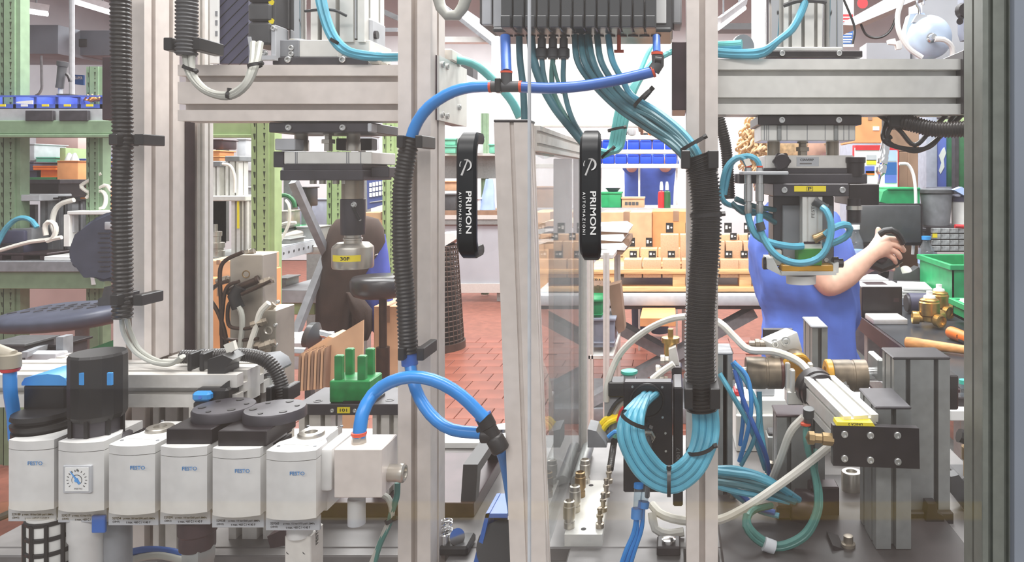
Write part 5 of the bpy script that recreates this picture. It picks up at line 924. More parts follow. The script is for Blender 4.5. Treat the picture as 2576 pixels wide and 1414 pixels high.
# far things seen under the rack shelf
for i,(q,Yq,m,lb) in enumerate((((46,430,132,446),5.5,'white','white long shelf edge far behind the rack'),((140,426,290,446),5.6,'paper','white bench edge far behind the upright'),((82,418,140,428),5.4,'orange','orange tray on the far bench behind the rack'),((143,405,196,480),5.0,'cardo','orange cardboard box behind the rack upright'),((150,470,218,508),4.3,'cardo','orange carton standing on the rack bench'),((50,446,140,466),5.0,'crated','dark green panel below the far white shelf'),((52,408,84,430),5.4,'navy','dark blue bin on the far bench'),((90,396,140,412),5.6,'mint','mint green bin on the far bench'),((90,345,196,376),6.6,'pink','pinkish far partition under the shelf beam'),((262,390,290,402),5.4,'lblue','pale blue bag on the bench behind the hose'),((262,404,290,425),5.4,'bin','blue package on the bench behind the hose'),((196,400,215,418),5.4,'bin','blue bottle crate beside the white cones'),((150,372,165,480),5.5,'green','green panel far behind the shelf'),((55,362,86,404),5.6,'lgrey','light grey box on the far bench'))):
    if 'shelf edge' in lb or 'bench edge' in lb or 'panel' in lb or 'partition' in lb: O('far_board',B().pb(*q,Yq,.3,.004),m,None,lb,'panel')
    else:
        t=thing('far_box',lb,'box',(q[0]+q[2])/2,q[3],Yq); O('box_body',B().pb(*q,Yq,.3,.006),M[m],t); O('box_rim',B().pb(q[0]-1,q[1]-1,q[2]+1,q[1]+2,Yq-.01,.32,.004),M[m],t); O('box_foot',B().box(P(q[0]+6,0,Yq).x,P(q[2]-6,0,Yq).x,Yq+.05,Yq+.25,(zb if Yq<4.4 else zpx(483,5.4)),zpx(q[3],Yq)),M[m],t)
fs=thing('far_rack','pale far rack seen under the green shelf beam','rack',150,430,5.6); fs.location.z=0; WO[fs.name].z=0
for y in (486,): O('rack_board',B().box(P(20,0,5.4).x,P(330,0,5.4).x,5.3,6.0,zpx(y,5.4)-.02,zpx(y,5.4)-.004),M['lgrey'],fs)
for x in (30,200,320): O('rack_post',B().box(P(x,0,5.4).x,P(x+6,0,5.4).x,5.3,5.35,0,1.6),M['lgrey'],fs)
for px,lb in ((174,'white cone on the far bench'),(188,'second white cone beside the blue bottle crate')): O('plastic_cone',B().lathe(P(px,404,5.3),(0,0,1),[(.028,0),(.01,.05),(.006,.055),(0,.056)],14),'paper',None,lb,'cone')
struct('trim_4',B().box(P(0,0,4.6).x-1,P(300,0,4.6).x,4.6,4.62,.4,zpx(725,4.6)+.12),'pink')
# draughtsman chair
ch=thing('work_chair','high slate polyurethane work chair standing before the green rack','chair',110,900,3.1); ch.location.z=0; WO[ch.name].z=0; Y=3.0
def cushion(c,sx,sy,sz,dish=.0,n=24,pw=.6):
    b=B(); bmesh.ops.create_uvsphere(b.bm,u_segments=n,v_segments=14,radius=1)
    for v in b.bm.verts:
        p=v.co; q=[math.copysign(abs(t)**pw,t) for t in p]
        v.co=Vector((q[0]*sx,q[1]*sy,q[2]*sz-dish*(1-q[0]**2)*(1 if q[2]>0 else .4)+.012*q[0]*0))
    return b
b=cushion(0,.265,.25,.05,.02)
for v in b.bm.verts: v.co=Vector((v.co.x,v.co.y,v.co.z+.07*v.co.x))+P(108,808,Y)+Vector((0,.2,0))
O('seat',b,M['chair'],ch,ang=80)
b=B()
for i in range(7):
    for j in range(3):
        x=-.2+.055*i+.015*j; c=P(108,808,Y)+Vector((x,.06+.07*j,.033+.07*x)); b.sweep([c,c+Vector((.03,.012,.005))],[.003]*2,5,flat=.5)
O('seat_grip_ribs',b,M['slate'],ch,kind='stuff')
Yc=3.15; pts=[(305,528),(270,532),(225,552),(188,590),(166,622),(168,660),(185,680),(215,690),(235,706),(262,712),(305,700)]
b=B(); b.pp(pts,Yc,.05); bmesh.ops.bevel(b.bm,geom=b.bm.edges[:],offset=.016,segments=3,affect='EDGES'); O('backrest',b,M['chair'],ch,ang=60)
O('grip_slot',B().pb(262,558,290,578,Yc-.003,.01,.004),M['lgrey'],ch); b=B()
for k in range(9): b.pb(246+(k%2)*6,585+k*12,275,588+k*12,Yc-.004,.006)
O('back_grip_ribs',b,M['slate'],ch,kind='stuff')
O('back_bracket',B().pp([(262,722),(283,718),(280,750),(300,755),(300,772),(246,772),(246,752),(256,748)],3.1,.05),M['dgrey'],ch); sc_=P(108,830,Y); 
O('gas_column',B().cyl((sc_.x,Y+.2,.12),(sc_.x,Y+.2,sc_.z),.025,n=16),M['grey'],ch); b=B()
for k in range(5):
    an=k*1.2566; b.cyl((sc_.x,Y+.2,.11),(sc_.x+.3*math.cos(an),Y+.2+.3*math.sin(an),.03),.022,.014,n=10)
O('star_base',b,M['dgrey'],ch)
blk('parts_crate','dark crate of parts on the floor side of the lower rail','crate',-40,868,60,960,2.4,.12,'slate',kids=[('label',(8,876,22,882),-.004,.004,'paper'),('rim',(-42,866,62,872),-.01,.14,'dgrey')])
blk('parts_crate','dark crate filled with black parts behind the regulator knob','crate',62,872,150,960,2.5,.12,'slate',kids=[('rim',(60,868,152,874),-.01,.14,'bmet')])
t=thing('roller_conveyor','low green conveyor with grey side rails beyond the lower rail','conveyor',240,900,2.45); O('side_rail',B().sweep([P(60,893,2.3),P(140,862,2.6)],[.012]*2,4),M['grey'],t); O('belt',B().pp([(150,905),(300,850),(340,862),(180,930)],2.5,.05),M['crated'],t); O('support_leg',B().box(P(141,0,2.4).x,P(159,0,2.4).x,2.4,2.44,0,zpx(848,2.4)),M['grey'],t); O('front_box',B().pb(62,890,140,940,2.35,.05,.004),M['lgrey'],t)
O('paper_scoop',B().lathe(P(173,888,2.4),(0,-.3,-1),[(.018,0),(.018,.002),(.012,.02),(0,.022)],12),'paper',None,'small white cup lying on the low green conveyor','cup')

# ================= MIDDLE BACKGROUND
gr=thing('storage_rack','bright green perforated rack with diagonal brace behind the hydraulic block','rack',665,900,2.9); gr.location.z=0; WO[gr.name].z=0
upright(gr,632,692,2.9,200,'green'); upright(gr,822,872,3.6,200,'green'); upright(gr,962,1000,3.9,200,'green'); O('shelf_beam',B().pb(450,303,640,343,2.93,.05,.003),M['green'],gr); O('shelf_beam_lip',B().pb(450,338,636,346,2.92,.03,.002),M['green'],gr); O('low_beam',B().pb(686,762,792,792,3.3,.05,.003),M['green'],gr); O('low_shelf',B().pb(686,730,796,763,3.28,.4,.003),M['lgrey'],gr)
a,c=P(690,640,2.92),P(850,601,3.62); b=B(); b.ext([a+Vector((0,0,-.03)),a+Vector((0,0,.02)),c+Vector((0,0,.02)),c+Vector((0,0,-.03))],(.004,.0,0)) ; b.ext([a+Vector((0,0,.02)),a+Vector((0,.02,.024)),c+Vector((0,.02,.024)),c+Vector((0,0,.02))],(-.1,0,0)); O('perforated_angle',b,M['lgrey'],gr); b=B()
for k in range(14):
    p=a.lerp(c,(k+.5)/14)+Vector((.0045,0,-.004)); b.cyl(p,p+Vector((.001,0,0)),.006,n=8)
O('punched_holes',b,M['dgrey'],gr,kind='stuff'); O('bench_deck',B().box(P(450,0,2.95).x,P(850,0,3.6).x-.05,2.95,3.65,zpx(648,2.95)-.012,zpx(648,2.95)),M['alg'],gr)
for p,q in (((738,456,3.0),(826,650,3.3)),((826,628,3.3),(728,880,3.1))):
    b=B(); b.sweep([P(*p),P(*q)],[.022]*2,4,flat=.6); O('diagonal_brace',b,M['grey'],gr)
# bench tooling
zt2=zpx(648,2.95)
t=thing('test_fixture','grey two-post test fixture with a yellow strip on the rack bench','test fixture',590,640,2.98); O('bridge_plate',B().pb(505,493,618,506,2.98,.2,.003),M['alw'],t)
for x0,x1 in ((582,604),(608,622)): O('post',bar(P(x0,0,3).x,P(x1,0,3).x,3.0,3.04,zt2,zpx(506,3),'z',1,1,.008),M['al'],t)
O('yellow_strip',B().pb(596,506,601,575,2.99,.003),M['yellow'],t)
for x0,x1,y0,lb in ((517,552,405,'w'),(568,600,392,'w')): O('air_cylinder',bar(P(x0,0,3.05).x,P(x1,0,3.05).x,3.05,3.12,zpx(493,3.05),zpx(y0+14,3.05),'z',2,1,.006),M['alw'],t); O('cylinder_head',B().pb(x0-3,y0,x1+3,y0+14,3.04,.09,.003),M['grey'],t)
O('white_tube',B().tube(path([(560,412,3.0),(580,418,3.0),(590,445,3.0),(590,485,3.0)]),.006),M['ivory'],t)
t=thing('tool_weight','stacked steel and black round weight on the rack bench','weight',542,640,3.0); c=P(542,640,3.0); O('weight_stack',B().lathe((c.x,3.0,zt2),(0,0,1),[(.034,0),(.034,.022),(.03,.024),(.03,.032),(.034,.034),(.034,.055),(.02,.057),(.02,.08),(.024,.082),(.024,.1),(.008,.102),(.008,.13),(0,.13)],22),M['steel'],t)
for i,(q,Yq,m,lb) in enumerate((((512,378,552,392),3.5,'cardo','upper orange carton above the test fixture'),((512,392,552,406),3.5,'cardo','lower orange carton above the test fixture'),((575,470,640,500),3.7,'lgrey','grey control box behind the green upright'),((596,348,618,430),4.0,'lgrey','tall pale housing beside the green upright'),((690,350,740,440),3.5,'lgrey','pale machine head left of the press tool plate'),((742,470,770,520),3.5,'bmet','dark motor block behind the diagonal brace'),((735,500,835,590),4.4,'greyc','big grey plastic crate behind the diagonal brace'),((825,482,850,520),4.6,'paper','white paper pack on the grey crate'),((870,470,905,512),4.8,'paper','white paper box beside the press ram'),((698,530,722,575),3.3,'steel','steel cylinder part in the green tray'),((690,570,760,600),3.4,'crate','bright green tray with the steel part'),((688,600,730,632),3.1,'alg','flat steel vice base on the rack bench'),((522,350,560,375),3.6,'brown','dark motor under the green shelf beam'),((880,340,935,378),4.6,'wallg','grey far cabinet behind the press bushes'),((700,620,830,640),3.3,'alw','long pale slide base on the rack bench'),((745,570,800,618),3.35,'alg','grey slide carriage on the pale base'),((686,700,720,730),3.4,'alg','grey part on the lower rack shelf'))):
    t=thing('bench_part' if m in('steel','alg','alw','brown','bmet') else 'bench_box',lb,'part' if m in('steel','alg','alw','brown','bmet') else 'box',(q[0]+q[2])/2,q[3],Yq); O('body',B().pb(*q,Yq,.12,.006),M[m],t); x0,y0,x1,y1=q; zq=zpx(y1,Yq); O('pedestal',B().box(P(x0+(x1-x0)*.3,0,Yq).x,P(x1-(x1-x0)*.3,0,Yq).x,Yq+.03,Yq+.09,zt2 if Yq<3.62 else 0,max(zq,zt2+.002)),M['alg'],t); O('rim',B().pb(x0-1.5,y0,x1+1.5,y0+3.5,Yq-.006,.13,.002),M[m],t)
O('cream_tube',B().tube(path([(720,505,3.1),(728,520,3.05),(727,560,3.05),(712,595,3.05),(696,620,3.05)]),.006),'ivory',None,'cream tube arching over the green tray','tube'); O('cream_tube',B().tube(path([(690,575,3.2),(715,562,3.2),(745,560,3.2)]),.006),'ivory',None,'cream tube beside the steel part','tube'); O('slide_shaft',B().cyl(P(700,600,3.3),P(790,580,3.4),.022,n=16),'steel',None,'round steel shaft on the slide carriage','shaft')
O('green_hose_ring',B().tube(path([(688,505,3.15),(702,494,3.15),(722,492,3.15),(738,505,3.15),(742,522,3.15)]),.009),'crated',None,'dark green hose arching behind the diagonal brace','hose')
po=thing('poster','navy notice poster with a white header behind the press tooling','poster',945,450,4.2); O('sheet',B().pp([(922,415),(972,398),(972,512),(924,527)],4.2,.01),M['poster'],po); O('header',B().pp([(920,378),(972,376),(972,396),(920,412)],4.19,.01),M['paper'],po); text(po,'armes',P(943,391,4.185),34*S(4.2),12*S(4.2),'ink')
for i in range(5):
    for j in range(3): O('white_square',B().pb(929+i*8,460+j*13-i*1.4,935+i*8,470+j*13-i*1.4,4.195,.004),M['paper'],po)
for y in (425,432,438,505): O('text_line',B().pp([(930,y+3),(966,y-2),(966,y),(930,y+5)],4.196,.003),M['lgrey'],po)
# cartons and stool and jacket
def carton(lab,q,Yq,D,m='card',name='cardboard_box',flap=True,group=None,tp=None):
    t=thing(name,lab,'box',(q[0]+q[2])/2,q[3],Yq,group); O('carton_body',B().pb(*q,Yq,D,.003),M[m],t)
    if flap:
        O('tape_strip',B().pb((q[0]+q[2])/2-(q[2]-q[0])*.06,q[1]-.5,(q[0]+q[2])/2+(q[2]-q[0])*.06,q[1]+(q[3]-q[1])*.22,Yq-.002,D*.5),M['cardd'],t)
    return t
carton('big plain cardboard box behind the hanging jacket',(918,534,1008,612),4.0,.4); carton('lower plain cardboard box under the one behind the jacket',(935,612,1008,760),3.95,.4); carton('orange cardboard box behind the dark bent pipes',(515,700,585,900),2.4,.3,'cardo'); carton('flat cream carton on the rack end beside the bent pipes',(515,655,582,700),2.45,.3,'card'); carton('tall carton leaning under the stool',(940,770,1012,960),3.2,.3,'card')
st=thing('round_stool','round black vinyl stool standing on a dark column','stool',948,960,3.0); st.location.z=0; WO[st.name].z=0
c=P(945,718,3.0); O('seat',B().lathe((c.x,3.05,c.z-.045),(0,0,1),[(.08,-.01),(.105,.0),(.118,.02),(.118,.06),(.108,.075),(.06,.082),(0,.084)],30),M['leather'],st,ang=70); O('gas_column',B().cyl((c.x+.01,3.05,.25),(c.x+.01,3.05,c.z-.05),.016,n=12),M['hydr'],st); O('outer_tube',B().cyl((c.x+.01,3.05,.1),(c.x+.01,3.05,.74),.027,n=14),M['hydr'],st); b=B()
for k in range(5):
    an=k*1.2566+.4; b.cyl((c.x+.01,3.05,.1),(c.x+.01+.28*math.cos(an),3.05+.28*math.sin(an),.02),.02,.014,n=8)
O('star_base',b,M['bmet'],st)
# jacket over a chair back
jk=thing('hanging_jacket','dark brown work jacket with a blue lining over a chair back','jacket',890,830,3.35)
def cloth(rows,m,name,par):
    """rows: list of (y px, left px, right px, depth); builds a draped closed shell with folds"""
    b=B(); rings=[]
    for k,(y,l,r,Yq,dp) in enumerate(rows):
        ring=[]; n=18
        for i in range(n):
            an=2*math.pi*i/n; fx=math.cos(an); fy=math.sin(an); fold=.012*math.sin(5*an+k*.3)*min(1,k/3)
            p=P((l+r)/2+(r-l)/2*fx,y,Yq); ring.append(b.bm.verts.new(p+Vector((0,fy*dp+fold,0))))
        rings.append(ring)
    for r,q in zip(rings,rings[1:]):
        n=len(r)
        for i in range(n): b.bm.faces.new((r[i],r[(i+1)%n],q[(i+1)%n],q[i]))
    b.bm.faces.new(rings[0]); b.bm.faces.new(rings[-1]); return O(name,b,M[m],par,ang=80)
cloth([(544,880,925,3.3,.03),(552,848,950,3.3,.06),(575,832,962,3.3,.08),(610,822,966,3.3,.09),(680,806,930,3.3,.09),(760,800,890,3.3,.09),(830,795,880,3.3,.08)],'jacket','shell',jk); cloth([(590,905,968,3.34,.05),(640,900,975,3.34,.05),(700,900,982,3.34,.05),(770,905,988,3.34,.05),(832,935,984,3.34,.04)],'jackb','blue_lining',jk); cloth([(735,872,900,3.22,.03),(780,882,935,3.2,.03),(830,905,935,3.2,.02),(856,915,924,3.2,.01)],'jacket','sleeve',jk); O('chair_rail',B().cyl((P(890,0,3.3).x,3.3,.0),(P(890,0,3.3).x,3.3,zpx(600,3.3)),.02,n=10),M['hydr'],jk); O('name_tag',B().pp([(934,643),(950,638),(950,641),(934,646)],3.28,.004),M['paper'],jk)
# cardboard stack and sheet behind the green nest
t=thing('cardboard_stack','stack of flat cardboard leaning behind the green nest','cardboard',790,970,2.2)
for k in range(9): O('flat_carton',B().pp([(752+k*8,893-k*2),(757+k*8,890-k*2),(754+k*8,985-k),(748+k*8,985-k)],2.2-.004*k,.2),M['card' if k%2 else 'cardd'],t)
O('carton_face',B().pp([(752,893),(826,846),(838,850),(828,895)],2.25,.1),M['card'],t)
O('cardboard_sheet',B().pp([(820,862),(914,805),(912,930),(925,1000),(925,1640),(826,1640)],2.2,.006),'card',None,'tall blank cardboard sheet standing behind the green nest','cardboard')
t=thing('spray_gun','dark brush and chrome tube lying under the diagonal brace','tool',780,840,2.6); O('bristle_head',B().lathe(P(775,842,2.6),(.8,0,-.2),[(.045,0),(.05,.02),(.02,.045),(0,.05)],20),M['smoke'],t); O('chrome_tube',B().cyl(P(800,838,2.6),P(850,850,2.6),.014,n=14),M['chrome'],t); O('gun_stand',B().box(P(770,0,2.6).x,P(785,0,2.6).x,2.59,2.62,0,zpx(850,2.6)),M['smoke'],t); O('lower_tube',B().cyl(P(690,882,2.5),P(770,886,2.5),.016,n=14),M['chrome'],t)
blk('scrap_tray','tray of crumpled scrap below the diagonal brace','tray',690,862,780,930,2.7,.2,'lgrey',kids=[('scrap_layer',(695,850,760,864),.05,.1,'paper')])
# wire basket
wb_=thing('wire_basket','tall conical brown wire waste basket beyond the centre post','basket',1120,865,6.2); wb_.location.z=0; WO[wb_.name].z=0; cx=P(1092,0,6.2).x; r0,r1=.245,.19; b=B(); H=.86
for k in range(22):
    z=H*k/21; r=r0+(r1-r0)*k/21; b.lathe((cx,6.2,z),(0,0,1),[(r,-.005),(r+.004,0),(r,.005),(r-.004,0)],30)
O('wire_rings',b,M['wire'],wb_); b=B()
for k in range(34):
    an=2*math.pi*k/34; b.cyl((cx+r0*math.cos(an),6.2+r0*math.sin(an),0),(cx+r1*math.cos(an),6.2+r1*math.sin(an),H),.0042,n=4)
O('wire_ribs',b,M['wire'],wb_); O('base_ring',B().lathe((cx,6.2,0),(0,0,1),[(r0+.012,0),(r0+.01,.06),(r0,.062),(r0,0)],30),M['wire'],wb_)
O('white_table_top',B().pp([(1095,590),(1142,586),(1150,600),(1118,620),(1095,622)],6.1,.3),'paper',None,'white board lying on top of the wire basket','board')
# bench at the far end
fb=thing('far_workbench','long grey-white workbench at the end of the aisle','workbench',1190,735,8.5); fb.location.z=0; WO[fb.name].z=0; Y=8.5
O('bench_top',B().pb(1095,530,1500,541,Y-.05,.7),M['cardd'],fb); O('top_rail',B().pb(1095,541,1500,552,Y-.05,.06),M['al'],fb); O('lower_rail',B().pb(1095,552,1500,565,Y-.04,.06),M['alg'],fb); O('front_panel',B().pb(1095,565,1500,714,Y,.02),M['wallg'],fb); O('foot_rail',B().pb(1095,714,1500,737,Y-.03,.06),M['al'],fb)
for px in (1110,1250,1480): O('leg',B().box(P(px,0,Y).x,P(px+9,0,Y).x,Y,Y+.05,0,zpx(737,Y)+.02),M['alg'],fb)
O('riser_panel',B().pb(1095,392,1300,449,8.9,.03),M['alg'],fb); O('riser_shelf',B().pb(1095,386,1300,392,8.75,.3),M['paper'],fb); upright(fb,1210,1228,8.95,285,'greend',False)
for i,(q,m,lb) in enumerate((((1112,348,1145,365),'mint','upper mint bin on the far riser shelf'),((1112,366,1145,386),'mint','lower mint bin on the far riser shelf'),((1150,345,1205,386),'cloud','clear plastic jar on the far riser shelf'),((1112,455,1150,480),'card','small carton on the far workbench'),((1112,488,1146,530),'dgrey','dark grey box on the far workbench'),((1186,498,1206,530),'paper','white roll on the far workbench'),((1230,362,1242,386),'mint','little mint tub behind the partition post'))):
    t=thing('far_bin' if 'bin' in lb else 'far_box',lb,'bin' if 'bin' in lb else 'box',(q[0]+q[2])/2,q[3],8.5); O('body',B().pb(*q,8.5,.2,.01),M[m],t); O('rim',B().pb(q[0]-2,q[1],q[2]+2,q[1]+4,8.48,.23,.006),M[m],t)
t=thing('blue_cloth','pale blue cloth draped on the far workbench by the partition post','cloth',1225,525,8.6); cloth([(450,1222,1240,8.6,.03),(480,1216,1244,8.6,.05),(505,1210,1244,8.6,.07),(528,1204,1246,8.6,.08)],'lblue','drape',t)
# white panel behind the terminal
t=thing('white_back_panel','large white enamelled panel with rounded corners behind the valve terminal','panel',1440,318,1.75); b=B(); pts=[(1236,60),(1236,300),(1240,310),(1250,316),(1632,320),(1642,314),(1646,300),(1690,300),(1690,60)]; b.pp(pts,1.75,.02); O('panel_sheet',b,M['panelw'],t); O('lower_trim',B().pb(1242,313,1644,320,1.745,.01,.001),M['ivory'],t); O('hanger_bracket',B().pb(1300,-60,1330,62,1.76,.02),M['lgrey'],t)
# shelf with bright blue bins
sh=thing('bin_shelf','aluminium shelf frame with two rows of bright blue bins','shelf',1600,425,6.0); sh.location.z=0; WO[sh.name].z=0; Y=6.0
for y in (345,381,417): O('shelf_rail',B().pb(1340,y-5,1712,y+6,Y-.02,.1,.003),M['alw'],sh)
for px in (1505,1604,1700): O('upright_post',B().box(P(px,0,Y).x,P(px+5,0,Y).x,Y+.1,Y+.13,0,zpx(330,Y)),M['alw'],sh)
for r,(y0,y1) in enumerate(((353,376),(389,412))):
    for i in range(7):
        x0=1484+i*31.5; b=B(); b.pb(x0,y0,x0+29,y1,Y,.1,.008); b.pb(x0+2,y0-1,x0+27,y0+3,Y-.012,.02,.002); t=O('shelf_bin',b,'binb',None,'bright blue bin, %s from the bow grip in the %s shelf row'%('first second third fourth fifth sixth seventh'.split()[i],['upper','lower'][r]),'bin','bright blue bins in the %s row'%['upper','lower'][r])
for px,m,lb in ((1568,'dgrey','dark tin on top of the bin shelf'),(1590,'lgrey','pale jar on top of the bin shelf'),(1640,'orange','orange cloth on top of the bin shelf'),(1668,'lblue','pale cloth heap on top of the bin shelf')): O('shelf_item',B().lathe(P(px,340,6.0),(0,0,1),[(.03,0),(.035,.02),(.03,.05),(.014,.06),(0,.06)],12),m,None,lb,'container')
# desk below it
dsk=thing('packing_desk','packing desk carrying small boxes behind the flat cardboard stack','desk',1600,530,5.4); dsk.location.z=0; WO[dsk.name].z=0; O('desk_top',B().pb(1340,524,1730,534,5.4,.6),M['lgrey'],dsk)
for px in (1350,1715): O('leg',B().box(P(px,0,5.45).x,P(px+8,0,5.45).x,5.45,5.5,0,zpx(530,5.4)),M['al'],dsk)
for q,m,lb in (((1512,484,1562,522),'crate','green open bin on the packing desk'),((1564,497,1620,523),'card','small printed carton on the packing desk'),((1345,470,1420,523),'cardd','dull carton on the packing desk behind the pane')):
    t=thing('desk_box',lb,'box',(q[0]+q[2])/2,q[3],5.5); O('body',B().pb(*q,5.5,.15,.006),M[m],t); O('rim',B().pb(q[0]-1.5,q[1]-1,q[2]+1.5,q[1]+4,5.49,.17,.003),M[m],t)
    if 'printed' in lb:
        for k in range(4): O('print_mark',B().pb(1572+k*9,508,1579+k*9,516,5.497,.004),M['inkb' if 0 else 'dgrey'],t)
for px,m,c2,lb in ((1664,'red','paper','red bottle with a white cap on the packing desk'),(1678,'crated','paper','dark green bottle with a white cap on the packing desk')):
    t=thing('spray_bottle',lb,'bottle',px,520,5.45); O('bottle_body',B().lathe(P(px,524,5.45),(0,0,1),[(.026,0),(.027,.08),(.024,.12),(.01,.13),(0,.13)],14),M[m],t); O('bottle_cap',B().lathe(P(px,478,5.45),(0,0,1),[(.013,0),(.013,.03),(.008,.06),(0,.062)],12),M[c2],t)
O('blue_bowl',B().lathe(P(1542,484,5.57),(0,0,1),[(.03,0),(.055,.03),(.058,.034),(0,.03)],16),'navy',None,'dark blue bowl on the green desk bin','bowl')
O('red_tool',B().tube(path([(1375,515,5.55),(1385,503,5.55),(1405,518,5.55)]),.02),'red',None,'red tool seen through the partition pane','tool')
# big cartons behind the pallet
carton('big brown carton behind the flat cardboard stack',(1512,534,1640,646),4.9,.4,'card'); carton('big brown carton behind the wide hose',(1641,532,1760,646),4.92,.4,'cardo'); carton('wide brown carton behind the partition pane',(1340,534,1440,746),4.9,.4,'card')
t=thing('flat_carton_pile','pile of flattened white-edged cartons on the aluminium cart','cardboard',1540,620,3.3)
for k in range(6): O('flat_carton',B().pp([(1490,570+k*11),(1568+(k%2)*14,567+k*11),(1584-(k%3)*6,577+k*11),(1580-(k%3)*8,586+k*11),(1490,581+k*11)],3.3+.01*(k%2),.3),M['paper' if k%2==0 else 'cardd'],t)
t=thing('bowed_carton_pile','pile of bowed cartons seen through the partition pane','cardboard',1390,620,3.4)
for k in range(5): O('flat_carton',B().pp([(1352,565+k*13),(1380,556+k*13),(1415,556+k*13),(1445,562+k*13),(1445,572+k*13),(1352,576+k*13)],3.4,.3),M['paper' if k%2 else 'card'],t)
O('trestle_panel',B().box(P(1380,0,3.5).x,P(1440,0,3.5).x,3.5,3.52,0,zpx(629,3.4)),M['alg'],t)
# product boxes on the pallet (individual)
bx0=B(); bw=.105; bh=.115
proto=None
def product(px0,px1,py0,py1,Yq,lab):
    global proto
    c=P((px0+px1)/2,py1,Yq); w_=(px1-px0)*S(Yq); h=(py1-py0)*S(Yq); t=T('product_box',lab,'box',c,'small product boxes on the pallet')
    q=inst('carton_body',unit('product_carton',lambda b:b.box(-.5,.5,-.0,1.0,0,1,.012),M['card']),t,c,(0,0,1),(w_*.96,.11,h)); q2=inst('black_label',unit('product_label',lambda b:b.box(-.5,.5,-.02,.0,-.5,.5),M['ink']),t,c+Vector((-.0*w_,0,h*.74)),(0,0,1),(w_*.4,.11,h*.38)); q3=inst('drop_mark',unit('product_mark',lambda b:(b.box(-.5,-.1,-.01,.0,-.2,.5),b.lathe((.3,-.01,.1),(0,1,0),[(.18,0),(.18,.01),(0,.01)],10)),M['inkw']),t,c+Vector((0,-.0032,h*.76)),(0,0,1),(w_*.3,.06,h*.2)); return t
ORD='first second third fourth fifth sixth seventh eighth'.split()
rows=[('front lower',1570,6,46,628,673,4.35),('back middle',1568,4,42,594,653,4.75),('upper',1661,5,47,556,622,4.5),('end',1850,1,44,628,673,4.36)]
for nm,x0,n,pw,y0,y1,Yq in rows:
    for i in range(n): product(x0+i*(pw+2),x0+i*(pw+2)+pw,y0,y1,Yq,'small brown black-labelled box, %s from the cart in the %s row on the pallet'%(ORD[i],nm))
for i in range(3): product(1780+i*44,1822+i*44,583,629,4.42,'small brown black-labelled box, %s in the raised row behind the thin conduit'%ORD[i])
pl=thing('wooden_pallet','wooden pallet carrying the small brown boxes','pallet',1700,735,4.3)
O('top_deck',B().pb(1480,678,1935,690,4.28,.9,.004),M['wood'],pl); O('bottom_board',B().pb(1480,722,1935,734,4.28,.1,.004),M['wood'],pl); O('rear_board',B().pb(1480,690,1935,715,5.0,.02),M['cardd'],pl)
for x0,x1 in ((1482,1552),(1692,1724),(1860,1890)): O('block',B().pb(x0,690,x1,722,4.29,.12,.004),M['wood'],pl)
text(pl,'EPAL',P(1505,706,4.287),30*S(4.29),10*S(4.29),'brown' if 0 else 'ink')
li=thing('lift_table','pale scissor lift table under the pallet','lift table',1650,760,4.2); li.location.z=0; WO[li.name].z=0
O('platform',B().pb(1340,743,1930,770,4.2,1.0,.006),M['lgrey'],li); O('platform_skirt',B().pb(1360,768,1925,778,4.25,.9),M['dgrey'],li)
zl=zpx(768,4.25)
for s in (-1,1):
    b=B(); x0,x1=P(1480,0,4.3).x,P(1900,0,4.3).x; p=[Vector((x0,4.35,.12)),Vector((x1,4.35,zl-.05))] if s>0 else [Vector((x0,4.35,zl-.05)),Vector((x1,4.4,.12))]; b.sweep(p,[.05]*2,4,flat=.5); O('scissor_arm',b,M['grey'],li)
O('base_frame',B().box(P(1400,0,4.3).x,P(1920,0,4.3).x,4.3,4.95,0,.09,.005),M['grey'],li)
# aluminium cart with crates
ca=thing('aluminium_cart','pale aluminium cart with grey crates behind the black valve box','cart',1515,950,3.1); ca.location.z=0; WO[ca.name].z=0
for x0,x1,Yq in ((1480,1492,3.1),(1517,1532,3.05),(1545,1560,3.5)): O('cart_post',bar(P(x0,0,Yq).x,P(x1,0,Yq).x,Yq,Yq+.03,.08,zpx(636,Yq),'z',1,1,.006,.004),M['alw'],ca)
O('cart_shelf',B().box(P(1475,0,3.1).x,P(1560,0,3.5).x,3.1,3.5,zpx(640,3.1)-.02,zpx(640,3.1),.003),M['alw'],ca); O('lower_shelf',B().box(P(1475,0,3.1).x,P(1560,0,3.5).x,3.1,3.5,zpx(893,3.1)-.02,zpx(893,3.1),.003),M['alw'],ca)
for x in (1478,1522): O('castor',B().cyl((P(x,0,3.1).x,3.1,.04),(P(x+6,0,3.1).x,3.1,.04),.04,n=16),M['black'],ca)
for q,m,lb in (((1478,805,1545,875),'greyc','grey plastic crate on the aluminium cart'),((1478,757,1514,800),'crate','green crate tilted on the grey crate of the cart')):
    t=thing('cart_crate',lb,'crate',(q[0]+q[2])/2,q[3],3.15); O('crate_body',B().pb(*q,3.15,.2,.006),M[m],t); O('crate_rim',B().pb(q[0]-3,q[1]-4,q[2]+4,q[1]+3,3.13,.24,.004),M[m],t); O('crate_rib',B().pb(q[0]-1,q[1]+(q[3]-q[1])*.8,q[2]+1,q[1]+(q[3]-q[1])*.86,3.14,.22,.002),M[m],t)
O('paper_bag',B().pp([(1530,720),(1560,712),(1572,830),(1556,840),(1540,800)],3.2,.1),'cardd',None,'brown paper sheet hanging beside the aluminium cart','paper'); carton('dull open carton on the upper shelf of the aluminium cart',(1478,718,1530,760),3.3,.15,'cardd')
carton('low carton with a raised flap on the floor by the lift table',(1610,800,1700,822),3.9,.3,'cardo',flap=False)
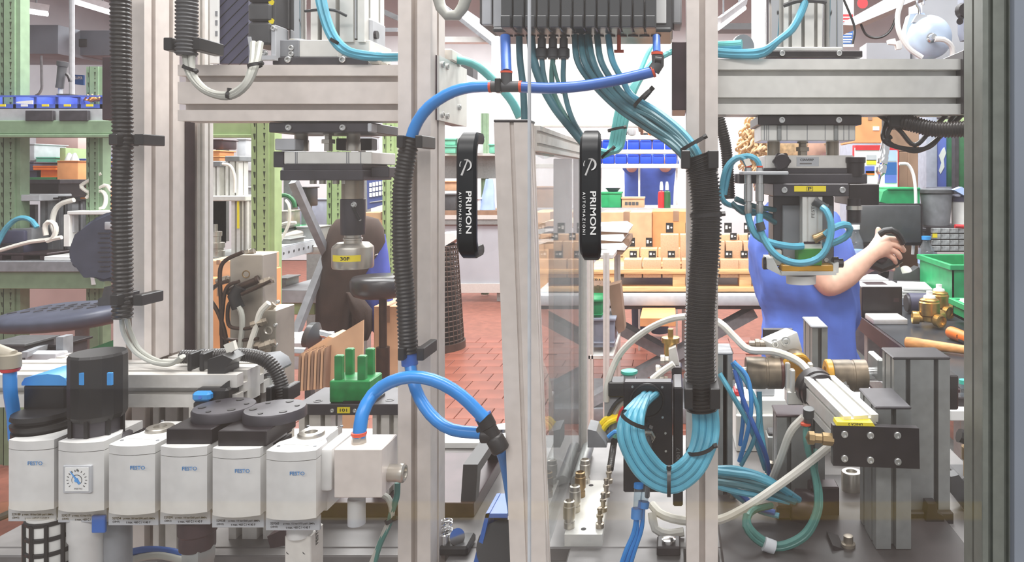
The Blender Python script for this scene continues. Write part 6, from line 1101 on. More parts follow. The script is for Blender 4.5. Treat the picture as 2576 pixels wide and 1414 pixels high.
# ================= RIGHT WORKBENCH
wk=T('workbench','dark-topped workbench carrying brass valves and green crates by the worker','workbench',(1.4,2.8,0)); ZB=.90
O('bench_top',B().ext([(.745,1.9,ZB-.035),(2.3,1.9,ZB-.035),(2.3,3.9,ZB-.035),(.745,3.9,ZB-.035)],(0,0,.035)),M['benchtop'],wk); O('edge_band',B().box(.735,.745,1.9,3.9,ZB-.06,ZB-.002,.001),M['brown'],wk)
for y in (2.0,2.95,3.8): O('leg',B().box(.78,.83,y,y+.05,0,ZB-.035,.003),M['blued' if 0 else 'alg'],wk); O('leg',B().box(2.2,2.25,y,y+.05,0,ZB-.035,.003),M['alg'],wk)
O('under_rail',B().box(.78,.82,1.95,3.85,.62,.68,.003),M['alg'],wk); O('blue_panel',B().box(.79,.80,1.95,2.9,.2,.62),M['cabblue'],wk)
def yb(py,z=ZB): return (EYE-z)*F/(py-CY)
def PB(px,py,z=ZB): Y=yb(py,z); return Vector(((px-CX)/F*Y,Y,z))
# hammer handle, screwdriver
a=PB(2283,876)+Vector((0,0,.019)); c=PB(2560,912)+Vector((0,0,.017)); d=(c-a).normalized()
hm=T('hammer','wooden hammer handle lying along the dark bench top','hammer',a); L=(c-a).length; O('handle',B().lathe(a,d,[(.011,-.008),(.0165,-.004),(.018,.01),(.0165,.05),(.0135,L*.5),(.0125,L),(0,L)],16),M['woodo'],hm); O('hammer_head',B().cyl(c-Vector((.01,.05,-.0)),c+Vector((.01,.05,0)),.016,n=14),M['steel'],hm)
a=PB(2390,852)+Vector((0,0,.022)); c=PB(2480,884)+Vector((0,0,.018)); sd=T('screwdriver','orange and black screwdriver handle on the dark bench top','screwdriver',a); d=(c-a).normalized(); L=(c-a).length
O('handle_grip',B().lathe(a,d,[(.012,-.004),(.019,.0),(.021,.012),(.019,L*.55),(.016,L*.75),(.017,L),(0,L)],12),M['orange'],sd); O('black_underside',B().lathe(a+Vector((0,-.004,-.006))+d*L*.25,d,[(.008,0),(.0175,.02),(.0165,L*.5),(.0165,L*.75),(0,L*.76)],12),M['black'],sd); O('shaft',B().cyl(c,c+d*.12,.004,n=8),M['chrome'],sd); text(sd,'Beta',a+d*.05+Vector((0,-.0215,.002)),.035,.011,'ink')
# brass valves
def valve(px,py,lab,sc=1.0):
    p=PB(px,py); t=T('brass_valve',lab,'valve',p,'brass valves on the bench'); z=p.z
    O('valve_body',B().lathe(p+Vector((0,0,.018*sc)),(0,0,1),[(.018*sc,0),(.03*sc,.006*sc),(.032*sc,.02*sc),(.028*sc,.024*sc),(.036*sc,.026*sc),(.037*sc,.07*sc),(.034*sc,.074*sc),(.034*sc,.08*sc),(.02*sc,.088*sc),(0,.088*sc)],24),M['brass'],t)
    for d in ((-1,.15,0),(.45,-1,-.05),(.9,.5,0)):
        v=Vector(d).normalized(); O('port_branch',B().lathe(p+Vector((0,0,.032*sc)),v,[(.016*sc,.01*sc),(.017*sc,.035*sc),(.023*sc,.037*sc),(.024*sc,.06*sc),(.019*sc,.061*sc),(.017*sc,.05*sc),(0,.05*sc)],18),M['brass'],t)
    O('white_cap',B().lathe(p+Vector((0,0,.104*sc)),(0,0,1),[(.022*sc,0),(.02*sc,.008*sc),(.011*sc,.011*sc),(.011*sc,.025*sc),(0,.027*sc)],16),M['white'],t)
valve(2338,822,'brass valve with white cap nearest the hammer handle'); valve(2362,800,'brass valve standing just behind another like it')
t=T('grey_motor','dark blue-grey motor lying behind the brass valves','motor',PB(2305,790)); O('motor_body',B().cyl(PB(2285,788)+Vector((0,0,.04)),PB(2335,788)+Vector((0,0,.04)),.04,n=20),M['navy'],t); O('motor_cap',B().cyl(PB(2279,788)+Vector((0,0,.04)),PB(2286,788)+Vector((0,0,.04)),.034,n=20),M['slate'],t)
def bb(px0,px1,py0,py1,D,b=0,Bd=None):
    """box on the bench whose front bottom edge sits at py1"""
    Y=yb(py1); return (Bd or B()).box((px0-CX)/F*Y,(px1-CX)/F*Y,Y,Y+D,ZB,EYE-(py0-CY)/F*Y,b)
t=T('metal_tin','flat steel plate box at the bench edge near the black boxes','box',PB(2235,816)); O('tin_body',bb(2197,2284,803,817,.12,.004),M['al'],t); 
t=T('black_carton','shiny black carton with a pale top on the bench edge','box',PB(2210,797)); O('carton_body',bb(2168,2270,722,798,.14,.003),M['bmet'],t); Y=yb(798); z=EYE-(722-CY)/F*Y; O('pale_top',B().box((2168-CX)/F*Y,(2270-CX)/F*Y,Y-.002,Y+.142,z,z+.004),M['paper'],t); O('dark_window',B().box((2185-CX)/F*Y,(2240-CX)/F*Y,Y+.03,Y+.11,z+.004,z+.005),M['brown'],t); O('side_print',B().pb(2248,750,2262,760,Y-.001,.002),M['brown'],t)
t=T('black_carton','dark carton half hidden behind the worker at the bench edge','box',PB(2140,775)); O('carton_body',bb(2130,2165,706,775,.14,.003),M['bmet'],t); Y=yb(775); z=EYE-(706-CY)/F*Y; O('pale_top',B().box((2140-CX)/F*Y,(2235-CX)/F*Y,Y-.002,Y+.16,z,z+.004),M['paper'],t)
t=T('paper_stack','stack of white paper sheets behind the black carton','paper',PB(2300,765))
for k in range(4):
    Y=yb(770); z=ZB+.012*k+.03; x=(2262+3*k-CX)/F*Y; b=B(); b.box(x,x+.15-.01*k,Y,Y+.2,z,z+.01,.002); b.rot((x,Y,z),'Z',-.06*k); O('sheet_bundle',b,M['paper'],t)
O('lower_box',bb(2266,2340,752,770,.18,.003),M['greyc'],t)
t=T('tape_dispenser','dark grey tape dispenser on the bench beside the clear bottle','dispenser',PB(2285,720)); Y=3.35; O('dispenser_body',B().pp([(2246,708),(2250,668),(2262,664),(2270,690),(2290,686),(2312,672),(2322,690),(2322,706)],Y,.07),M['dgrey'],t); O('tape_roll',B().cyl(P(2278,684,Y+.015),P(2278,684,Y+.055),.028,n=20),M['ivory'],t); O('base_strip',B().pb(2244,706,2324,714,Y-.01,.09,.004),M['slate'],t)
def bottle(px,py0,py1,Y,lab,capm):
    t=T('water_bottle',lab,'bottle',P(px,py1,Y)); H=(py1-py0)*S(Y); r=.038; O('bottle_body',B().lathe(P(px,py1,Y),(0,0,1),[(r*.8,0),(r,.006),(r,H*.22),(r*.93,H*.24),(r,H*.27),(r*.93,H*.32),(r,H*.36),(r,H*.6),(r*.9,H*.7),(r*.45,H*.86),(r*.4,H*.93),(0,H*.93)],20),MC['bottle_plastic'],t); O('screw_cap',B().cyl(P(px,py1,Y)+Vector((0,0,H*.92)),P(px,py1,Y)+Vector((0,0,H)),r*.55,n=16),M[capm],t); O('label_band',B().lathe(P(px,py1,Y)+Vector((0,0,H*.4)),(0,0,1),[(r*1.01,0),(r*1.01,H*.14)],20),M['lblue'],t)
bottle(2330,594,708,3.45,'clear water bottle with a blue cap beside the big green crate','bluel'); bottle(2152,566,700,3.5,'clear water bottle standing behind the hand','paper')
# green crates
def tote(lab,q0,q1,py0,py1,Y,D,m,name='green_crate',handle=True,z=None):
    """open crate: front rect q0..q1 px, py0 top, py1 bottom at depth Y"""
    t=T(name,lab,'crate',P((q0+q1)/2,py1,Y)); a=P(q0,py0,Y); c=P(q1,py1,Y); th=.008
    b=B(); b.box(a.x,c.x,Y,Y+th,c.z,a.z); b.box(a.x,c.x,Y+D-th,Y+D,c.z,a.z); b.box(a.x,a.x+th,Y,Y+D,c.z,a.z); b.box(c.x-th,c.x,Y,Y+D,c.z,a.z); b.box(a.x,c.x,Y,Y+D,c.z,c.z+.01); O('crate_shell',b,M[m],t)
    b=B(); g=.012; zt_=a.z
    for x0,x1,y0,y1 in ((a.x-g,c.x+g,Y-g,Y+.004),(a.x-g,c.x+g,Y+D-.004,Y+D+g),(a.x-g,a.x+.004,Y,Y+D),(c.x-.004,c.x+g,Y,Y+D)): b.box(x0,x1,y0,y1,zt_-.018,zt_+.004,.002)
    O('crate_rim',b,M[m],t)
    if handle: O('handle_recess',B().pb(q0+(q1-q0)*.42,py0+(py1-py0)*.25,q1-(q1-q0)*.08,py0+(py1-py0)*.55,Y-.003,.004,.001),M['crated'],t)
    return t
tote('large green plastic crate standing at the far side of the bench',2395,2520,668,760,2.95,.38,'crate'); tote('small green open bin of white pieces at the bench corner',2440,2520,772,815,2.6,.16,'crate','green_bin',False)
t=T('white_pieces','white plastic pieces filling the small green bin','pieces',P(2465,780,2.65)); b=B()
for k in range(40):
    p=P(2446+random.uniform(0,30),782,2.62)+Vector((0,random.uniform(0,.12),random.uniform(0,.02))); b.box(p.x-.008,p.x+.008,p.y-.006,p.y+.006,p.z-.004,p.z+.004)
O('pieces',b,M['paper'],t,kind='stuff')
# back shelf things
bs=T('bench_shelf','grey riser shelf at the back of the workbench','shelf',(1.2,3.75,ZB)); O('shelf_board',B().box(P(2150,0,3.8).x,2.3,3.7,4.05,zpx(570,3.8)-.02,zpx(570,3.8),.003),M['slate'],bs); O('shelf_support',B().box(P(2340,0,3.85).x,P(2348,0,3.85).x,3.85,4.0,ZB,zpx(570,3.8)-.02),M['slate'],bs); O('shelf_support',B().box(2.2,2.23,3.85,4.0,ZB,zpx(570,3.8)-.02),M['slate'],bs); O('shelf_support',B().box(P(2152,0,3.85).x,P(2160,0,3.85).x,3.85,4.0,ZB,zpx(570,3.8)-.02),M['slate'],bs)
t=T('monitor','dark computer monitor turned away behind the hands','monitor',P(2240,610,3.72)); O('screen_back',B().pb(2135,516,2318,612,3.55,.04,.01),M['smoke'],t); O('bezel',B().pb(2131,512,2322,618,3.565,.02,.006),M['bmet'],t); O('stand_neck',B().pb(2215,610,2240,715,3.6,.04),M['bmet'],t); O('stand_base',B().box(P(2190,0,3.72).x,P(2265,0,3.72).x,3.5,3.68,ZB,ZB+.015),M['bmet'],t)
t=T('green_tray','sloping green picking bin above the dark monitor','bin',P(2260,512,3.7)); O('bin_shell',B().pp([(2214,508),(2222,482),(2236,474),(2314,474),(2314,512),(2240,514)],3.7,.25),M['crate'],t); O('tray_stand',B().box(P(2250,0,3.75).x,P(2300,0,3.75).x,3.75,3.9,zpx(570,3.8),zpx(514,3.7)),M['slate'],t); O('bin_rim',B().pb(2234,472,2316,478,3.69,.27,.004),M['crated' if 0 else 'crate'],t)
t=T('grey_bucket','grey plastic bucket on the bench shelf','bucket',P(2355,568,3.7)); O('bucket_wall',B().lathe(P(2355,568,3.8),(0,0,1),[(.065,0),(.08,.17),(.086,.172),(.086,.19),(.07,.19),(0,.18)],24),M['grey'],t); O('rim_band',B().lathe(P(2355,568,3.8)+Vector((0,0,.165)),(0,0,1),[(.086,0),(.09,.004),(.09,.02),(.08,.022)],24),M['dgrey'],t)
t=T('white_bucket','white plastic tub with a dark lid on the bench shelf','bucket',P(2432,568,3.7)); O('tub_wall',B().lathe(P(2436,570,3.8),(0,0,1),[(.08,0),(.085,.13),(0,.13)],28),M['white'],t); O('dark_lid',B().lathe(P(2436,570,3.8)+Vector((0,0,.13)),(0,0,1),[(.09,0),(.09,.025),(.07,.035),(0,.035)],28),M['navy'],t); O('blue_rag',B().pp([(2400,478),(2420,470),(2450,492),(2430,494)],3.7,.05),M['lblue'],t)
dr=T('drawer_cabinet','small-parts cabinet of clear drawers under the bench shelf','cabinet',P(2400,632,3.6)); O('cabinet_shell',B().pb(2344,572,2480,634,3.62,.2,.004),M['bmet'],dr)
dm=unit('clear_drawer',lambda b:b.box(-.021,.021,-.012,.01,-.012,.012,.002),mat('drawer_clear_plastic',(150,152,152),.3,0,.3,40))
for i in range(4):
    for j in range(4): inst('drawer',dm,dr,P(2354+i*22,580+j*15,3.615),(0,0,1))
O('yellow_card',B().pb(2346,588,2358,598,3.6,.004),M['yellow'],dr); O('cabinet_side',B().pb(2432,575,2482,636,3.6,.2,.004),M['navy'],dr)
O('red_pen',B().cyl(P(2402,569,3.58),P(2470,573,3.58),.01,n=10),'red',None,'red marker lying on the parts cabinet under the buckets','pen')
ip=T('notice_board','red-rimmed tablet display with coloured panels behind the bench shelf','screen',P(2205,475,3.9)); O('case',B().pb(2146,365,2262,478,3.92,.02,.004),M['red'],ip); O('display',B().pb(2150,372,2258,474,3.915,.006),M['paper'],ip)
for q,m in (((2152,366,2258,378),'red'),((2180,390,2205,404),'lgrey'),((2180,402,2204,414),'yellow'),((2176,418,2200,436),'cabblue'),((2178,430,2200,440),'orange'),((2226,408,2256,440),'sign'),((2226,440,2256,460),'cabblue'),((2215,378,2256,405),'lblue')): O('screen_panel',B().pb(*q,3.912,.003),M[m],ip)
carton('brown carton with a hand hole above the tablet display',(2146,286,2232,360),4.0,.3,'cardd' if 0 else 'cardo'); t=T('tall_cabinet','pale grey cabinet under the brown carton with the hand hole','cabinet',(P(2188,0,4.0).x,4.1,0)); O('cabinet_body',B().box(P(2144,0,4.0).x,P(2232,0,4.0).x,3.99,4.3,0,zpx(361,4.0),.004),M['greyc'],t); O('cabinet_plinth',B().box(P(2144,0,4.0).x,P(2232,0,4.0).x,3.985,4.3,0,.1),M['slate'],t)
O('hand_hole',B().pb(2196,318,2212,328,3.997,.004),'paper',None,'white paper showing in the hand hole of the brown carton','paper')
carton('dull brown carton behind the black cable loop',(2234,290,2312,381),4.1,.3,'cardd'); carton('dull brown carton on the shelf behind the white cable',(2262,382,2310,1096),4.1,.3,'cardd')
O('white_cable',B().tube(path([(2262,412,3.6),(2285,415,3.6),(2300,450,3.6),(2304,520,3.6),(2300,580,3.6),(2296,640,3.6)]),.008),'paper',None,'white cable hanging down past the green tray','cable')
t=T('air_gun','chrome inline air tool hanging below the black cable loop','tool',P(2215,410,2.8)); b=B(); b.lathe(P(2226,372,2.8),(-.18,0,-1),[(.012,-.05),(.014,-.05),(.018,0),(.018,.03),(.02,.034),(.02,.06),(.017,.064),(.02,.07),(.02,.095),(.014,.1),(.006,.11),(.004,.14),(0,.14)],18); O('tool_body',b,M['chrome'],t); O('hose',B().tube(path([(2228,362,2.8),(2236,310,2.8),(2240,280,2.8)]),.008),M['smoke'],t)
cb2=T('blue_cabinet','blue cabinet door with a torn white sticker beyond the bench','cabinet',P(2385,480,4.6)); O('door_panel',B().pb(2358,340,2412,486,4.6,.3,.004),M['cabblue'],cb2); O('frame_post',B().box(P(2330,0,4.55).x,P(2358,0,4.55).x,4.55,4.85,0,P(0,286,4.55).z,.004),M['greyc'],cb2); O('torn_sticker',B().pp([(2370,376),(2376,370),(2380,385),(2374,402),(2376,420),(2366,438),(2362,430),(2368,410),(2362,392)],4.595,.004),M['paper'],cb2); O('lower_rail',B().pb(2330,470,2408,480,4.5,.05),M['greyc'],cb2)
t=T('green_locker','dark green locker standing at the end of the workbench','locker',P(2440,480,4.4)); O('locker_body',B().pb(2412,330,2480,490,4.4,.4,.006),M['crated'],t); O('locker_body_upper',B().pb(2416,290,2480,328,4.42,.4,.006),M['green'],t); O('hinge_rail',B().pb(2455,345,2466,480,4.38,.03,.004),M['bmet'],t); O('white_tag',B().pp([(2446,284),(2470,284),(2470,312),(2456,312),(2456,302),(2446,302)],4.37,.01),M['paper'],t); O('dark_edge',B().pb(2402,290,2412,490,4.38,.05),M['slate'],t)
# tool balancers and sign
rl=T('cable_reel','pale blue-grey balancer reel hanging over the second beam','reel',P(2338,95,2.6)); Y=2.5; O('reel_disc',B().lathe(P(2342,92,Y),(0,1,0),[(.012,-.035),(.03,-.034),(.066,-.01),(.074,.005),(.074,.03),(.06,.06),(0,.06)],36),M['reel'],rl); O('hub',B().lathe(P(2342,96,Y-.03),(0,-1,0),[(.017,-.01),(.017,.006),(.012,.01),(.009,.03),(0,.03)],18),M['chrome'],rl); O('rear_housing',B().pp([(2290,35),(2325,32),(2340,60),(2300,130),(2280,100),(2280,70)],Y+.03,.05),M['reel'],rl); O('bracket_ear',B().pp([(2296,55),(2308,35),(2332,38),(2340,52),(2320,60)],Y-.005,.02),M['lgrey'],rl); O('hook',B().tube(path([(2313,38,Y),(2313,22,Y),(2306,10,Y),(2310,-6,Y),(2322,-2,Y),(2322,12,Y)]),.005),M['chrome'],rl)
O('white_hose',B().tube(path([(2352,98,Y-.06),(2375,100,Y-.06),(2393,115,Y-.05),(2396,140,Y-.04),(2385,175,Y-.03)]),.009),M['paper'],rl); O('white_hose',B().tube(path([(2285,-40,Y-.03),(2268,5,Y-.03),(2258,40,Y-.03),(2262,80,Y-.03),(2285,120,Y-.03),(2320,145,Y-.03)]),.009),M['paper'],rl)
O('white_bracket',B().pp([(2234,100),(2252,96),(2254,104),(2268,100),(2270,122),(2256,124),(2254,112),(2236,110)],2.5,.02),'paper',None,'white plastic bracket hanging beside the pale reel','bracket')
ba=T('tool_balancer','grey oval spring balancer hanging by the outer post','balancer',P(2444,70,2.4)); Y=2.4; O('balancer_case',B().pp([(2424,-60),(2452,-60),(2460,0),(2456,80),(2446,98),(2430,98),(2424,80)],Y,.05),M['greyc'],ba); O('dark_drum',B().lathe(P(2420,30,Y+.02),(0,-1,0),[(.022,0),(.028,.01),(.022,.03),(0,.03)],16),M['bmet'],ba); O('lower_hook',B().tube(path([(2438,98,Y),(2436,112,Y),(2438,122,Y),(2434,130,Y),(2440,136,Y)]),.005),M['bmet'],ba); O('ring',B().lathe(P(2414,54,Y),(0,-1,0),[(.008,0),(.011,0),(.011,.003),(.008,.003)],16),M['bmet'],ba)
sg=T('safety_sign','white safety sign with red and blue panels behind the press cylinder rods','sign',P(2105,70,5.0)); O('sign_board',B().pb(2068,-30,2148,118,5.0,.01),M['paper'],sg); O('red_panel',B().pb(2070,38,2076,60,4.996,.005),M['red'],sg); O('red_panel',B().pb(2112,36,2146,60,4.996,.005),M['red'],sg); O('blue_panel',B().pb(2072,66,2080,112,4.996,.005),M['sign'],sg); O('blue_panel',B().pb(2112,64,2146,110,4.996,.005),M['sign'],sg)
for x in (2120,2134): O('white_pictogram',B().lathe(P(x,74,4.994),(0,1,0),[(.017,0),(.017,.003),(0,.003)],14),M['paper'],sg)
for x0,x1,y,n_ in ((2114,2144,84,1),(2116,2142,91,1),(2114,2144,98,1),(2117,2140,104,1),(2114,2144,42,1),(2116,2142,50,1)): O('text_line',B().pb(x0,y,x1,y+3,4.994,.003),M['paper'],sg)
O('red_ring',B().lathe(P(2170,8,4.99),(0,1,0),[(.028,0),(.036,0),(.036,.004),(.028,.004)],20),M['red'],sg)
O('black_cable',B().tube(path([(2105,-40,3.0),(2140,40,3.0),(2150,75,3.0),(2145,110,3.0)]),.005),'black',None,'thin black cable curling over the safety sign','cable'); O('black_cable',B().tube(path([(2164,58,4.58),(2180,88,4.58),(2210,95,4.58),(2240,76,4.58),(2262,20,4.58)]),.008),'black',None,'thin black cable sagging under the pale girder','cable')
# ================= PEOPLE
def figure(name,lab,nodes,edges,root,m='skin'):
    """one continuous skinned body; nodes: name -> (pos, radius)"""
    keys=list(nodes); me=bpy.data.meshes.new(name); o0=Vector(nodes[root][0]); o0.z=0
    me.from_pydata([Vector(nodes[k][0])-o0 for k in keys],[(keys.index(a),keys.index(b)) for a,b in edges],[])
    o=bpy.data.objects.new(name,me); COL.objects.link(o); o.location=o0; WO[o.name]=o0
    md=o.modifiers.new('skin','SKIN'); md.use_smooth_shade=True; ly=me.skin_vertices[0].data if me.skin_vertices else None
    if ly is None:
        bm=bmesh.new(); bm.from_mesh(me); L=bm.verts.layers.skin.verify(); bm.to_mesh(me); bm.free(); ly=me.skin_vertices[0].data
    for k,v in zip(keys,ly): r=nodes[k][1]; v.radius=(r,r) if not isinstance(r,tuple) else r; v.use_root=(k==root)
    o.modifiers.new('sub','SUBSURF').levels=2; o.modifiers['sub'].render_levels=2; 
    dg=bpy.context.evaluated_depsgraph_get(); m2=bpy.data.meshes.new_from_object(o.evaluated_get(dg)); o.modifiers.clear(); o.data=m2; m2.materials.clear(); m2.materials.append(M[m]); m2.shade_smooth(); return tag(o,lab,'person')
def child(name,o,m,par): 
    me,c=meshof(o,name,M[m],80); q=bpy.data.objects.new(name,me); COL.objects.link(q); q.parent=par; q.location=c-WO[par.name]; WO[q.name]=c; return q
def wrinkle(b,amp,fr,cuts=3):
    """subdivide a cloth shell and push slanting folds into it"""
    bmesh.ops.subdivide_edges(b.bm,edges=b.bm.edges[:],cuts=cuts,use_grid_fill=True,smooth=.6); b.bm.normal_update()
    for v in b.bm.verts:
        p=v.co; q=Vector((p.x*fr+p.z*fr*.8,p.y*fr,p.z*fr*.55-p.x*fr*.5)); k=abs(noise.noise(q))*2-.5; v.co=p+v.normal*(amp*k*(1.25-min(1,max(0,(p.z-.8)/.6))*.6))
def loft(b,rows,n=20,fold=0,seed=0):
    """rows: (centre, half-width vector u, half-depth vector v)"""
    rings=[]
    for k,(c,u,v) in enumerate(rows):
        ring=[]
        for i in range(n):
            an=2*math.pi*i/n; f=1+fold*math.sin(4*an+k*1.1+seed)+fold*.6*math.sin(7*an-k*.8); ring.append(b.bm.verts.new(Vector(c)+Vector(u)*math.cos(an)*f+Vector(v)*math.sin(an)*f))
        rings.append(ring)
    for r,q in zip(rings,rings[1:]):
        for i in range(n): b.bm.faces.new((r[i],r[(i+1)%n],q[(i+1)%n],q[i]))
    b.bm.faces.new(rings[0]); b.bm.faces.new(rings[-1]); return b
Yw=2.58
def W3(px,py,dy=0): return P(px,py,Yw+dy)*1
N={'pelvis':(W3(2040,860),.12),'waist':(W3(2030,760),.105),'chest':(W3(2015,620),.125),'upper':(W3(2008,545),.11),'neck':(W3(2006,480),.05),'skull':(W3(2020,420),.06),'head':(W3(2015,365),.088),'crown':(W3(2008,310),.07),'brow':(W3(2068,368),.055),'nose':(W3(2090,385),.016),'chin':(W3(2062,428),.035),
 'shr':(W3(2000,545,-.15),.052),'elr':(W3(2080,728,-.22),.046),'far':(W3(2140,685,-.2),.043),'wrr':(W3(2190,640,-.17),.028),'pmr':(W3(2218,618,-.15),.034),
 'shl':(W3(2010,545,.17),.052),'ell':(W3(2085,715,.22),.042),'wrl':(W3(2190,665,.1),.027),'pml':(W3(2222,655,.03),.033),
 'hpr':(W3(2035,900,-.08),.085),'knr':(Vector((W3(2040,0).x,Yw-.09,.47)),.062),'anr':(Vector((W3(2040,0).x-.02,Yw-.09,.09)),.04),'ftr':(Vector((W3(2040,0).x+.13,Yw-.1,.04)),.035),
 'hpl':(W3(2045,900,.09),.085),'knl':(Vector((W3(2060,0).x,Yw+.1,.47)),.062),'anl':(Vector((W3(2060,0).x-.02,Yw+.1,.09)),.04),'ftl':(Vector((W3(2060,0).x+.13,Yw+.11,.04)),.035)}
Eg=[('pelvis','waist'),('waist','chest'),('chest','upper'),('upper','neck'),('neck','skull'),('skull','head'),('head','crown'),('head','brow'),('brow','nose'),('skull','chin'),('upper','shr'),('shr','elr'),('elr','far'),('far','wrr'),('wrr','pmr'),('upper','shl'),('shl','ell'),('ell','wrl'),('wrl','pml'),('pelvis','hpr'),('hpr','knr'),('knr','anr'),('anr','ftr'),('pelvis','hpl'),('hpl','knl'),('knl','anl'),('anl','ftl')]
def fingers(side,palm,fl):
    for i,ch_ in enumerate(fl):
        prev=palm
        for k,(px,py,dy,r) in enumerate(ch_):
            nm='f%s%d%d'%(side,i,k); N[nm]=(W3(px,py,dy),r); Eg.append((prev,nm)); prev=nm
fingers('r','pmr',[[(2240,602,-.175,.0125),(2262,604,-.18,.0105),(2274,616,-.17,.009)],[(2243,612,-.18,.0125),(2266,620,-.18,.0105),(2276,634,-.165,.009)],[(2242,626,-.175,.012),(2260,638,-.175,.01),(2266,652,-.16,.0085)],[(2236,640,-.165,.0115),(2250,652,-.165,.0095),(2254,664,-.15,.008)],[(2212,594,-.12,.0125),(2208,580,-.11,.0105),(2212,571,-.11,.009)]])
fingers('l','pml',[[(2245,650,.0,.0115),(2262,645,-.03,.009)],[(2246,658,.0,.0115),(2266,655,-.03,.009)],[(2244,668,.0,.011),(2260,667,-.03,.0085)],[(2238,676,.01,.0105),(2250,678,-.02,.008)]])
wo=figure('person','worker in a blue short-sleeved shirt holding a black part over the bench, curly blond hair',N,Eg,'pelvis')
X=Vector((1,0,0)); Yv=Vector((0,1,0)); Zv=Vector((0,0,1))
b=B(); loft(b,[(W3(2004,488),X*.06,Yv*.07),(W3(2004,515),X*.095,Yv*.15),(W3(2004,545),X*.135,Yv*.205),(W3(2010,600),X*.17,Yv*.215),(W3(2018,680),X*.178,Yv*.21),(W3(2032,760),X*.168,Yv*.2),(W3(2040,830),X*.162,Yv*.2),(W3(2042,905),X*.166,Yv*.21)],28,.018)
wrinkle(b,.026,7); child('shirt',b,'shirt',wo)
for s,dy,e in ((-1,-.15,(2062,690,-.21)),(1,.17,(2066,685,.21))):
    a=W3(2000,540,dy*.8); c=W3(e[0]-18,e[1]-60,dy*1.28); d=(c-a).normalized(); u=d.cross(Yv).normalized(); v=d.cross(u); b=B(); loft(b,[(a-d*.03,u*.06,v*.06),(a+d*.03,u*.085,v*.08),(a+d*.1,u*.082,v*.076),(c,u*.078,v*.072),(c+d*.004,u*.072,v*.066)],16,.015); child('sleeve',b,'shirt',wo)
b=B(); xk=W3(2042,0).x
for s in (-1,1): loft(b,[(Vector((xk,Yw+s*.07,.86)),X*.13,Yv*.11),(Vector((xk,Yw+s*.09,.75)),X*.105,Yv*.1),(Vector((xk+.01,Yw+s*.1,.47)),X*.08,Yv*.078),(Vector((xk-.02,Yw+s*.1,.1)),X*.062,Yv*.06)],16,.012)
child('trousers',b,'trous',wo)
b=B(); rr=random.Random(3)
for k in range(420):
    th=rr.uniform(.9*math.pi*.5,2*math.pi*.98); ph=rr.uniform(-1.2,1.45)
    if rr.random()<.5 or (math.cos(th)>.05 and rr.random()<.93): th=rr.uniform(.62*math.pi,1.44*math.pi)
    c=W3(1972,356); rad=.118+rr.uniform(-.012,.026); q=Vector((math.cos(th)*math.cos(ph)*rad*1.1,math.sin(th)*math.cos(ph)*rad,math.sin(ph)*rad*1.05)); p=c+q
    pts=[p+Vector((rr.uniform(-.01,.01)+.011*math.sin(i*1.5+k),.011*math.cos(i*1.5+k),-.013*i)) for i in range(5)]; pts=smooth(pts,.008); b.sweep(pts,[.0055*(1-.45*i/len(pts)) for i in range(len(pts))],5)
b.ball(W3(1968,352),.105,1,1,1.08,16); child('hair',b,'hair',wo)
b=B(); b.ball(W3(2022,376,-.092),.02,.55,.35,1.0,10); child('ear',b,'skin',wo)
for dy in (-.035,.035):
    b=B(); b.ball(W3(2098,366,dy),.011,1,1,1,10); child('eye',b,'white',wo)
b=B(); b.ball(W3(2092,402),.014,.6,1.4,.35,10); child('mouth',b,'red',wo)
for s in (-1,1):
    b=B(); b.box(xk-.1,xk+.17,Yw+s*.1-.045,Yw+s*.1+.045,0,.075,.02); child('shoe',b,'black',wo)
b=B(); b.tube([W3(2212,590,-.19),W3(2235,578,-.2),W3(2258,588,-.2),W3(2272,612,-.19)],.011,10); b.tube([W3(2192,662,-.14),W3(2215,672,-.14),W3(2245,660,-.14),W3(2262,648,-.14)],.02,10)
hp=O('held_part',b,'black',None,'curved black machine part held in both hands of the worker','part')
O('dark_glove_cloth',B().ball(W3(2212,655,-.13),.03,1.35,.8,.75,14),'brown',None,'dark oily rag under the hands holding the black part','rag')
# second person
Y2=6.62
def V3(px,py,dy=0): return P(px,py,Y2+dy)
N={'pelvis':(Vector((V3(1636,0).x,Y2,.95)),.14),'chest':(V3(1636,445),.15),'upper':(V3(1636,408),.12),'neck':(V3(1636,375),.055),'head':(V3(1636,330),.1),'crown':(V3(1636,305),.085),'nose':(V3(1636,338,-.12),.018),
 'sr':(V3(1590,405),.065),'er':(V3(1588,424,-.22),.05),'wr':(V3(1612,385,-.3),.034),'hr':(V3(1622,358,-.3),.04),'sl':(V3(1684,405),.065),'el':(V3(1672,424,-.22),.05),'wl':(V3(1656,385,-.3),.034),'hl':(V3(1648,358,-.3),.04),
 'lr':(Vector((V3(1612,0).x,Y2,.5)),.07),'ar':(Vector((V3(1612,0).x,Y2,.06)),.05),'ll':(Vector((V3(1660,0).x,Y2,.5)),.07),'al':(Vector((V3(1660,0).x,Y2,.06)),.05)}
Eg=[('pelvis','chest'),('chest','upper'),('upper','neck'),('neck','head'),('head','crown'),('head','nose'),('upper','sr'),('sr','er'),('er','wr'),('wr','hr'),('upper','sl'),('sl','el'),('el','wl'),('wl','hl'),('pelvis','lr'),('lr','ar'),('pelvis','ll'),('ll','al')]
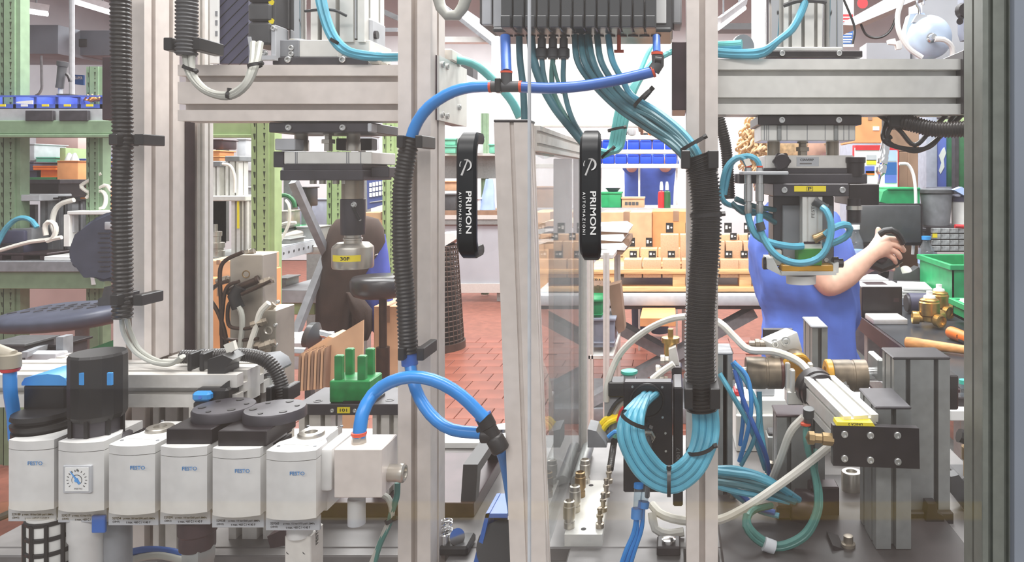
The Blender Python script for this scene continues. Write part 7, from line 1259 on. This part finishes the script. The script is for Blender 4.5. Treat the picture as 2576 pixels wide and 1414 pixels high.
for s,hx in (('r',1622),('l',1648)):
    for i in range(4):
        nm='g%s%d'%(s,i); N[nm]=(V3(hx+(i-1.5)*5*(1 if s=='r' else -1),340,-.3),.011); Eg.append(('h'+s,nm))
    nm='t'+s; N[nm]=(V3(hx+(9 if s=='r' else -9),352,-.32),.012); Eg.append(('h'+s,nm))
p2=figure('person','distant person in a blue shirt with raised forearms behind the packing desk',N,Eg,'pelvis')
b=B(); loft(b,[(V3(1636,385),X*.09,Yv*.09),(V3(1636,400),X*.2,Yv*.13),(V3(1636,425),X*.235,Yv*.15),(V3(1634,470),X*.225,Yv*.15),(V3(1632,540),X*.215,Yv*.15),(V3(1632,590),X*.22,Yv*.16)],24,.025,2); child('shirt',b,'shirt',p2)
b=B()
for x in (1612,1660): loft(b,[(Vector((V3(x,0).x,Y2,1.0)),X*.12,Yv*.13),(Vector((V3(x,0).x,Y2,.5)),X*.09,Yv*.09),(Vector((V3(x,0).x,Y2,.04)),X*.075,Yv*.09)],16,.015)
child('trousers',b,'trous',p2); b=B(); b.ball(V3(1636,318,.02),.115,1,1,1.05,14); child('hair',b,'hairb',p2)
for x0,y0 in ((1590,405),(1684,405)):
    b=B(); e=V3(1588 if x0<1640 else 1672,424,-.22); a=V3(x0,y0); d=(e-a).normalized(); u=d.cross(Zv).normalized(); v=d.cross(u); loft(b,[(a-d*.04,u*.07,v*.08),(a+d*.05,u*.095,v*.095),(a+d*.15,u*.085,v*.085)],14,.02); child('sleeve',b,'shirt',p2)
O('phone',B().box(V3(1622,0).x,V3(1650,0).x,Y2-.345,Y2-.335,V3(0,362).z,V3(0,340).z,.004),'black',None,'black phone held up by the distant person in blue','phone')

# ================= BEHIND THE CAMERA: the aisle the doors mirror
fa=O('aisle_strip',B().box(-9,7,-3.5,.7,-.0125,-.0115),mat('grey_aisle_floor',(120,118,118),.5,0,.08,3),fl)
fl2=O('floor_tape',B().box(-4,4,-1.75,-1.58,-.0115,-.009),'amber' if 0 else mat('yellow_floor_tape',(226,190,60),.5,0,.1,6),fl)
flush_text()
